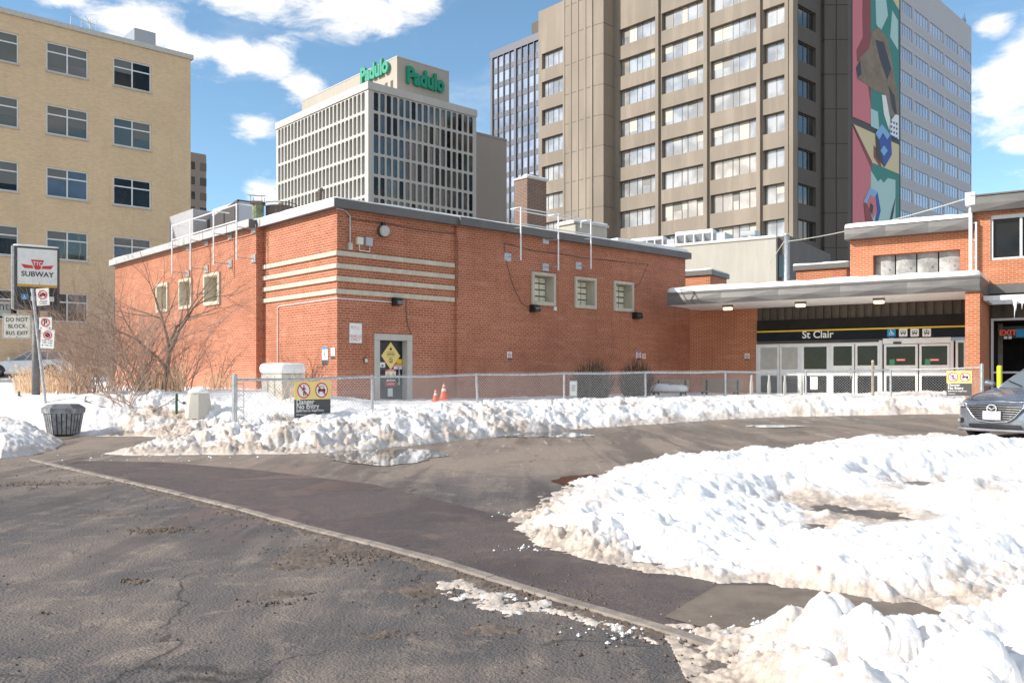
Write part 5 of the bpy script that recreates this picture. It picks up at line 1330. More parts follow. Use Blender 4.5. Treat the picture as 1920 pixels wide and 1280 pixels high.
mp_([(1640, 251), (1647, 262), (1654, 300), (1657, 314), (1642, 293)], -.09, bd_, b); mp_([(1647, 262), (1654, 252), (1662, 262), (1669, 254), (1671, 290), (1657, 314), (1650, 285)], -.088, db, b); mp_([(1649, 283), (1656, 273), (1663, 283), (1656, 293)], -.1, bb, b)
mp_([(1618, 378), (1630, 352), (1644, 360), (1640, 368), (1631, 364), (1624, 382)], -.09, bb, b); mp_([(1644, 360), (1650, 395), (1644, 420), (1638, 420), (1643, 395), (1640, 368)], -.09, db, b); mp_([(1618, 380), (1624, 383), (1638, 420), (1622, 420)], -.09, dr_, b); mp_([(1624, 383), (1631, 366), (1640, 370), (1643, 395), (1636, 410), (1630, 395)], -.085, pk, b); mp_([(1630, 380), (1636, 386), (1634, 402), (1629, 394)], -.1, bd_, b)
mp_([(1678, 370), (1674, 400), (1668, 430), (1664, 430), (1670, 398)], -.09, bd_, b)
b.build('painted_panel', [mat('mural pink', (.62, .17, .20), .6), mat('mural dark red', (.27, .05, .05), .6), mat('mural teal', (.03, .22, .19), .6), mat('mural pale aqua', (.42, .62, .62), .6), mat('mural cream', (.66, .55, .33), .6), mat('mural brown', (.24, .18, .13), .7, vary=.2, vscale=.6), mat('mural dark', (.04, .04, .055), .6), mat('mural light blue', (.22, .44, .75), .6), mat('mural royal blue', (.03, .08, .36), .6), M_wsign], mr)

# ---- white office tower to the right of the mural
FW = fr_at(1688, 133, 45.2)
wt = FW.root('white_office_tower', 'white precast office tower with rows of bluish windows right of the mural', 'building')
WW = FW.t(1821.5); zwt = FW.z(1821.5, 52)
fb = FW.z(1700, 100) - FW.z(1700, 143.5)
z1st = FW.z(1798, 84) + 0
grp = [(1689, 1710.5), (1714.5, 1741), (1744, 1769), (1772, 1796), (1798.5, 1820.5)]
zrow0 = FW.z(1798.5, 84)
hh = fb * .55; hw = []
for p0, p1 in grp:
    for k in range(13): hw.append((FW.t(p0), FW.t(p1), zrow0 - k * fb - hh, zrow0 - k * fb))
b = MB(); wallgrid(b, mp_right(0), -3, WW, 0, zwt, hw, .18); b.add([(-3, 0, zwt), (WW, 0, zwt), (WW, 18, zwt), (-3, 18, zwt)], [(0, 1, 2, 3)]); b.add([(WW, 0, 0), (WW, 18, 0), (WW, 18, zwt), (WW, 0, zwt)], [(0, 1, 2, 3)]); b.add([(-3, 0, 0), (-3, 18, 0), (-3, 18, zwt), (-3, 0, zwt)], [(0, 1, 2, 3)])
wwb = b
M_glassw = glass_mat('pale tower glass', (.44, .46, .55), .12, .2, .6, .15, .1)
for h in hw: window_unit(wt, mp_right(0), *h, .10, M_glassw, M_gbox, .05, (.2, .4, .6, .8))
jt = MB()
for k in range(12): z = zrow0 - k * fb - hh - (fb - hh) * .5; jt.box(-3, -.012, z, WW, -.002, z + .06)
wwb.merge(jt, 1).build('wall', [M_white, M_gbox], wt)
b = MB(); b.box(FW.t(1735, 3), 3, zwt, FW.t(1764, 3), 12, zwt + 6); b.build('penthouse', M_white, wt)
b = MB()
x = FW.t(1808, 1)
b.tube([(x, 1, zwt), (x, 1, zwt + 2.6)], .05, 5); b.tube([(x - .8, 1, zwt + 1.3), (x + .9, 1, zwt + 1.6)], .05, 5); b.tube([(x + .7, 1, zwt), (x + .7, 1, zwt + 2.2)], .05, 5); b.tube([(x - .7, 1, zwt + .2), (x - .7, 1, zwt + 1.8)], .05, 5); b.build('antenna', M_dgrey, wt)

# ---- low concrete building with chillers
FC = fr_at(1479, 46, math.degrees(math.atan2(-.555, .832)))
cb_ = FC.root('concrete_plant_building', 'plain pale concrete building with rooftop chillers behind the canopy', 'building')
zc1 = FC.z(1455, 446); xc0, xc1 = FC.t(1180), FC.t(1455); 
b = MB(); b.box(xc0, 0, 0, xc1, 9, zc1); b.build('wall', M_concw, cb_)
b = MB(); b.box(xc0, -.06, zc1, xc1 + .03, .5, zc1 + .09); b.build('coping', M_gsign, cb_)
snow_slab('roof_snow', [(xc0, -.02), (xc1, -.02), (xc1, 3), (xc0, 3)], zc1 + .091, .07, cb_, 5, inset=.0)
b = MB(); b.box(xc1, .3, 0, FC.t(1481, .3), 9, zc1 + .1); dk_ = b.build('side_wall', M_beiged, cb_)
b = MB(); b.box(FC.t(1460, .29), .27, FC.z(1460, 520, .3), FC.t(1473, .29), .29, FC.z(1460, 478, .3)); b.build('window', M_glassp, cb_)
def chiller(p0, p1, pt, pb, yy, label):
    x0, x1 = FC.t(p0, yy), FC.t(p1, yy); za = FC.z(p1, pb, yy); zz = FC.z((p0 + p1) / 2, pt, yy); w = x1 - x0; h = zz - za
    r = FC.root('rooftop_chiller', label, 'chiller', (x0 + x1) / 2, yy, za, group='rooftop chillers')
    b = MB(); b.box(-w / 2, 0, h * .82, w / 2, 2, h); b.box(-w / 2, 0, 0, w / 2, 2, h * .12)
    for k in range(5): x = -w / 2 + (w - .08) * k / 4; b.box(x, 0, h * .12, x + .08, 2, h * .82)
    b.build('frame', mat('chiller casing', (.6, .6, .6), .5, vary=.1), r)
    for k in range(4):
        a = -w / 2 + .08 + (w - .08) * k / 4; c = a + (w - .08) / 4 - .09
        b = MB(); b.add([(a, .02, h * .82), (c, .02, h * .82), (c, .5, h * .12), (a, .5, h * .12)], [(0, 1, 2, 3)]); b.build('coil', M_duct, r)
        b = MB(); b.tube([((a + c) / 2, 1, h), ((a + c) / 2, 1, h + .16)], .36, 14); b.build('fan', M_dgrey, r)
    b = MB(); b.box(w / 2, .2, .1, w / 2 + .7, 1.7, h * .8); b.build('control_cabinet', M_gbox, r, bevel=.03)
    snow_slab('snow_cap', [(-w / 2, 0), (w / 2, 0), (w / 2, .6), (-w / 2, .6)], h + .002, .06, r, 3, inset=0)
chiller(1266, 1336, 434, 459, 3.2, 'large rooftop chiller nearest the concrete parapet corner')
chiller(1183, 1243, 447, 468, 4.2, 'rooftop chiller further left beside the beige tower')
b = MB(); r = FC.root('roof_duct', 'grey bent duct on the concrete roof edge', 'duct', FC.t(1411, 2), 2, zc1 + .1)
b.tube([(0, 0, 0), (0, 0, .45)], .34, 10); b.build('stem', M_duct, r)
b = MB(); b.box(-.65, -.3, .4, .3, .5, .72); b.build('hood', M_duct, r, bevel=.08)
# steel pole with cables in front of it
p_ = at(1475, 41.0); pz = zat(441, 41)
pr_ = thing('utility_pole', 'tall grey steel pole rising behind the station canopy', 'pole', p_)
b = MB(); b.tube([(0, 0, 0), (0, 0, pz)], [.15, .12], 12); b.build('shaft', M_galv, pr_, smooth=True)
b = MB(); b.tube([(0, 0, pz), (0, 0, pz + .08)], .14, 12); b.build('cap', M_galv, pr_)
def wire(label, pts, r=.02):
    b = MB(); P = []
    for i in range(len(pts) - 1):
        a, c = Vector(pts[i]), Vector(pts[i + 1])
        for k in range(12): f = k / 12; q = a.lerp(c, f); q.z -= .25 * (c - a).length / 20 * 4 * f * (1 - f); P.append(q)
    P.append(Vector(pts[-1])); b.tube(P, r, 5); tag(b.build('overhead_wire', M_gsign), label, 'wire')
wire('thin overhead wire running from the steel pole to the bus hall roof', [(p_[0], 41, pz - .3), (FS.w(xr, -.3)[0], FS.w(xr, -.3)[1], zat(368, FS.w(xr, -.3)[1]))], .018)
wire('guy cable slanting down left of the steel pole', [(p_[0], 41, pz - .1), (*at(1440, 41.5)[:2], zat(497, 41.5))], .02)

# ---- brick chimney and vent block above the long wall
fc = fr_at(988.5, 42, 42.3); r = fc.root('brick_chimney', 'square dark brick chimney rising behind the long wall', 'chimney', 0, 0, 5)
w1 = fc.t(1024.5); zc_ = fc.z(1010, 338); b = MB(); b.box(0, 0, 0, w1, .9, zc_ - 5); b.build('stack', M_bbrown, r)
b = MB(); b.box(-.05, -.05, zc_ - 5, w1 + .05, .95, zc_ - 4.9); b.build('cap', M_gsign, r); b = MB(); b.box(w1 * .25, .2, zc_ - 4.9, w1 * .75, .7, zc_ - 4.72); b.build('flue', M_rbrown, r)
snow_slab('snow_cap', [(-.04, -.04), (w1 + .04, -.04), (w1 + .04, .3), (-.04, .3)], zc_ - 4.9, .08, r, 3, inset=0)
fv = fr_at(1084, 44, 42.3); r = fv.root('rooftop_hut', 'low beige rooftop hut with snowy top beside the chimney', 'roof hut', 0, 0, 5)
zh = fv.z(1084, 418); w2 = fv.t(1138); l2 = -fr_at(1084, 44, -47.7).t(1046); b = MB(); b.box(0, 0, 0, w2, l2, zh - 5); b.build('wall', M_concw, r); b = MB(); b.box(-.08, -.08, zh - 5, w2 + .08, l2 + .08, zh - 4.88); b.build('coping', M_gsign, r); snow_slab('roof_snow', [(-.05, -.05), (w2, -.05), (w2, l2), (-.05, l2)], zh - 4.878, .09, r, 6, inset=0)

# ---- rooftop clutter behind the sunlit wall
fg = fr_at(362, 42, 42.3); r = fg.root('white_brick_penthouse', 'white painted brick penthouse behind the rooftop rail', 'penthouse', 0, 0, 5)
w3 = fg.t(442); z3 = fg.z(362, 391); b = MB(); b.prismy([(0, 0), (w3, 0), (w3, fg.z(442, 405) - 5), (0, z3 - 5)], 0, 3); b.build('wall', M_wbrick, r)
fh2 = fr_at(446, 40, 42.3); r = fh2.root('grey_roof_tank', 'grey panelled roof structure with sloping dark top', 'roof structure', 0, 0, 5)
w4 = fh2.t(476); zg = fh2.z(446, 374); l4 = 6.5; b = MB(); b.box(0, 0, 0, w4, 3, zg - 5); b.build('casing', M_gbox, r, bevel=.15)
b = MB(); b.add([(-.02, 0, zg - 5), (-.02, l4, zg - 6), (-.02, l4, 0), (-.02, 0, 0)], [(0, 1, 2, 3)]); b.add([(-.02, 0, zg - 5), (-.02, l4, zg - 6), (1, l4, zg - 6), (1, 0, zg - 5)], [(0, 1, 2, 3)])
for k in range(5): b.box(-.06, k * 1.2 + .2, .2, -.02, k * 1.2 + .3, zg - 5.4)
b.build('dark_side', M_dgrey, r)
b = MB()
for k in range(3): b.box(.0, -.02, (zg - 5) * (.25 + .25 * k), w4, -.002, (zg - 5) * (.25 + .25 * k) + .04)
b.build('panel_joint', M_dgrey, r)
p0 = at(483, 38.5); z0_, z1_ = zat(412, 38.5), zat(383, 38.5)
r = thing('roof_vent', 'mossy green roof vent with a flat metal rain hood', 'vent', (p0[0], p0[1], z0_))
b = MB(); b.tube([(0, 0, 0), (0, 0, z1_ - z0_)], [.24, .25], 12); b.build('stack', M_moss, r); b = MB(); b.box(-.27, -.27, z1_ - z0_ - .02, .27, .27, z1_ - z0_ + .1); b.build('collar', M_rbrown, r)
zz = zat(368, 38.5) - z0_; b = MB(); b.add([(-.36, -.36, zz - .02), (.36, -.36, zz - .06), (.3, .36, zz + .06), (-.3, .36, zz + .08), (-.36, -.36, zz + .01), (.36, -.36, zz - .03), (.3, .36, zz + .09), (-.3, .36, zz + .11)], [(0, 1, 2, 3), (4, 5, 6, 7), (0, 1, 5, 4), (1, 2, 6, 5), (2, 3, 7, 6), (3, 0, 4, 7)])
for x in (-.25, .25):
    for y in (-.2, .2): b.tube([(x, y, z1_ - z0_ + .1), (x, y, zz - .02)], .015, 4)
b.build('rain_hood', M_duct, r)
p0 = at(525, 39); z0_ = zat(410, 39); r = thing('roof_tank', 'brown round roof tank ringed by a thin railing', 'tank', (p0[0], p0[1], z0_))
b = MB(); b.tube([(0, 0, 0), (0, 0, .52)], .62, 16); b.build('drum', M_rbrown, r); b = MB(); N = 20; b.tube([(.75 * math.cos(2 * math.pi * k / N), .75 * math.sin(2 * math.pi * k / N), .62) for k in range(N + 1)], .02, 5)
for k in range(0, N, 4): b.tube([(.75 * math.cos(2 * math.pi * k / N), .75 * math.sin(2 * math.pi * k / N), 0), (.75 * math.cos(2 * math.pi * k / N), .75 * math.sin(2 * math.pi * k / N), .62)], .015, 4)
b.build('rail', M_dgrey, r)
p0 = at(600, 36); r = thing('roof_pipe', 'short dark brown flue pipe above the corner roofline', 'pipe', (p0[0], p0[1], zat(388, 36)))
b = MB(); b.tube([(0, 0, 0), (0, 0, zat(356, 36) - zat(388, 36))], .09, 10); b.build('pipe', M_rbrown, r); b = MB(); zq = zat(356, 36) - zat(388, 36); b.tube([(0, 0, zq), (.12, 0, zq + .02)], .08, 8); b.build('cap', M_rbrown, r)

# ================================================================ FENCE
FP_PX = [(440, 16.5), (698, 19.0), (893, 21.4), (1058, 23.3), (1210, 24.6), (1360, 25.3), (1511, 25.4), (1670, 24.9), (1841, 23.6)]
railpy = [712, 706, 702, 700, 698, 697, 696, 693, 689]
fpts = [(((px - CX) / F * Y), Y, zat(py, Y)) for (px, Y), py in zip(FP_PX, railpy)]
fence = thing('chain_link_fence', 'galvanised chain link fence curving along the snow bank before the brick buildings', 'fence', (fpts[0][0], fpts[0][1], 0))
fo = Vector(fence.location)
rl = MB()
for i, p in enumerate(fpts):
    x, y, z = Vector(p) - fo; end = i in (0, 8); b = MB(); zt_ = z + (.09 if end else .0); zb_ = .1
    lean = (.06 if i == 2 else .02 if i == 4 else 0)
    b.tube([(x + lean, y, zb_), (x, y, zt_)], .05 if end else .032, 12); b.tube([(x, y, zt_), (x, y, zt_ + .03)], [.053 if end else .036, .02], 12); b.build('post', M_galv, fence, smooth=False)
for i in range(8):
    a, c = Vector(fpts[i]) - fo, Vector(fpts[i + 1]) - fo
    if i == 0: a.z -= .0
    b = MB(); mid_ = a.lerp(c, .5); mid_.z -= .02; b.tube([a, mid_, c], .024, 8); b.build('top_rail', M_galv, fence)
    wm_ = MB(); d = (c - a); L = Vector((d.x, d.y)).length; ux, uy = d.x / L, d.y / L; n_ = (-uy * .012, ux * .012); pitch = .078; Hm = 1.12; off = -.03
    def P(s_, h, k): zt__ = a.z + d.z * s_ / L; return (a.x + ux * s_ + n_[0] * k, a.y + uy * s_ + n_[1] * k, zt__ - Hm + h - off * 0)
    m = int(L / pitch) + int(Hm / pitch) + 2
    for sgn in (1, -1):
        for q in range(-int(Hm / pitch) - 1, int(L / pitch) + 2):
            s0 = q * pitch if sgn > 0 else q * pitch + Hm
            s1_ = s0 + sgn * Hm; h0, h1 = 0, Hm
            A, B_ = (s0, h0), (s1_, h1)
            def clip(A, B_):
                (sa_, ha), (sb_, hb_) = A, B_
                if sa_ > sb_: sa_, ha, sb_, hb_ = sb_, hb_, sa_, ha
                if sb_ < 0 or sa_ > L: return None
                if sa_ < 0: ha += (hb_ - ha) * (0 - sa_) / (sb_ - sa_); sa_ = 0
                if sb_ > L: hb_ = ha + (hb_ - ha) * (L - sa_) / (sb_ - sa_); sb_ = L
                return (sa_, ha), (sb_, hb_)
            c_ = clip(A, B_)
            if c_ and abs(c_[1][0] - c_[0][0]) > .02: wm_.tube([P(*c_[0], sgn), P(*c_[1], sgn)], .0036, 3, cap=False)
    # twisted barbs along the top
    for q in range(int(L / pitch)):
        s0 = q * pitch + .02; wm_.tube([P(s0 - .012, Hm - .01, 0), P(s0, Hm + .045, 0)], .003, 3, cap=False)
    if i == 7:
        for q in range(6): wm_.tube([P(L - .8 + q * .12, .2, 2), P(L - .75 + q * .12, .6, -3), P(L - .8 + q * .12, 1.0, 3)], .004, 3)
    wm_.build('wire_mesh', M_galv, fence)
x, y, z = Vector(fpts[0]) - fo; b = MB(); b.tube([(x + .13, y + .14, .1), (x + .13, y + .14, z)], .008, 5)
for k in range(5): b.tube([(x, y, .25 + k * .22), (x + .13, y + .14, .25 + k * .22)], .006, 4)
b.build('tension_bar', M_galv, fence)
def fence_frame(px, seg, back=-.05):
    a, c = Vector(fpts[seg]), Vector(fpts[seg + 1]); d = c - a; an = math.atan2(d.y, d.x); f_ = Fr(a.x, a.y, math.degrees(an)); return f_
def person_sym(b, cx, cz, s, y, mi):
    b.disc(cx, cz + .42 * s, .085 * s, y, mi, 12); b.bar(cx, cz + .3 * s, cx, cz - .05 * s, .15 * s, y, mi); b.bar(cx - .02 * s, cz - .03 * s, cx - .02 * s, cz - .5 * s, .10 * s, y, mi); b.bar(cx + .03 * s, cz - .03 * s, cx + .2 * s, cz - .48 * s, .09 * s, y - .0004, mi); b.bar(cx - .05 * s, cz + .28 * s, cx - .22 * s, cz - .02 * s, .07 * s, y, mi); b.bar(cx + .05 * s, cz + .28 * s, cx + .24 * s, cz + .05 * s, .07 * s, y - .0006, mi)
def car_sym(b, cx, cz, s, y, mi):
    b.decal([(cx - .42 * s, cz - .12 * s), (cx + .42 * s, cz - .12 * s), (cx + .44 * s, cz + .08 * s), (cx + .32 * s, cz + .14 * s), (cx - .32 * s, cz + .14 * s), (cx - .44 * s, cz + .08 * s)], y, mi)
    b.bar(cx - .3 * s, cz + .14 * s, cx - .22 * s, cz + .38 * s, .06 * s, y, mi); b.bar(cx + .3 * s, cz + .14 * s, cx + .22 * s, cz + .38 * s, .06 * s, y, mi); b.bar(cx - .24 * s, cz + .37 * s, cx + .24 * s, cz + .37 * s, .06 * s, y - .0004, mi)
    b.bar(cx - .32 * s, cz - .12 * s, cx - .32 * s, cz - .3 * s, .12 * s, y, mi); b.bar(cx + .32 * s, cz - .12 * s, cx + .32 * s, cz - .3 * s, .12 * s, y, mi)
def danger_sign(px0, px1, pyt, pyb, seg, label):
    f_ = fence_frame(px0, seg); yy = -.05; t0, t1 = f_.t(px0, yy), f_.t(px1, yy); z0, z1 = f_.z(px0, pyb, yy), f_.z(px0, pyt, yy); w, h = t1 - t0, z1 - z0
    r = f_.root('danger_sign', label, 'sign', (t0 + t1) / 2, yy, z0, group='danger no entry signs on the fence')
    b = MB(); b.box(-w / 2, -.006, h * .5, w / 2, 0, h); b.build('yellow_panel', M_pyel, r)
    b = MB(); b.box(-w / 2, -.006, 0, w / 2, 0, h * .499); b.build('charcoal_panel', M_dgrey, r)
    R_ = min(w * .21, h * .215)
    for cx, fn, nm in ((-w * .245, person_sym, 'no_walking_symbol'), (w * .245, car_sym, 'no_driving_symbol')):
        b = MB(); cz = h * .75; b.disc(cx, cz, R_, -.0075, 0); b.ring(cx, cz, R_ * .84, R_, -.009, 1); fn(b, cx, cz, R_ * 1.35, -.0105, 2); k = R_ * .66; b.bar(cx - k, cz + k, cx + k, cz - k, R_ * .17, -.0135, 1); b.build(nm, [M_wsign, M_red, M_blackp], r)
    def T(s_, sz, zz, bold): 
        o = text(s_, sz, M_wsign, r, (-w * .45, -.0075, h * zz), bold=bold, ext=.001, align='LEFT'); return o
    T('Danger', w * .165, .43, .0018); T('No Entry', w * .165, .305, .0018); T('$500 Fine for Illegal Entry', w * .0725, .19, .001); T('TTC By-law No.1', w * .042, .08, .001)
danger_sign(551.5, 619.5, 715, 783.5, 0, 'large danger no entry sign, yellow over charcoal, near the fence\'s left end')
danger_sign(1775, 1822, 695, 741.5, 7, 'smaller looking danger no entry sign before the orange brick pillar')
f_ = fence_frame(1067, 3); t0, t1 = f_.t(1067.5, -.04), f_.t(1082, -.04); z0, z1 = f_.z(1067, 742.5, -.04), f_.z(1067, 713.5, -.04)
r = f_.root('notice_board', 'small white framed notice hanging low on the middle of the fence', 'sign', (t0 + t1) / 2, -.04, z0); w, h = t1 - t0, z1 - z0
b = MB(); b.box(-w / 2, -.008, 0, w / 2, 0, h); b.build('plate', M_galv, r); b = MB(); b.box(-w * .42, -.010, h * .05, w * .42, -.0085, h * .95); b.build('paper', M_wsign, r)
b = MB()
for k in range(6): zz = h * (.35 + .07 * k); b.bar(-w * .25, zz, w * .25, zz, .009, -.0115)
b.build('print', M_dgrey, r)

# ================================================================ PROPS IN THE SNOW
def cone(px, py_b, py_t, Y, label):
    x = (px - CX) / F * Y; zb_ = zat(py_b, Y); h = zat(py_t, Y) - zb_
    r = thing('traffic_cone', label, 'traffic cone', (x, Y, zb_), group='traffic cones behind the fence')
    b = MB(); N = 16; b.tube([(0, 0, .02), (0, 0, h * .5)], [h * .26, h * .15], N); b.tube([(0, 0, h * .66), (0, 0, h * .8)], [h * .115, h * .08], N); b.tube([(0, 0, h * .88), (0, 0, h)], [h * .06, h * .035], N); b.build('cone_body', M_orange, r)
    b = MB(); b.tube([(0, 0, h * .5), (0, 0, h * .66)], [h * .152, h * .117], N); b.tube([(0, 0, h * .8), (0, 0, h * .88)], [h * .082, h * .062], N); b.build('reflective_band', M_wsign, r)
    b = MB(); b.box(-h * .3, -h * .3, -.02, h * .3, h * .3, .02); b.build('base', M_orange, r)
cone(832, 748, 717.5, 22.3, 'orange traffic cone with white bands standing highest in the snow behind the fence')
cone(816.5, 752, 729, 22.8, 'low orange traffic cone mostly sunk in snow left of the taller one')
# grooved concrete planter with a rounded cap of snow
def blockify(mb, x0, x1, y0, y1, z0, z1): mb.box(x0, y0, z0, x1, y1, z1)
Yp = 21.0; x0p = (487 - CX) / F * Yp; fp = Fr((528 - CX) / F * 20.2, 20.2, 42.3)
r = fp.root('concrete_planter', 'pale square concrete planter capped with thick snow by the sunlit wall', 'planter', 0, 0, .3)
wr, wl = fp.t(571), -fr_at(528, 20.2, -47.7).t(489); zt_ = zat(701, 20.2) - .3
b = MB(); tp = .05; b.add([(tp, tp, 0), (wr - tp, tp, 0), (wr - tp, wl - tp, 0), (tp, wl - tp, 0), (0, 0, zt_), (wr, 0, zt_), (wr, wl, zt_), (0, wl, zt_)], [(0, 1, 5, 4), (1, 2, 6, 5), (2, 3, 7, 6), (3, 0, 4, 7), (4, 5, 6, 7)])
for k in (1, 2): b.box(-.012, wl * k / 3, 0, .01, wl * k / 3 + .02, zt_ - .03)
b.build('tub', M_conc, r, bevel=.02)
b = MB(); b.box(-.05, -.05, zt_, wr + .05, wl + .05, zt_ + .26); c_ = b.build('snow_cap', M_snowc, r, bevel=.11, smooth=True); c_.modifiers['bevel'].segments = 4
# tapered concrete bollard
def bollard():
    Y = 19.5; x = (372 - CX) / F * Y; zb_ = snow_z(x, Y) - .12; z_t = zat(737, Y) - zb_; w = (394 - 349) / F * Y / 2
    r = thing('concrete_bollard', 'stubby tapered concrete bollard wearing a dome of snow', 'bollard', (x, Y, zb_), R(20))
    b = MB(); b.tube([(0, 0, 0), (0, 0, z_t * .55), (0, 0, z_t)], [w * 1.1, w, w * .84], 8); b.build('body', M_conc, r)
    b = MB(); b.tube([(0, 0, z_t), (0, 0, z_t + .05), (0, 0, z_t + .10), (0, 0, z_t + .13)], [w * .84, w * .84, w * .55, w * .15], 14); b.build('snow_cap', M_snowc, r, smooth=True)
    b = MB(); b.tube([(-w, 0, z_t * .62), (-w - .06, 0, z_t * .62)], .035, 6); b.build('chain_hook', M_rbrown, r)
    return x, Y, zb_ + z_t * .62, w
bx_, by_, bz_, bw_ = bollard()
def small_post(px, pyt, pyb, Y, label, m, rr=.03):
    x = (px - CX) / F * Y; zt_ = zat(pyt, Y); r = thing('chain_post', label, 'post', (x, Y, min(zat(pyb, Y), snow_z(x, Y)) - .1), group='short posts carrying the chain in the snow')
    h = zt_ - r.location.z; b = MB(); b.tube([(0, 0, 0), (0, 0, h)], rr, 8); b.build('shaft', m, r); b = MB(); b.tube([(0, 0, h), (0, 0, h + .02)], [rr * 1.2, rr * .8], 8); b.build('cap', m, r)
    return Vector((x, Y, zt_ - .06))
gp_ = mat('dark green steel', (.02, .10, .045), .5)
q1_ = small_post(331, 739, 770, 19.5, 'dark green chain post left of the concrete bollard', gp_)
q2_ = small_post(159.5, 745, 773, 19.8, 'grey chain post just behind the grey bin', M_galv)
q3_ = small_post(107.5, 735, 752, 20.5, 'grey chain post standing between the bin and the dry grass', M_galv)
q4_ = small_post(35.5, 735, 751, 20.5, 'thin chain post furthest left in the snow', M_plas)
def chain(label, a, c, sag=.18):
    b = MB(); N = 26; P = [a.lerp(c, k / N) - Vector((0, 0, sag * 4 * (k / N) * (1 - k / N))) for k in range(N + 1)]
    for i in range(N):
        d = (P[i + 1] - P[i]); m_ = (P[i] + P[i + 1]) / 2; b.tube([P[i] - d * .1, P[i + 1] + d * .1], .012 if i % 2 else .007, 5)
    tag(b.build('chain', M_rbrown), label, 'chain')
chain('rusty chain dipping from the green post to the concrete bollard', q1_, Vector((bx_ - bw_ - .05, by_, bz_)), .05)
chain('rusty chain sinking into the snow left of the green post', Vector((q1_.x - .7, 19.4, snow_z(q1_.x - .7, 19.4))), q1_, .04)
chain('rusty chain trailing right from the post behind the bin', q2_, Vector(((208 - CX) / F * 19.6, 19.6, snow_z((208 - CX) / F * 19.6, 19.6))), .04)
chain('chain strung between the two leftmost short posts', q4_, q3_, .12)
# litter bin
def bin_():
    Y = 18.0; x = (119 - CX) / F * Y; zb_ = gf(x, Y) + .0; r = thing('litter_bin', 'dark grey hexagonal slatted litter bin splashed with salt at the path edge', 'bin', (x, Y, zb_ + .03), R(20)); hx = (156 - 82) / F * Y / 2; H = zat(757, Y) - zb_ - .03
    def hexa(s, n=6, sq=.85): return [(s * math.cos(2 * math.pi * k / n), s * sq * math.sin(2 * math.pi * k / n)) for k in range(n)]
    b = MB(); lo, hi = hexa(hx * .74), hexa(hx * .92); vs = [(px, py, 0) for px, py in lo] + [(px, py, H * .72) for px, py in hi]; b.add(vs, [(k, (k + 1) % 6, 6 + (k + 1) % 6, 6 + k) for k in range(6)]); b.build('tub', mat('bin dark slot', (.03, .03, .033), .6), r)
    b = MB()
    for k in range(6):
        for q in range(4):
            f0, f1 = q / 4 + .03, (q + 1) / 4 - .03; a0, a1 = Vector(lo[k]).lerp(Vector(lo[(k + 1) % 6]), f0) * 1.035, Vector(lo[k]).lerp(Vector(lo[(k + 1) % 6]), f1) * 1.035; c0, c1 = Vector(hi[k]).lerp(Vector(hi[(k + 1) % 6]), f0) * 1.035, Vector(hi[k]).lerp(Vector(hi[(k + 1) % 6]), f1) * 1.035
            b.add([(a0.x, a0.y, .01), (a1.x, a1.y, .01), (c1.x, c1.y, H * .71), (c0.x, c0.y, H * .71)], [(0, 1, 2, 3)])
    tag(b.build('slats', M_plasw, r))
    b = MB(); o_ = hexa(hx * 1.0); t_ = hexa(hx * 1.02); b.add([(px, py, H * .70) for px, py in o_] + [(px, py, H * .86) for px, py in t_], [(k, (k + 1) % 6, 6 + (k + 1) % 6, 6 + k) for k in range(6)] + [tuple(range(6))[::-1]]); b.build('collar', M_plasw, r)
    b = MB(); o_ = hexa(hx * 1.03); t_ = hexa(hx * .72); b.add([(px, py, H * .862) for px, py in o_] + [(px, py, H) for px, py in t_], [(k, (k + 1) % 6, 6 + (k + 1) % 6, 6 + k) for k in range(6)] + [tuple(range(6, 12)), tuple(range(6))[::-1]]); b.build('lid', M_plas, r)
bin_()
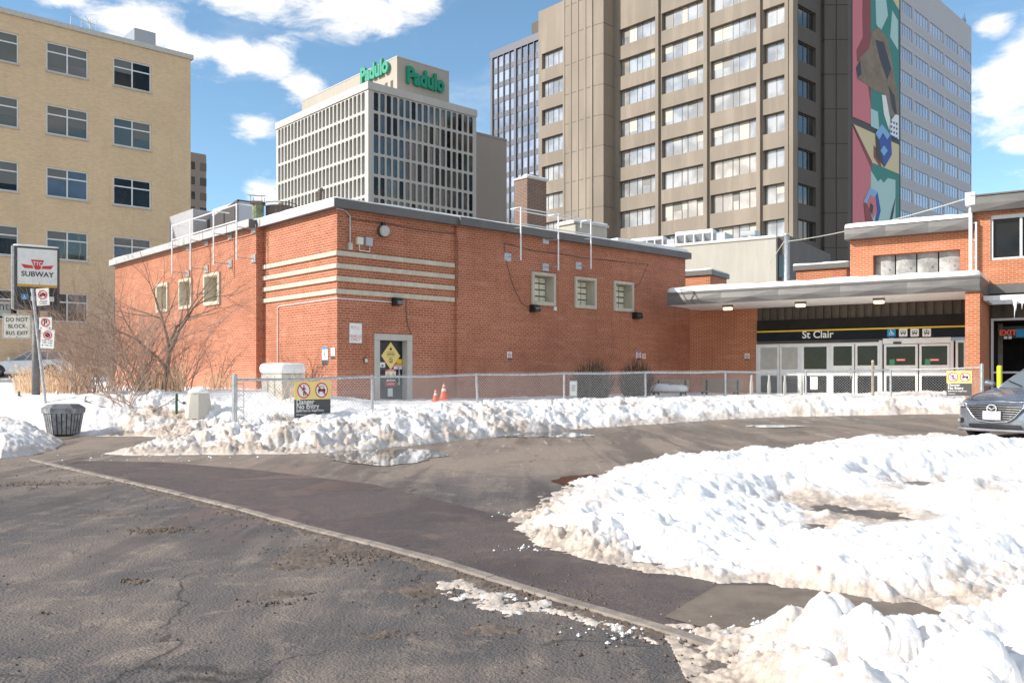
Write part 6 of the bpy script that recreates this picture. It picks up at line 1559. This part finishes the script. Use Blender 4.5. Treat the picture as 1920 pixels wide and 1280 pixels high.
# illuminated subway sign on its post
def subway():
    Y = 20.8; S_ = Y / F; x = (68 - CX) * S_; zb_ = snow_z(x, Y) - .1
    r = thing('subway_sign', 'tall pylon with a boxed white and black SUBWAY sign', 'sign', (x, Y, zb_), R(33))
    X = lambda px: (px - 68) * S_ * .87; Z = lambda py: zat(py, Y) - zb_
    b = MB(); b.tube([(0, .1, 0), (0, .1, Z(580))], [.095, .08], 14); b.build('post', M_plas, r, smooth=True)
    rr = Fr(0, 0, 0)
    # the box is turned slightly so its left flank shows
    e = MB(); e.box(X(26), -.12, Z(582), X(112), .16, Z(465)); bx = e.build('sign_box', M_dgrey, r, bevel=.015)
    e = MB(); e.box(X(21.5), -.10, Z(580), X(26), .14, Z(464)); e.build('side_trim', M_galv, bx)
    e = MB(); e.box(X(32), -.128, Z(534.5), X(107), -.121, Z(468)); e.build('white_face', M_wsign, bx)
    e = MB(); e.box(X(32), -.128, Z(539), X(107), -.121, Z(534.7)); e.build('gold_stripe', mat('gold stripe', (.66, .36, .01), .45), bx)
    e = MB(); e.box(X(32), -.128, Z(572), X(107), -.121, Z(539.3)); e.build('black_face', M_blackp, bx)
    # winged shield emblem
    cx, cz = X(69.5), Z(499)
    u = S_ * .87
    e = MB(); y = -.131
    e.decal([(cx - 31 * u, cz + 2 * u), (cx - 13 * u, cz + 0 * u), (cx + 13 * u, cz + 0 * u), (cx + 31 * u, cz + 2 * u), (cx + 25 * u, cz - 6.5 * u), (cx - 25 * u, cz - 6.5 * u)], y, 0)
    e.decal([(cx - 15 * u, cz + 14 * u), (cx + 15 * u, cz + 14 * u), (cx + 6 * u, cz - 10 * u), (cx - 6 * u, cz - 10 * u)], y - .002, 1)
    e.decal([(cx - 12.5 * u, cz + 12.2 * u), (cx + 12.5 * u, cz + 12.2 * u), (cx + 4.8 * u, cz - 8.3 * u), (cx - 4.8 * u, cz - 8.3 * u)], y - .004, 0)
    e.build('emblem', [M_red, M_wsign], bx)
    text('TTC', .125, M_wsign, bx, (cx, y - .006, cz + 3.5 * u), bold=.003, sx=.8, ext=.001)
    text('SUBWAY', .165, M_blackp, bx, (X(69.5), y, Z(515.5)), bold=.0035, ext=.001, sx=1.02)
    text('St Clair', .11, M_wsign, bx, (X(70), y, Z(546)), bold=.002, ext=.001)
    e = MB(); e.box(X(39), y, Z(563), X(51.5), y + .002, Z(553)); ic = e.build('icon_tile', M_blue, bx)
    e = MB(); e.disc(X(44.5), Z(555), .012, y - .002); e.ring(X(45), Z(560), .02, .03, y - .002); e.bar(X(44.5), Z(556), X(45), Z(559), .012, y - .003); e.bar(X(45), Z(559), X(48), Z(560.5), .01, y - .003); e.build('symbol', M_wsign, ic)
    for p in (56.5, 74, 92):
        e = MB(); e.box(X(p), y, Z(565), X(p + 9), y + .002, Z(556)); e.build('icon_tile', M_wsign, bx)
    snow_slab('snow_cap', [(X(24), -.12), (X(110), -.12), (X(110), .16), (X(24), .16)], Z(464.5), .05, bx, 3, inset=.0, n=.15)
subway()
# leaning street sign pole and its plates
def sign_pole():
    Y = 19.9; S_ = Y / F; x = (87 - CX) * S_; zb_ = snow_z(x, Y) - .15; lean = math.atan2((87 - 60.5), (757 - 541))
    r = thing('sign_pole', 'leaning galvanised sign pole in front of the pylon', 'pole', (x, Y, zb_)); topx, topz = (60.5 - 87) * S_, zat(541, Y) - zb_
    b = MB(); b.tube([(0, 0, 0), (topx, 0, topz)], .033, 8); b.build('shaft', M_galv, r)
    for f in (.35, .42, .52, .62, .75): b = MB(); b.tube([(topx * f, 0, topz * f), (topx * f * 1.0 - .001, 0, topz * f + .03)], .04, 8); b.build('band_clamp', M_galv, r)
    def pl_(name, label, px0, py0, px1, py1, tilt=0, dy=-.06):
        cx, cz = (px0 + px1) / 2, (py0 + py1) / 2; rr = thing(name, label, 'sign', ((cx - CX) * S_, Y + dy, zat(cz, Y)), 0, tilt=(0, tilt)); w, h = (px1 - px0) * S_, (py1 - py0) * S_
        return rr, w, h
    def nosym(rr, R_, cz, inner):
        b = MB(); inner(b); k = R_ * .62; b.ring(0, cz, R_ * .78, R_, -.010, 1); b.bar(-k, cz + k, k, cz - k, R_ * .16, -.0115, 1); b.build('symbol', [M_blackp, M_red], rr)
    rr, w, h = pl_('road_sign', 'weathered grey DO NOT BLOCK BUS EXIT board', 6, 589, 59.5, 634.5, 0, -.02)
    b = MB(); b.box(-w / 2, -.005, -h / 2, w / 2, 0, h / 2); b.build('plate', M_gsign, rr, bevel=.01)
    b = MB(); q = .008
    for a_0, c_0, a_1, c_1 in ((-1, 1, 1, 1), (-1, -1, 1, -1), (-1, -1, -1, 1), (1, -1, 1, 1)): b.bar(a_0 * (w / 2 - .02), c_0 * (h / 2 - .02), a_1 * (w / 2 - .02), c_1 * (h / 2 - .02), .007, -.0065)
    b.disc(0, h / 2 - .03, .012, -.008); b.disc(0, -h / 2 + .03, .012, -.008); b.build('border', M_dgrey, rr)
    for s_, zz in (('DO NOT', .27), ('BLOCK', .0), ('BUS EXIT', -.28)): text(s_, .125, M_blackp, rr, (0, -.007, h * zz), bold=.0015, ext=.0008, sx=.92, space=1.12)
    rr, w, h = pl_('road_sign', 'white no trucks sign at the top of the leaning pole', 71, 541, 95, 573, R(-4))
    b = MB(); b.box(-w / 2, -.005, -h / 2, w / 2, 0, h / 2); b.build('plate', M_wsign, rr, bevel=.01)
    nosym(rr, w * .36, h * .13, lambda b: (b.decal([(-.07, h * .13 - .03), (.07, h * .13 - .03), (.07, h * .13 + .02), (.03, h * .13 + .045), (-.02, h * .13 + .045), (-.02, h * .13 + .015), (-.07, h * .13 + .015)], -.0085, 0), b.disc(-.04, h * .13 - .035, .016, -.009), b.disc(.04, h * .13 - .035, .016, -.009)))
    text('5 TONNES', .04, M_blackp, rr, (0, -.007, -h * .27), ext=.0008); text('MAXIMUM', .034, M_blackp, rr, (0, -.007, -h * .39), ext=.0008)
    rr, w, h = pl_('road_sign', 'white no parking sign with a crossed out P', 76, 595, 100, 618)
    b = MB(); b.box(-w / 2, -.005, -h / 2, w / 2, 0, h / 2); b.build('plate', M_wsign, rr, bevel=.008)
    text('P', .17, M_blackp, rr, (0, -.007, h * .06), bold=.004, ext=.0008)
    nosym(rr, w * .34, h * .08, lambda b: (b.decal([(-w * .42, -h * .38), (-w * .3, -h * .31), (-w * .3, -h * .45)], -.0085), b.decal([(w * .42, -h * .38), (w * .3, -h * .31), (w * .3, -h * .45)], -.0085)))
    rr, w, h = pl_('road_sign', 'white no stopping sign with rush hour times below the crossed out P', 79, 618.5, 104.5, 653, R(3))
    b = MB(); b.box(-w / 2, -.005, -h / 2, w / 2, 0, h / 2); b.build('plate', M_wsign, rr, bevel=.008)
    nosym(rr, w * .32, h * .22, lambda b: b.disc(0, h * .22, w * .19, -.0085, 0, 8))
    text('7 AM - 9 AM', .045, M_blackp, rr, (0, -.007, -h * .08), ext=.0008); text('4 PM - 6 PM', .045, M_blackp, rr, (0, -.007, -h * .20), ext=.0008); text('MON - FRI', .035, M_blackp, rr, (.03, -.007, -h * .34), ext=.0008)
    b = MB(); b.decal([(-w * .42, -h * .34), (-w * .3, -h * .29), (-w * .3, -h * .39)], -.0085); b.build('arrow', M_blackp, rr)
sign_pole()
# benches, bike rings, stake behind the fence
def bench(px0, px1, pyt, Y, label, snow=False):
    f_ = Fr(*at((px0 + px1) / 2, Y)[:2], FS.deg if Y > 0 else 0); w = abs(f_.t(px1) - f_.t(px0)); zt_ = zat(pyt, Y); zb_ = zt_ - .80
    r = f_.root('park_bench', label, 'bench', 0, 0, zb_, group='slatted benches against the brick wall')
    b = MB()
    for k in range(4): b.box(-w / 2, .02, .46 + k * .09, w / 2, .05, .53 + k * .09)
    b.build('backrest', M_wood, r, bevel=.006)
    b = MB()
    for k in range(4): b.box(-w / 2, -.42 + k * .105, .41, w / 2, -.42 + k * .105 + .085, .44)
    b.build('seat', M_wood, r, bevel=.006)
    for x in (-w * .4, w * .4): b = MB(); b.box(x - .03, -.4, 0, x + .03, -.34, .41); b.box(x - .03, .0, 0, x + .03, .02, .8); b.box(x - .03, -.34, .36, x + .03, 0, .40); b.build('leg', M_black, r)
    if snow: snow_slab('snow_heap', [(-w / 2, -.4), (w / 2, -.4), (w / 2, .0), (-w / 2, .0)], .442, .22, r, 7, inset=.02, n=.2)
bench(1228, 1291, 712, 28.2, 'slatted bench heaped with snow nearer the twiggy bushes', True)
bench(1317, 1390, 712, 29.2, 'clear slatted bench nearer the station doors')
for i, px in enumerate((1409, 1442, 1471.5, 1503)):
    Y = 27.3 - i * .25; x = (px - CX) / F * Y; zt_ = zat(703, Y); r = thing('bike_ring', ['bike ring beside the benches, furthest left', 'bike ring before the first blind covered screen', 'bike ring before the second blind covered screen', 'bike ring in front of the screen frame, nearest the doors'][i], 'bike stand', (x, Y, gf(x, Y)), R(65), group='bike rings between fence and station')
    h = zt_ - gf(x, Y); b = MB(); b.tube([(0, 0, 0), (0, 0, h)], .03, 8); b.build('post', M_gsign, r)
    b = MB(); N = 20; b.tube([(.17 * math.cos(2 * math.pi * k / N), .0, h * .62 + .24 * math.sin(2 * math.pi * k / N)) for k in range(N + 1)], .028, 7, cap=False); b.build('ring', M_gsign, r)
Y = 25.9; x = (1636.5 - CX) / F * Y; r = thing('wooden_stake', 'weathered wooden stake poking above the fence before the doors', 'stake', (x, Y, gf(x, Y)))
h = zat(675, Y) - gf(x, Y); b = MB(); b.tube([(0, 0, 0), (0, 0, h - .05)], .045, 8); b.build('shaft', M_wood, r); b = MB(); b.tube([(0, 0, h - .05), (0, 0, h)], [.045, .03], 8); b.build('cap', M_gsign, r)
Y = 24.6; x = (1874 - CX) / F * Y; r = thing('yellow_bollard', 'lime yellow bollard in the dark bus hall opening', 'bollard', (x, Y, gf(x, Y))); h = zat(685, Y) - gf(x, Y)
b = MB(); b.tube([(0, 0, 0), (0, 0, h - .03)], .07, 12); b.build('sleeve', M_lime, r); b = MB(); b.tube([(0, 0, h - .03), (0, 0, h)], [.07, .045], 12); b.build('cap', M_lime, r)
p_ = FS.w(FS.t(1528), .0); r = FS.root('door_notice', 'white paper notice taped low inside the single glazed screen', 'notice', FS.t(1526, -.03), -.03, FS.z(1526, 730, -.03)); w = FS.t(1533) - FS.t(1519); h = FS.z(1526, 706) - FS.z(1526, 730)
b = MB(); b.box(-w / 2, -.003, 0, w / 2, 0, h); b.build('paper', M_wsign, r); b = MB()
for k in range(6): b.bar(-w * .3, h * (.3 + .09 * k), w * .3, h * (.3 + .09 * k), .012, -.005)
b.build('print', M_gbox, r)

# ================================================================ PLANTS
def rv(rng, s=1.0): return Vector((rng.gauss(0, s), rng.gauss(0, s), rng.gauss(0, s)))
def grow(mb, p, d, L, r, lev, rng, up=.1, spread=.55, kids=(2, 4), seg=5, bend=.13):
    n = 5 if lev > 1 else 4; P = [p.copy()]; q = p.copy(); dd_ = d.normalized()
    for k in range(n):
        dd_ = (dd_ + rv(rng, bend) + Vector((0, 0, up * .3))).normalized(); q = q + dd_ * L / n; P.append(q.copy())
    rs = [r * (1 - .55 * k / n) for k in range(n + 1)]
    mb.tube(P, rs, 7 if r > .02 else (4 if r > .006 else 3), cap=False)
    if lev <= 0: return
    for c in range(rng.randint(*kids)):
        k = rng.randint(2, n); base = P[k]; dk = (P[k] - P[k - 1]).normalized()
        nd = (dk + rv(rng, spread)).normalized(); nd.z += up
        grow(mb, base, nd, L * rng.uniform(.55, .85), rs[k] * rng.uniform(.55, .8), lev - 1, rng, up, spread, kids, seg, bend)
    grow(mb, P[-1], dd_ + rv(rng, .15), L * .75, rs[-1] * .9, lev - 1, rng, up, spread, kids, seg, bend)
def bare_tree():
    Y = 21.0; x = (310 - CX) / F * Y; zb_ = snow_z(x, Y) - .1; r = thing('bare_tree', 'bare spreading tree with dark forked trunk before the sunlit brick wall', 'tree', (x, Y, zb_)); S_ = Y / F; rng = random.Random(21)
    PT = lambda px, py, dy=0: Vector(((px - 310) * S_, dy, zat(py, Y) - zb_))
    b = MB()
    stems = [([(306, 745), (309, 715), (313, 690), (318, 660), (326, 645)], [.07, .062, .056, .05, .045]), ([(318, 660), (313, 635), (308, 612), (302, 590)], [.045, .04, .033, .026]), ([(326, 645), (338, 618), (352, 596), (362, 578)], [.044, .037, .03, .023]), ([(313, 690), (296, 672), (278, 655), (262, 640)], [.045, .035, .028, .02]), ([(320, 640), (330, 612), (345, 600), (352, 585)], [.04, .03, .024, .018])]
    for pts, rs in stems: b.tube([PT(px, py, rng.uniform(-.05, .05)) for px, py in pts], rs, 8, cap=False)
    b.build('trunk', M_bark, r, smooth=True)
    c = MB()
    limbs = [(302, 590, -.6, .8), (302, 590, -.15, 1), (304, 600, -.9, .5), (308, 612, .3, 1), (362, 578, .9, .45), (362, 578, .4, .9), (352, 596, .05, 1), (352, 596, 1, .25), (338, 618, -.2, .9), (262, 640, -1, .35), (278, 655, -.7, .7), (352, 585, .3, 1), (318, 640, .9, .35)]
    for px, py, dx, dz in limbs + [(300, 595, -.8, .1), (262, 640, -.7, .8), (345, 600, .8, .1), (302, 590, .1, 1)]:
        grow(c, PT(px, py), Vector((dx, rng.uniform(-.5, .5), dz)), rng.uniform(.8, 1.05), .018, 5, rng, .05, .46, (1, 3), bend=.13)
    c.build('crown', M_bark, r)
bare_tree()
def shrub(px, Y, hgt, n, label, m, seed, width=.5, lev=2, lean=0.0, r0=.012):
    x = (px - CX) / F * Y; zb_ = snow_z(x, Y) - .08; rng = random.Random(seed); r = thing('bare_shrub', label, 'shrub', (x, Y, zb_), group='leafless shrubs by the brick walls')
    b = MB(); c = MB()
    for i in range(n):
        a = rng.uniform(0, 6.28); k = rng.uniform(.1, 1) * width; d = Vector((math.cos(a) * k + lean, math.sin(a) * k, 1)).normalized(); L = hgt * rng.uniform(.55, 1.0); p = Vector((rng.gauss(0, .12), rng.gauss(0, .12), 0)); P = [p]; q = p.copy()
        for s_ in range(6): d = (d + rv(rng, .10) + Vector((math.cos(a) * .07, math.sin(a) * .07, -.02 * s_))).normalized(); q = q + d * L / 6; P.append(q.copy())
        b.tube(P, [r0 * (1 - .75 * s_ / 6) for s_ in range(7)], 4, cap=False)
        for s_ in (2, 3, 4, 5, 6):
            for _ in range(rng.randint(1, 2)): grow(c, P[s_], (P[s_] - P[s_ - 1]).normalized() + rv(rng, .5), L * .30, r0 * .38, lev - 1, rng, .05, .5, (1, 2))
    b.build('stems', m, r); c.build('twigs', m, r)
shrub(262, 20.5, 2.3, 22, 'tall pale arching shrub just left of the bare tree', M_twigp, 1, .55, 3)
shrub(222, 20.8, 2.7, 20, 'wide leafless shrub between the tan block corner and the bare tree', M_twigp, 2, .6, 3)
shrub(182, 21.5, 3.1, 20, 'tall thin twiggy shrub in front of the tan brick wall', M_twigp, 3, .55, 3)
shrub(150, 21.2, 2.7, 16, 'twiggy shrub right of the subway pylon', M_twigp, 4, .6, 3)
shrub(240, 19.8, 1.4, 14, 'low fan of pale stems rising from the open snow', M_twigp, 5, .9, 1, -.2)
shrub(330, 21.6, 1.9, 9, 'reddish shrub against the sunlit brick behind the tree', M_twig, 6, .5, 2)
shrub(412, 24.0, 1.6, 7, 'sparse twigs beside the third sunlit window', M_twig, 8, .5, 2)
shrub(278, 21.4, 2.8, 16, 'dense twiggy shrub behind the forked trunk', M_twig, 9, .6, 3)
shrub(548, 20.0, .8, 10, 'small dry brown shrub behind the danger sign beside the planter', M_straw, 10, .45, 2)
shrub(577, 21.2, 1.1, 10, 'dark little shrub at the planter\'s right side', M_evg, 12, .35, 2)
shrub(205, 22.4, 3.0, 18, 'tall hazy shrub in front of the tan block\'s right corner', M_twigp, 31, .6, 3)
shrub(128, 22.0, 2.2, 14, 'pale shrub just right of the parked white car', M_twigp, 32, .6, 3)
shrub(345, 22.4, 2.3, 12, 'fine twigged shrub before the middle sunlit window', M_twigp, 33, .6, 3)
def dense_bush(px0, px1, pyt, Y, label, seed):
    cx = (px0 + px1) / 2; x = (cx - CX) / F * Y; zb_ = gf(x, Y) + .1; w = (px1 - px0) / F * Y / 2; H = zat(pyt, Y) - zb_; rng = random.Random(seed); r = thing('clipped_bush', label, 'bush', (x, Y, zb_), group='rounded leafless bushes behind the fence')
    b = MB(); c = MB()
    for i in range(420):
        a = rng.uniform(0, 6.28); e = rng.random() ** .6 * 1.25; tip = Vector((math.cos(a) * math.sin(e) * w, math.sin(a) * math.sin(e) * w * .8, H * (.35 + .65 * math.cos(e)) * rng.uniform(.85, 1.04))); p = Vector((math.cos(a) * w * .25, math.sin(a) * w * .2, 0)); mid = p.lerp(tip, .55) + Vector((0, 0, .08)) + rv(rng, .04)
        (b if i < 60 else c).tube([p, mid, tip], [.010, .007, .003], 3, cap=False)
    b.build('stems', M_evg, r); c.build('twigs', M_evg, r)
dense_bush(1062, 1162, 668, 26.4, 'wide rounded twiggy bush against the shaded wall left of the fence notice', 1)
dense_bush(1152, 1234, 670, 27.6, 'rounded twiggy bush between its wide neighbour and the first bench', 2)
def straw(name, px0, px1, Y0, Y1, n, hmin, hmax, m):
    rng = random.Random(px0); b = MB()
    for i in range(n):
        Y = rng.uniform(Y0, Y1); px = rng.uniform(px0, px1); x = (px - CX) / F * Y; z = snow_z(x, Y) - .03; h = rng.uniform(hmin, hmax); a = rng.uniform(0, 6.28); k = rng.uniform(.05, .45) * h
        b.tube([(x, Y, z), (x + math.cos(a) * k * .4, Y + math.sin(a) * k * .4, z + h * .6), (x + math.cos(a) * k, Y + math.sin(a) * k, z + h)], [.006, .0045, .002], 3, cap=False)
        if rng.random() < .5:
            ex, ey, ez = x + math.cos(a) * k, Y + math.sin(a) * k, z + h
            b.tube([(ex, ey, ez - .02), (ex + math.cos(a) * .05, ey, ez + .05)], [.012, .004], 3, cap=False)
    tag(b.build(name, m), kind='stuff')
straw('dry_grass', 28, 168, 21.8, 24.5, 800, .25, .75, M_straw)
straw('dry_grass', 255, 345, 20.8, 23, 420, .25, .7, M_straw)
straw('dry_grass', 380, 440, 22.5, 25, 90, .2, .6, M_straw)

# ================================================================ CARS
def make_car(name, label, loc, ang, paint, front=True, hatch=True):
    r = thing(name, label, 'car', loc, ang)     # local -x is the nose: x runs back along the car
    half = [(0, 0), (.012, .25), (.05, .50), (.13, .70), (.30, .83), (.62, .885), (1.3, .895), (2.4, .90), (3.5, .89), (4.0, .84), (4.25, .72), (4.36, .5), (4.4, .25), (4.41, 0)]
    ring = half + [(x, -y) for x, y in half[-2:0:-1]]; n = len(ring)
    def belt(x): return float(np.interp(x, [0, .15, .4, .9, 1.25, 2, 3.4, 4.1, 4.41], [.68, .735, .80, .885, .93, .95, 1.0, 1.02, .98]))
    vs = []; lev = [(0, .045, .19), (.12, .0, None), (.42, -.0, None), (.72, .008, None), (.88, .035, None), (.97, .09, None), (1.0, .15, None)]
    for f, ins, _ in lev:
        for x, y in ring:
            bz = .19 + (belt(x) - .19) * f; sy = 1 - ins / .9
            fx = ins * (1.6 if x < .7 else (-1.2 if x > 3.9 else 0)); vs.append((x + fx * (1 - abs(y) * .3), y * sy, bz))
    L = len(lev); fs = [(a * n + i, a * n + (i + 1) % n, (a + 1) * n + (i + 1) % n, (a + 1) * n + i) for a in range(L - 1) for i in range(n)]
    top = (L - 1) * n; H = len(half)
    cols = []     # bonnet and deck crown: rows across from each outline point to its mirror
    for i in range(1, H - 1):
        a = Vector(vs[top + i]); c = Vector(vs[top + n - i]); row = [top + i]
        for k, cr in ((.2, .022), (.5, .035), (.8, .022)): p = a.lerp(c, k); row.append(len(vs)); vs.append((p.x, p.y, p.z + cr))
        row.append(top + n - i); cols.append(row)
    for a, c in zip(cols, cols[1:]):
        for k in range(4): fs.append((a[k], a[k + 1], c[k + 1], c[k]))
    f0 = top; fs.append((f0, cols[0][0], cols[0][1], cols[0][2], cols[0][3], cols[0][4])[::-1]); fe = top + H - 1; fs.append((fe, cols[-1][4], cols[-1][3], cols[-1][2], cols[-1][1], cols[-1][0])[::-1])
    b = MB(); b.add(vs, fs); body = b.build('body', paint, r, smooth=True, sub=2)
    # greenhouse
    base = [(1.32, .70), (1.50, .80), (2.2, .82), (3.3, .80), (4.05, .66)]; roof = [(2.25, .50), (2.33, .575), (2.5, .60), (3.3, .57), (3.75, .50)]
    zb_, zr_ = .93, 1.44
    def gh(mb, k0, k1, out=0):
        P = []
        for k in (k0, k1):
            for s_ in (1, -1):
                for (bx, by), (qx, qy) in zip(base, roof): P.append((bx + (qx - bx) * k, s_ * ((by + (qy - by) * k) + out), zb_ + (belt(bx) - .93) * (1 - k) + (zr_ - zb_) * k - (0.03 * k if bx < 1.2 or bx > 4 else 0)))
        return P
    b = MB(); P = gh(b, 0, 1); m_ = 5; F_ = []
    for s_ in (0, 1):
        for k in range(4): F_.append((s_ * 5 + k, s_ * 5 + k + 1, 10 + s_ * 5 + k + 1, 10 + s_ * 5 + k))
    F_.append((0, 5, 15, 10)); F_.append((4, 9, 19, 14)); b.add(P, F_); b.build('window_glass', mat('car glass', (.16, .18, .19), .04, spec=1.0), r)
    b = MB(); RP = []
    for (qx, qy) in roof:
        for k in (1, .5, 0, -.5, -1): RP.append((qx, qy * k, zr_ - (.03 if qx in (2.25, 3.75) else 0) + .035 * (1 - k * k)))
    b.add(RP, [(i * 5 + k, i * 5 + k + 1, i * 5 + k + 6, i * 5 + k + 5) for i in range(4) for k in range(4)]); b.build('roof', paint, r, smooth=True)
    b = MB()
    for s_ in (1, -1):
        for i_, rr_ in ((0, .032), (1, .02), (2, .022), (3, .03), (4, .04)):
            (bx, by), (qx, qy) = base[i_], roof[i_]; b.tube([(bx, s_ * by, zb_ + belt(bx) - .95), (qx, s_ * qy, zr_ - .02)], rr_, 6)
        b.tube([(qx, s_ * qy, zr_ - (.03 if qx in (2.25, 3.75) else 0)) for qx, qy in roof], .024, 6)
    b.tube([(2.25, -.5, zr_ - .02), (2.25, 0, zr_ + .005), (2.25, .5, zr_ - .02)], .022, 6)
    b.build('pillars', paint, r, smooth=True)
    for x in (.86, 3.52):
        for s_ in (1, -1):
            b = MB(); y0, y1 = s_ * .70, s_ * .893; b.tube([(x, y0, .32), (x, y1, .32)], .32, 28); w_ = b.build('wheel', M_tyre, r, bevel=.03)
            b = MB(); b.tube([(x, y1 - s_ * .02, .32), (x, y1 + s_ * .006, .32)], .215, 24)
            rim = b.build('rim', mat('rim dark', (.05, .05, .05), .5), w_)
            b = MB()
            for k in range(5): a = 2 * math.pi * k / 5; b.tube([(x, y1 + s_ * .008, .32), (x + .2 * math.cos(a), y1 + s_ * .008, .32 + .2 * math.sin(a))], [.04, .025], 5)
            b.build('spokes', M_rim, w_)
            b = MB(); N = 16; pts = [(x + .385 * math.cos(math.pi * k / N), s_ * .899, .32 + .385 * math.sin(math.pi * k / N)) for k in range(N + 1)]; b.add([(px, s_ * .8985, pz) for px, _, pz in pts], [tuple(range(N + 1))]); b.build('wheel_arch', M_black, r)
    for s_ in (1, -1): b = MB(); b.tube([(1.42, s_ * .82, .99), (1.44, s_ * 1.0, 1.02)], [.05, .075], 8); b.build('mirror', paint, r, bevel=.02)
    for s_ in (1, -1): b = MB(); b.add([(4.20, s_ * .70, .86), (4.33, s_ * .50, .86), (4.33, s_ * .5, .97), (4.18, s_ * .70, .99)], [(0, 1, 2, 3)]); b.build('tail_lamp', M_red, r)
    return r, half
def nose_x(y): return float(np.interp(abs(y), [0, .25, .5, .7, .83, .885], [0, .012, .05, .13, .30, .62]))
M_cpaint = mat('dusty slate blue paint', (.20, .215, .25), .28, .45, vary=.25, vscale=3, coat=.6, rv=.1)
M_cwhite = mat('white car paint', (.86, .86, .87), .3, coat=.5, vary=.05)
Yc = 15.1; xc = (1862 - CX) / F * Yc
BK = R(90 - 60)      # direction from nose to tail
car, _h = make_car('parked_car', 'dark slate blue hatchback nosing in from the right edge of the snow', (xc, Yc, gf(xc, Yc) + .0), BK, M_cpaint)
def nf(mb, pts, lift=.012, mi=0):       # face that follows the nose
    mb.add([(nose_x(y) - lift, y, z) for y, z in pts], [tuple(range(len(pts)))], mi)
def nose_face(name, outline_top, zlo_fn, ys_, lift, m, parent):
    b = MB(); vs = []; 
    for y in ys_:
        vs.append((nose_x(y) - lift, y, outline_top(y))); vs.append((nose_x(y) - lift, y, zlo_fn(y)))
    b.add(vs, [(2 * k, 2 * k + 1, 2 * k + 3, 2 * k + 2) for k in range(len(ys_) - 1)]); return b.build(name, m, parent)
ysg = np.linspace(-.50, .50, 21)
gtop = lambda y: .655 - .03 * (abs(y) / .5) ** 2
gbot = lambda y: float(np.interp(abs(y), [0, .25, .36, .44, .5], [.345, .365, .43, .53, .60]))
gr_ = nose_face('grille', gtop, gbot, ysg, .016, M_black, car)
for k in range(7):
    z = .385 + k * .04; ym = float(np.interp(z, [.345, .365, .43, .53, .60, .63], [.05, .25, .36, .44, .495, .5])) - .01
    b = MB(); b.tube([(nose_x(y) - .024, y, z - .01 * (abs(y) / .5) ** 2) for y in np.linspace(-ym, ym, 9)], .0065, 5); b.build('grille_bar', M_chrome, gr_)
b = MB(); Pg = [(nose_x(y) - .026, y, gbot(y)) for y in np.linspace(-.5, .5, 25)]; b.tube([(nose_x(.55) - .02, -.56, .65)] + Pg + [(nose_x(.55) - .02, .56, .65)], [.014] * 27, 7); b.build('chrome_surround', M_chrome, car, smooth=True)
# oval emblem with wings
b = MB(); N = 24; b.tube([(-.045, .085 * math.cos(2 * math.pi * k / N), .585 + .065 * math.sin(2 * math.pi * k / N)) for k in range(N + 1)], .0085, 6, cap=False)
b.tube([(-.047, -.078, .600), (-.047, -.045, .598), (-.047, 0, .565), (-.047, .045, .598), (-.047, .078, .600)], .008, 6)
b.build('emblem', mat('polished emblem', (.8, .8, .8), .25, .3), gr_)
b = MB(); b.tube([(-.03, 0, .585), (-.038, 0, .585)], .075, 20); b.build('emblem_backing', M_blackp, gr_)
b = MB(); b.box(-.05, -.155, .40, -.04, .155, .535); pt = b.build('licence_plate', M_plate, car, bevel=.004)
b = MB(); b.box(-.042, -.165, .392, -.036, .165, .543); b.build('plate_frame', M_chrome, pt)
for s_ in (1, -1):
    ysn = np.linspace(.50, .84, 9); b = MB(); vs = []
    for y in ysn:
        t = (y - .5) / .34; zt__ = .665 + .055 * t; zb__ = .615 - .02 * t if t < .8 else .63; vs += [(nose_x(y) - .010, s_ * y, zt__), (nose_x(y) - .014, s_ * y, zb__)]
    b.add(vs, [(2 * k, 2 * k + 1, 2 * k + 3, 2 * k + 2) for k in range(8)]); hl = b.build('headlight', mat('headlight lens', (.62, .63, .66), .08, .3, vary=.4, vscale=14, spec=1), car)
    b = MB(); b.tube([(nose_x(.62) - .022, s_ * .62, .65), (nose_x(.62) - .01, s_ * .62, .65)], .03, 12); b.build('bulb', M_chrome, hl)
    b = MB(); ysf = np.linspace(.60, .78, 5); vs = []
    for y in ysf: vs += [(nose_x(y) - .010, s_ * y, .40), (nose_x(y) - .010, s_ * y, .32)]
    b.add(vs, [(2 * k, 2 * k + 1, 2 * k + 3, 2 * k + 2) for k in range(4)]); fg_ = b.build('fog_recess', M_black, car)
    b = MB(); b.tube([(nose_x(.69) - .018, s_ * .69, .36), (nose_x(.69) - .008, s_ * .69, .36)], .035, 12); b.build('fog_lamp', M_chrome, fg_)
nose_face('lower_intake', lambda y: .315 - .01 * abs(y), lambda y: .25, np.linspace(-.46, .46, 15), .014, M_black, car)
b = MB(); b.tube([(nose_x(y) - .02 + .02 * abs(y), y, .205) for y in np.linspace(-.80, .80, 17)], .028, 7); b.build('front_lip', mat('dusty grey trim', (.20, .20, .22), .5, vary=.3), car, smooth=True)
b = MB(); b.tube([(nose_x(y) + .12, y, .725 + .0 * abs(y)) for y in np.linspace(-.62, .62, 9)], .005, 4); b.build('bonnet_gap', M_black, car)
for s_ in (.25, -.35): b = MB(); b.tube([(1.3, s_, .965), (1.5, s_ + .35, 1.06)], .01, 5); b.build('wiper', M_black, car)
# white hatchback far left, side on
Yw = 47.5; xw = (-22 - CX) / F * Yw
wc, _ = make_car('parked_car', 'white hatchback parked side on beyond the dry grass at far left', (xw, Yw, zat(657, Yw) - 1.47), R(8), M_cwhite)
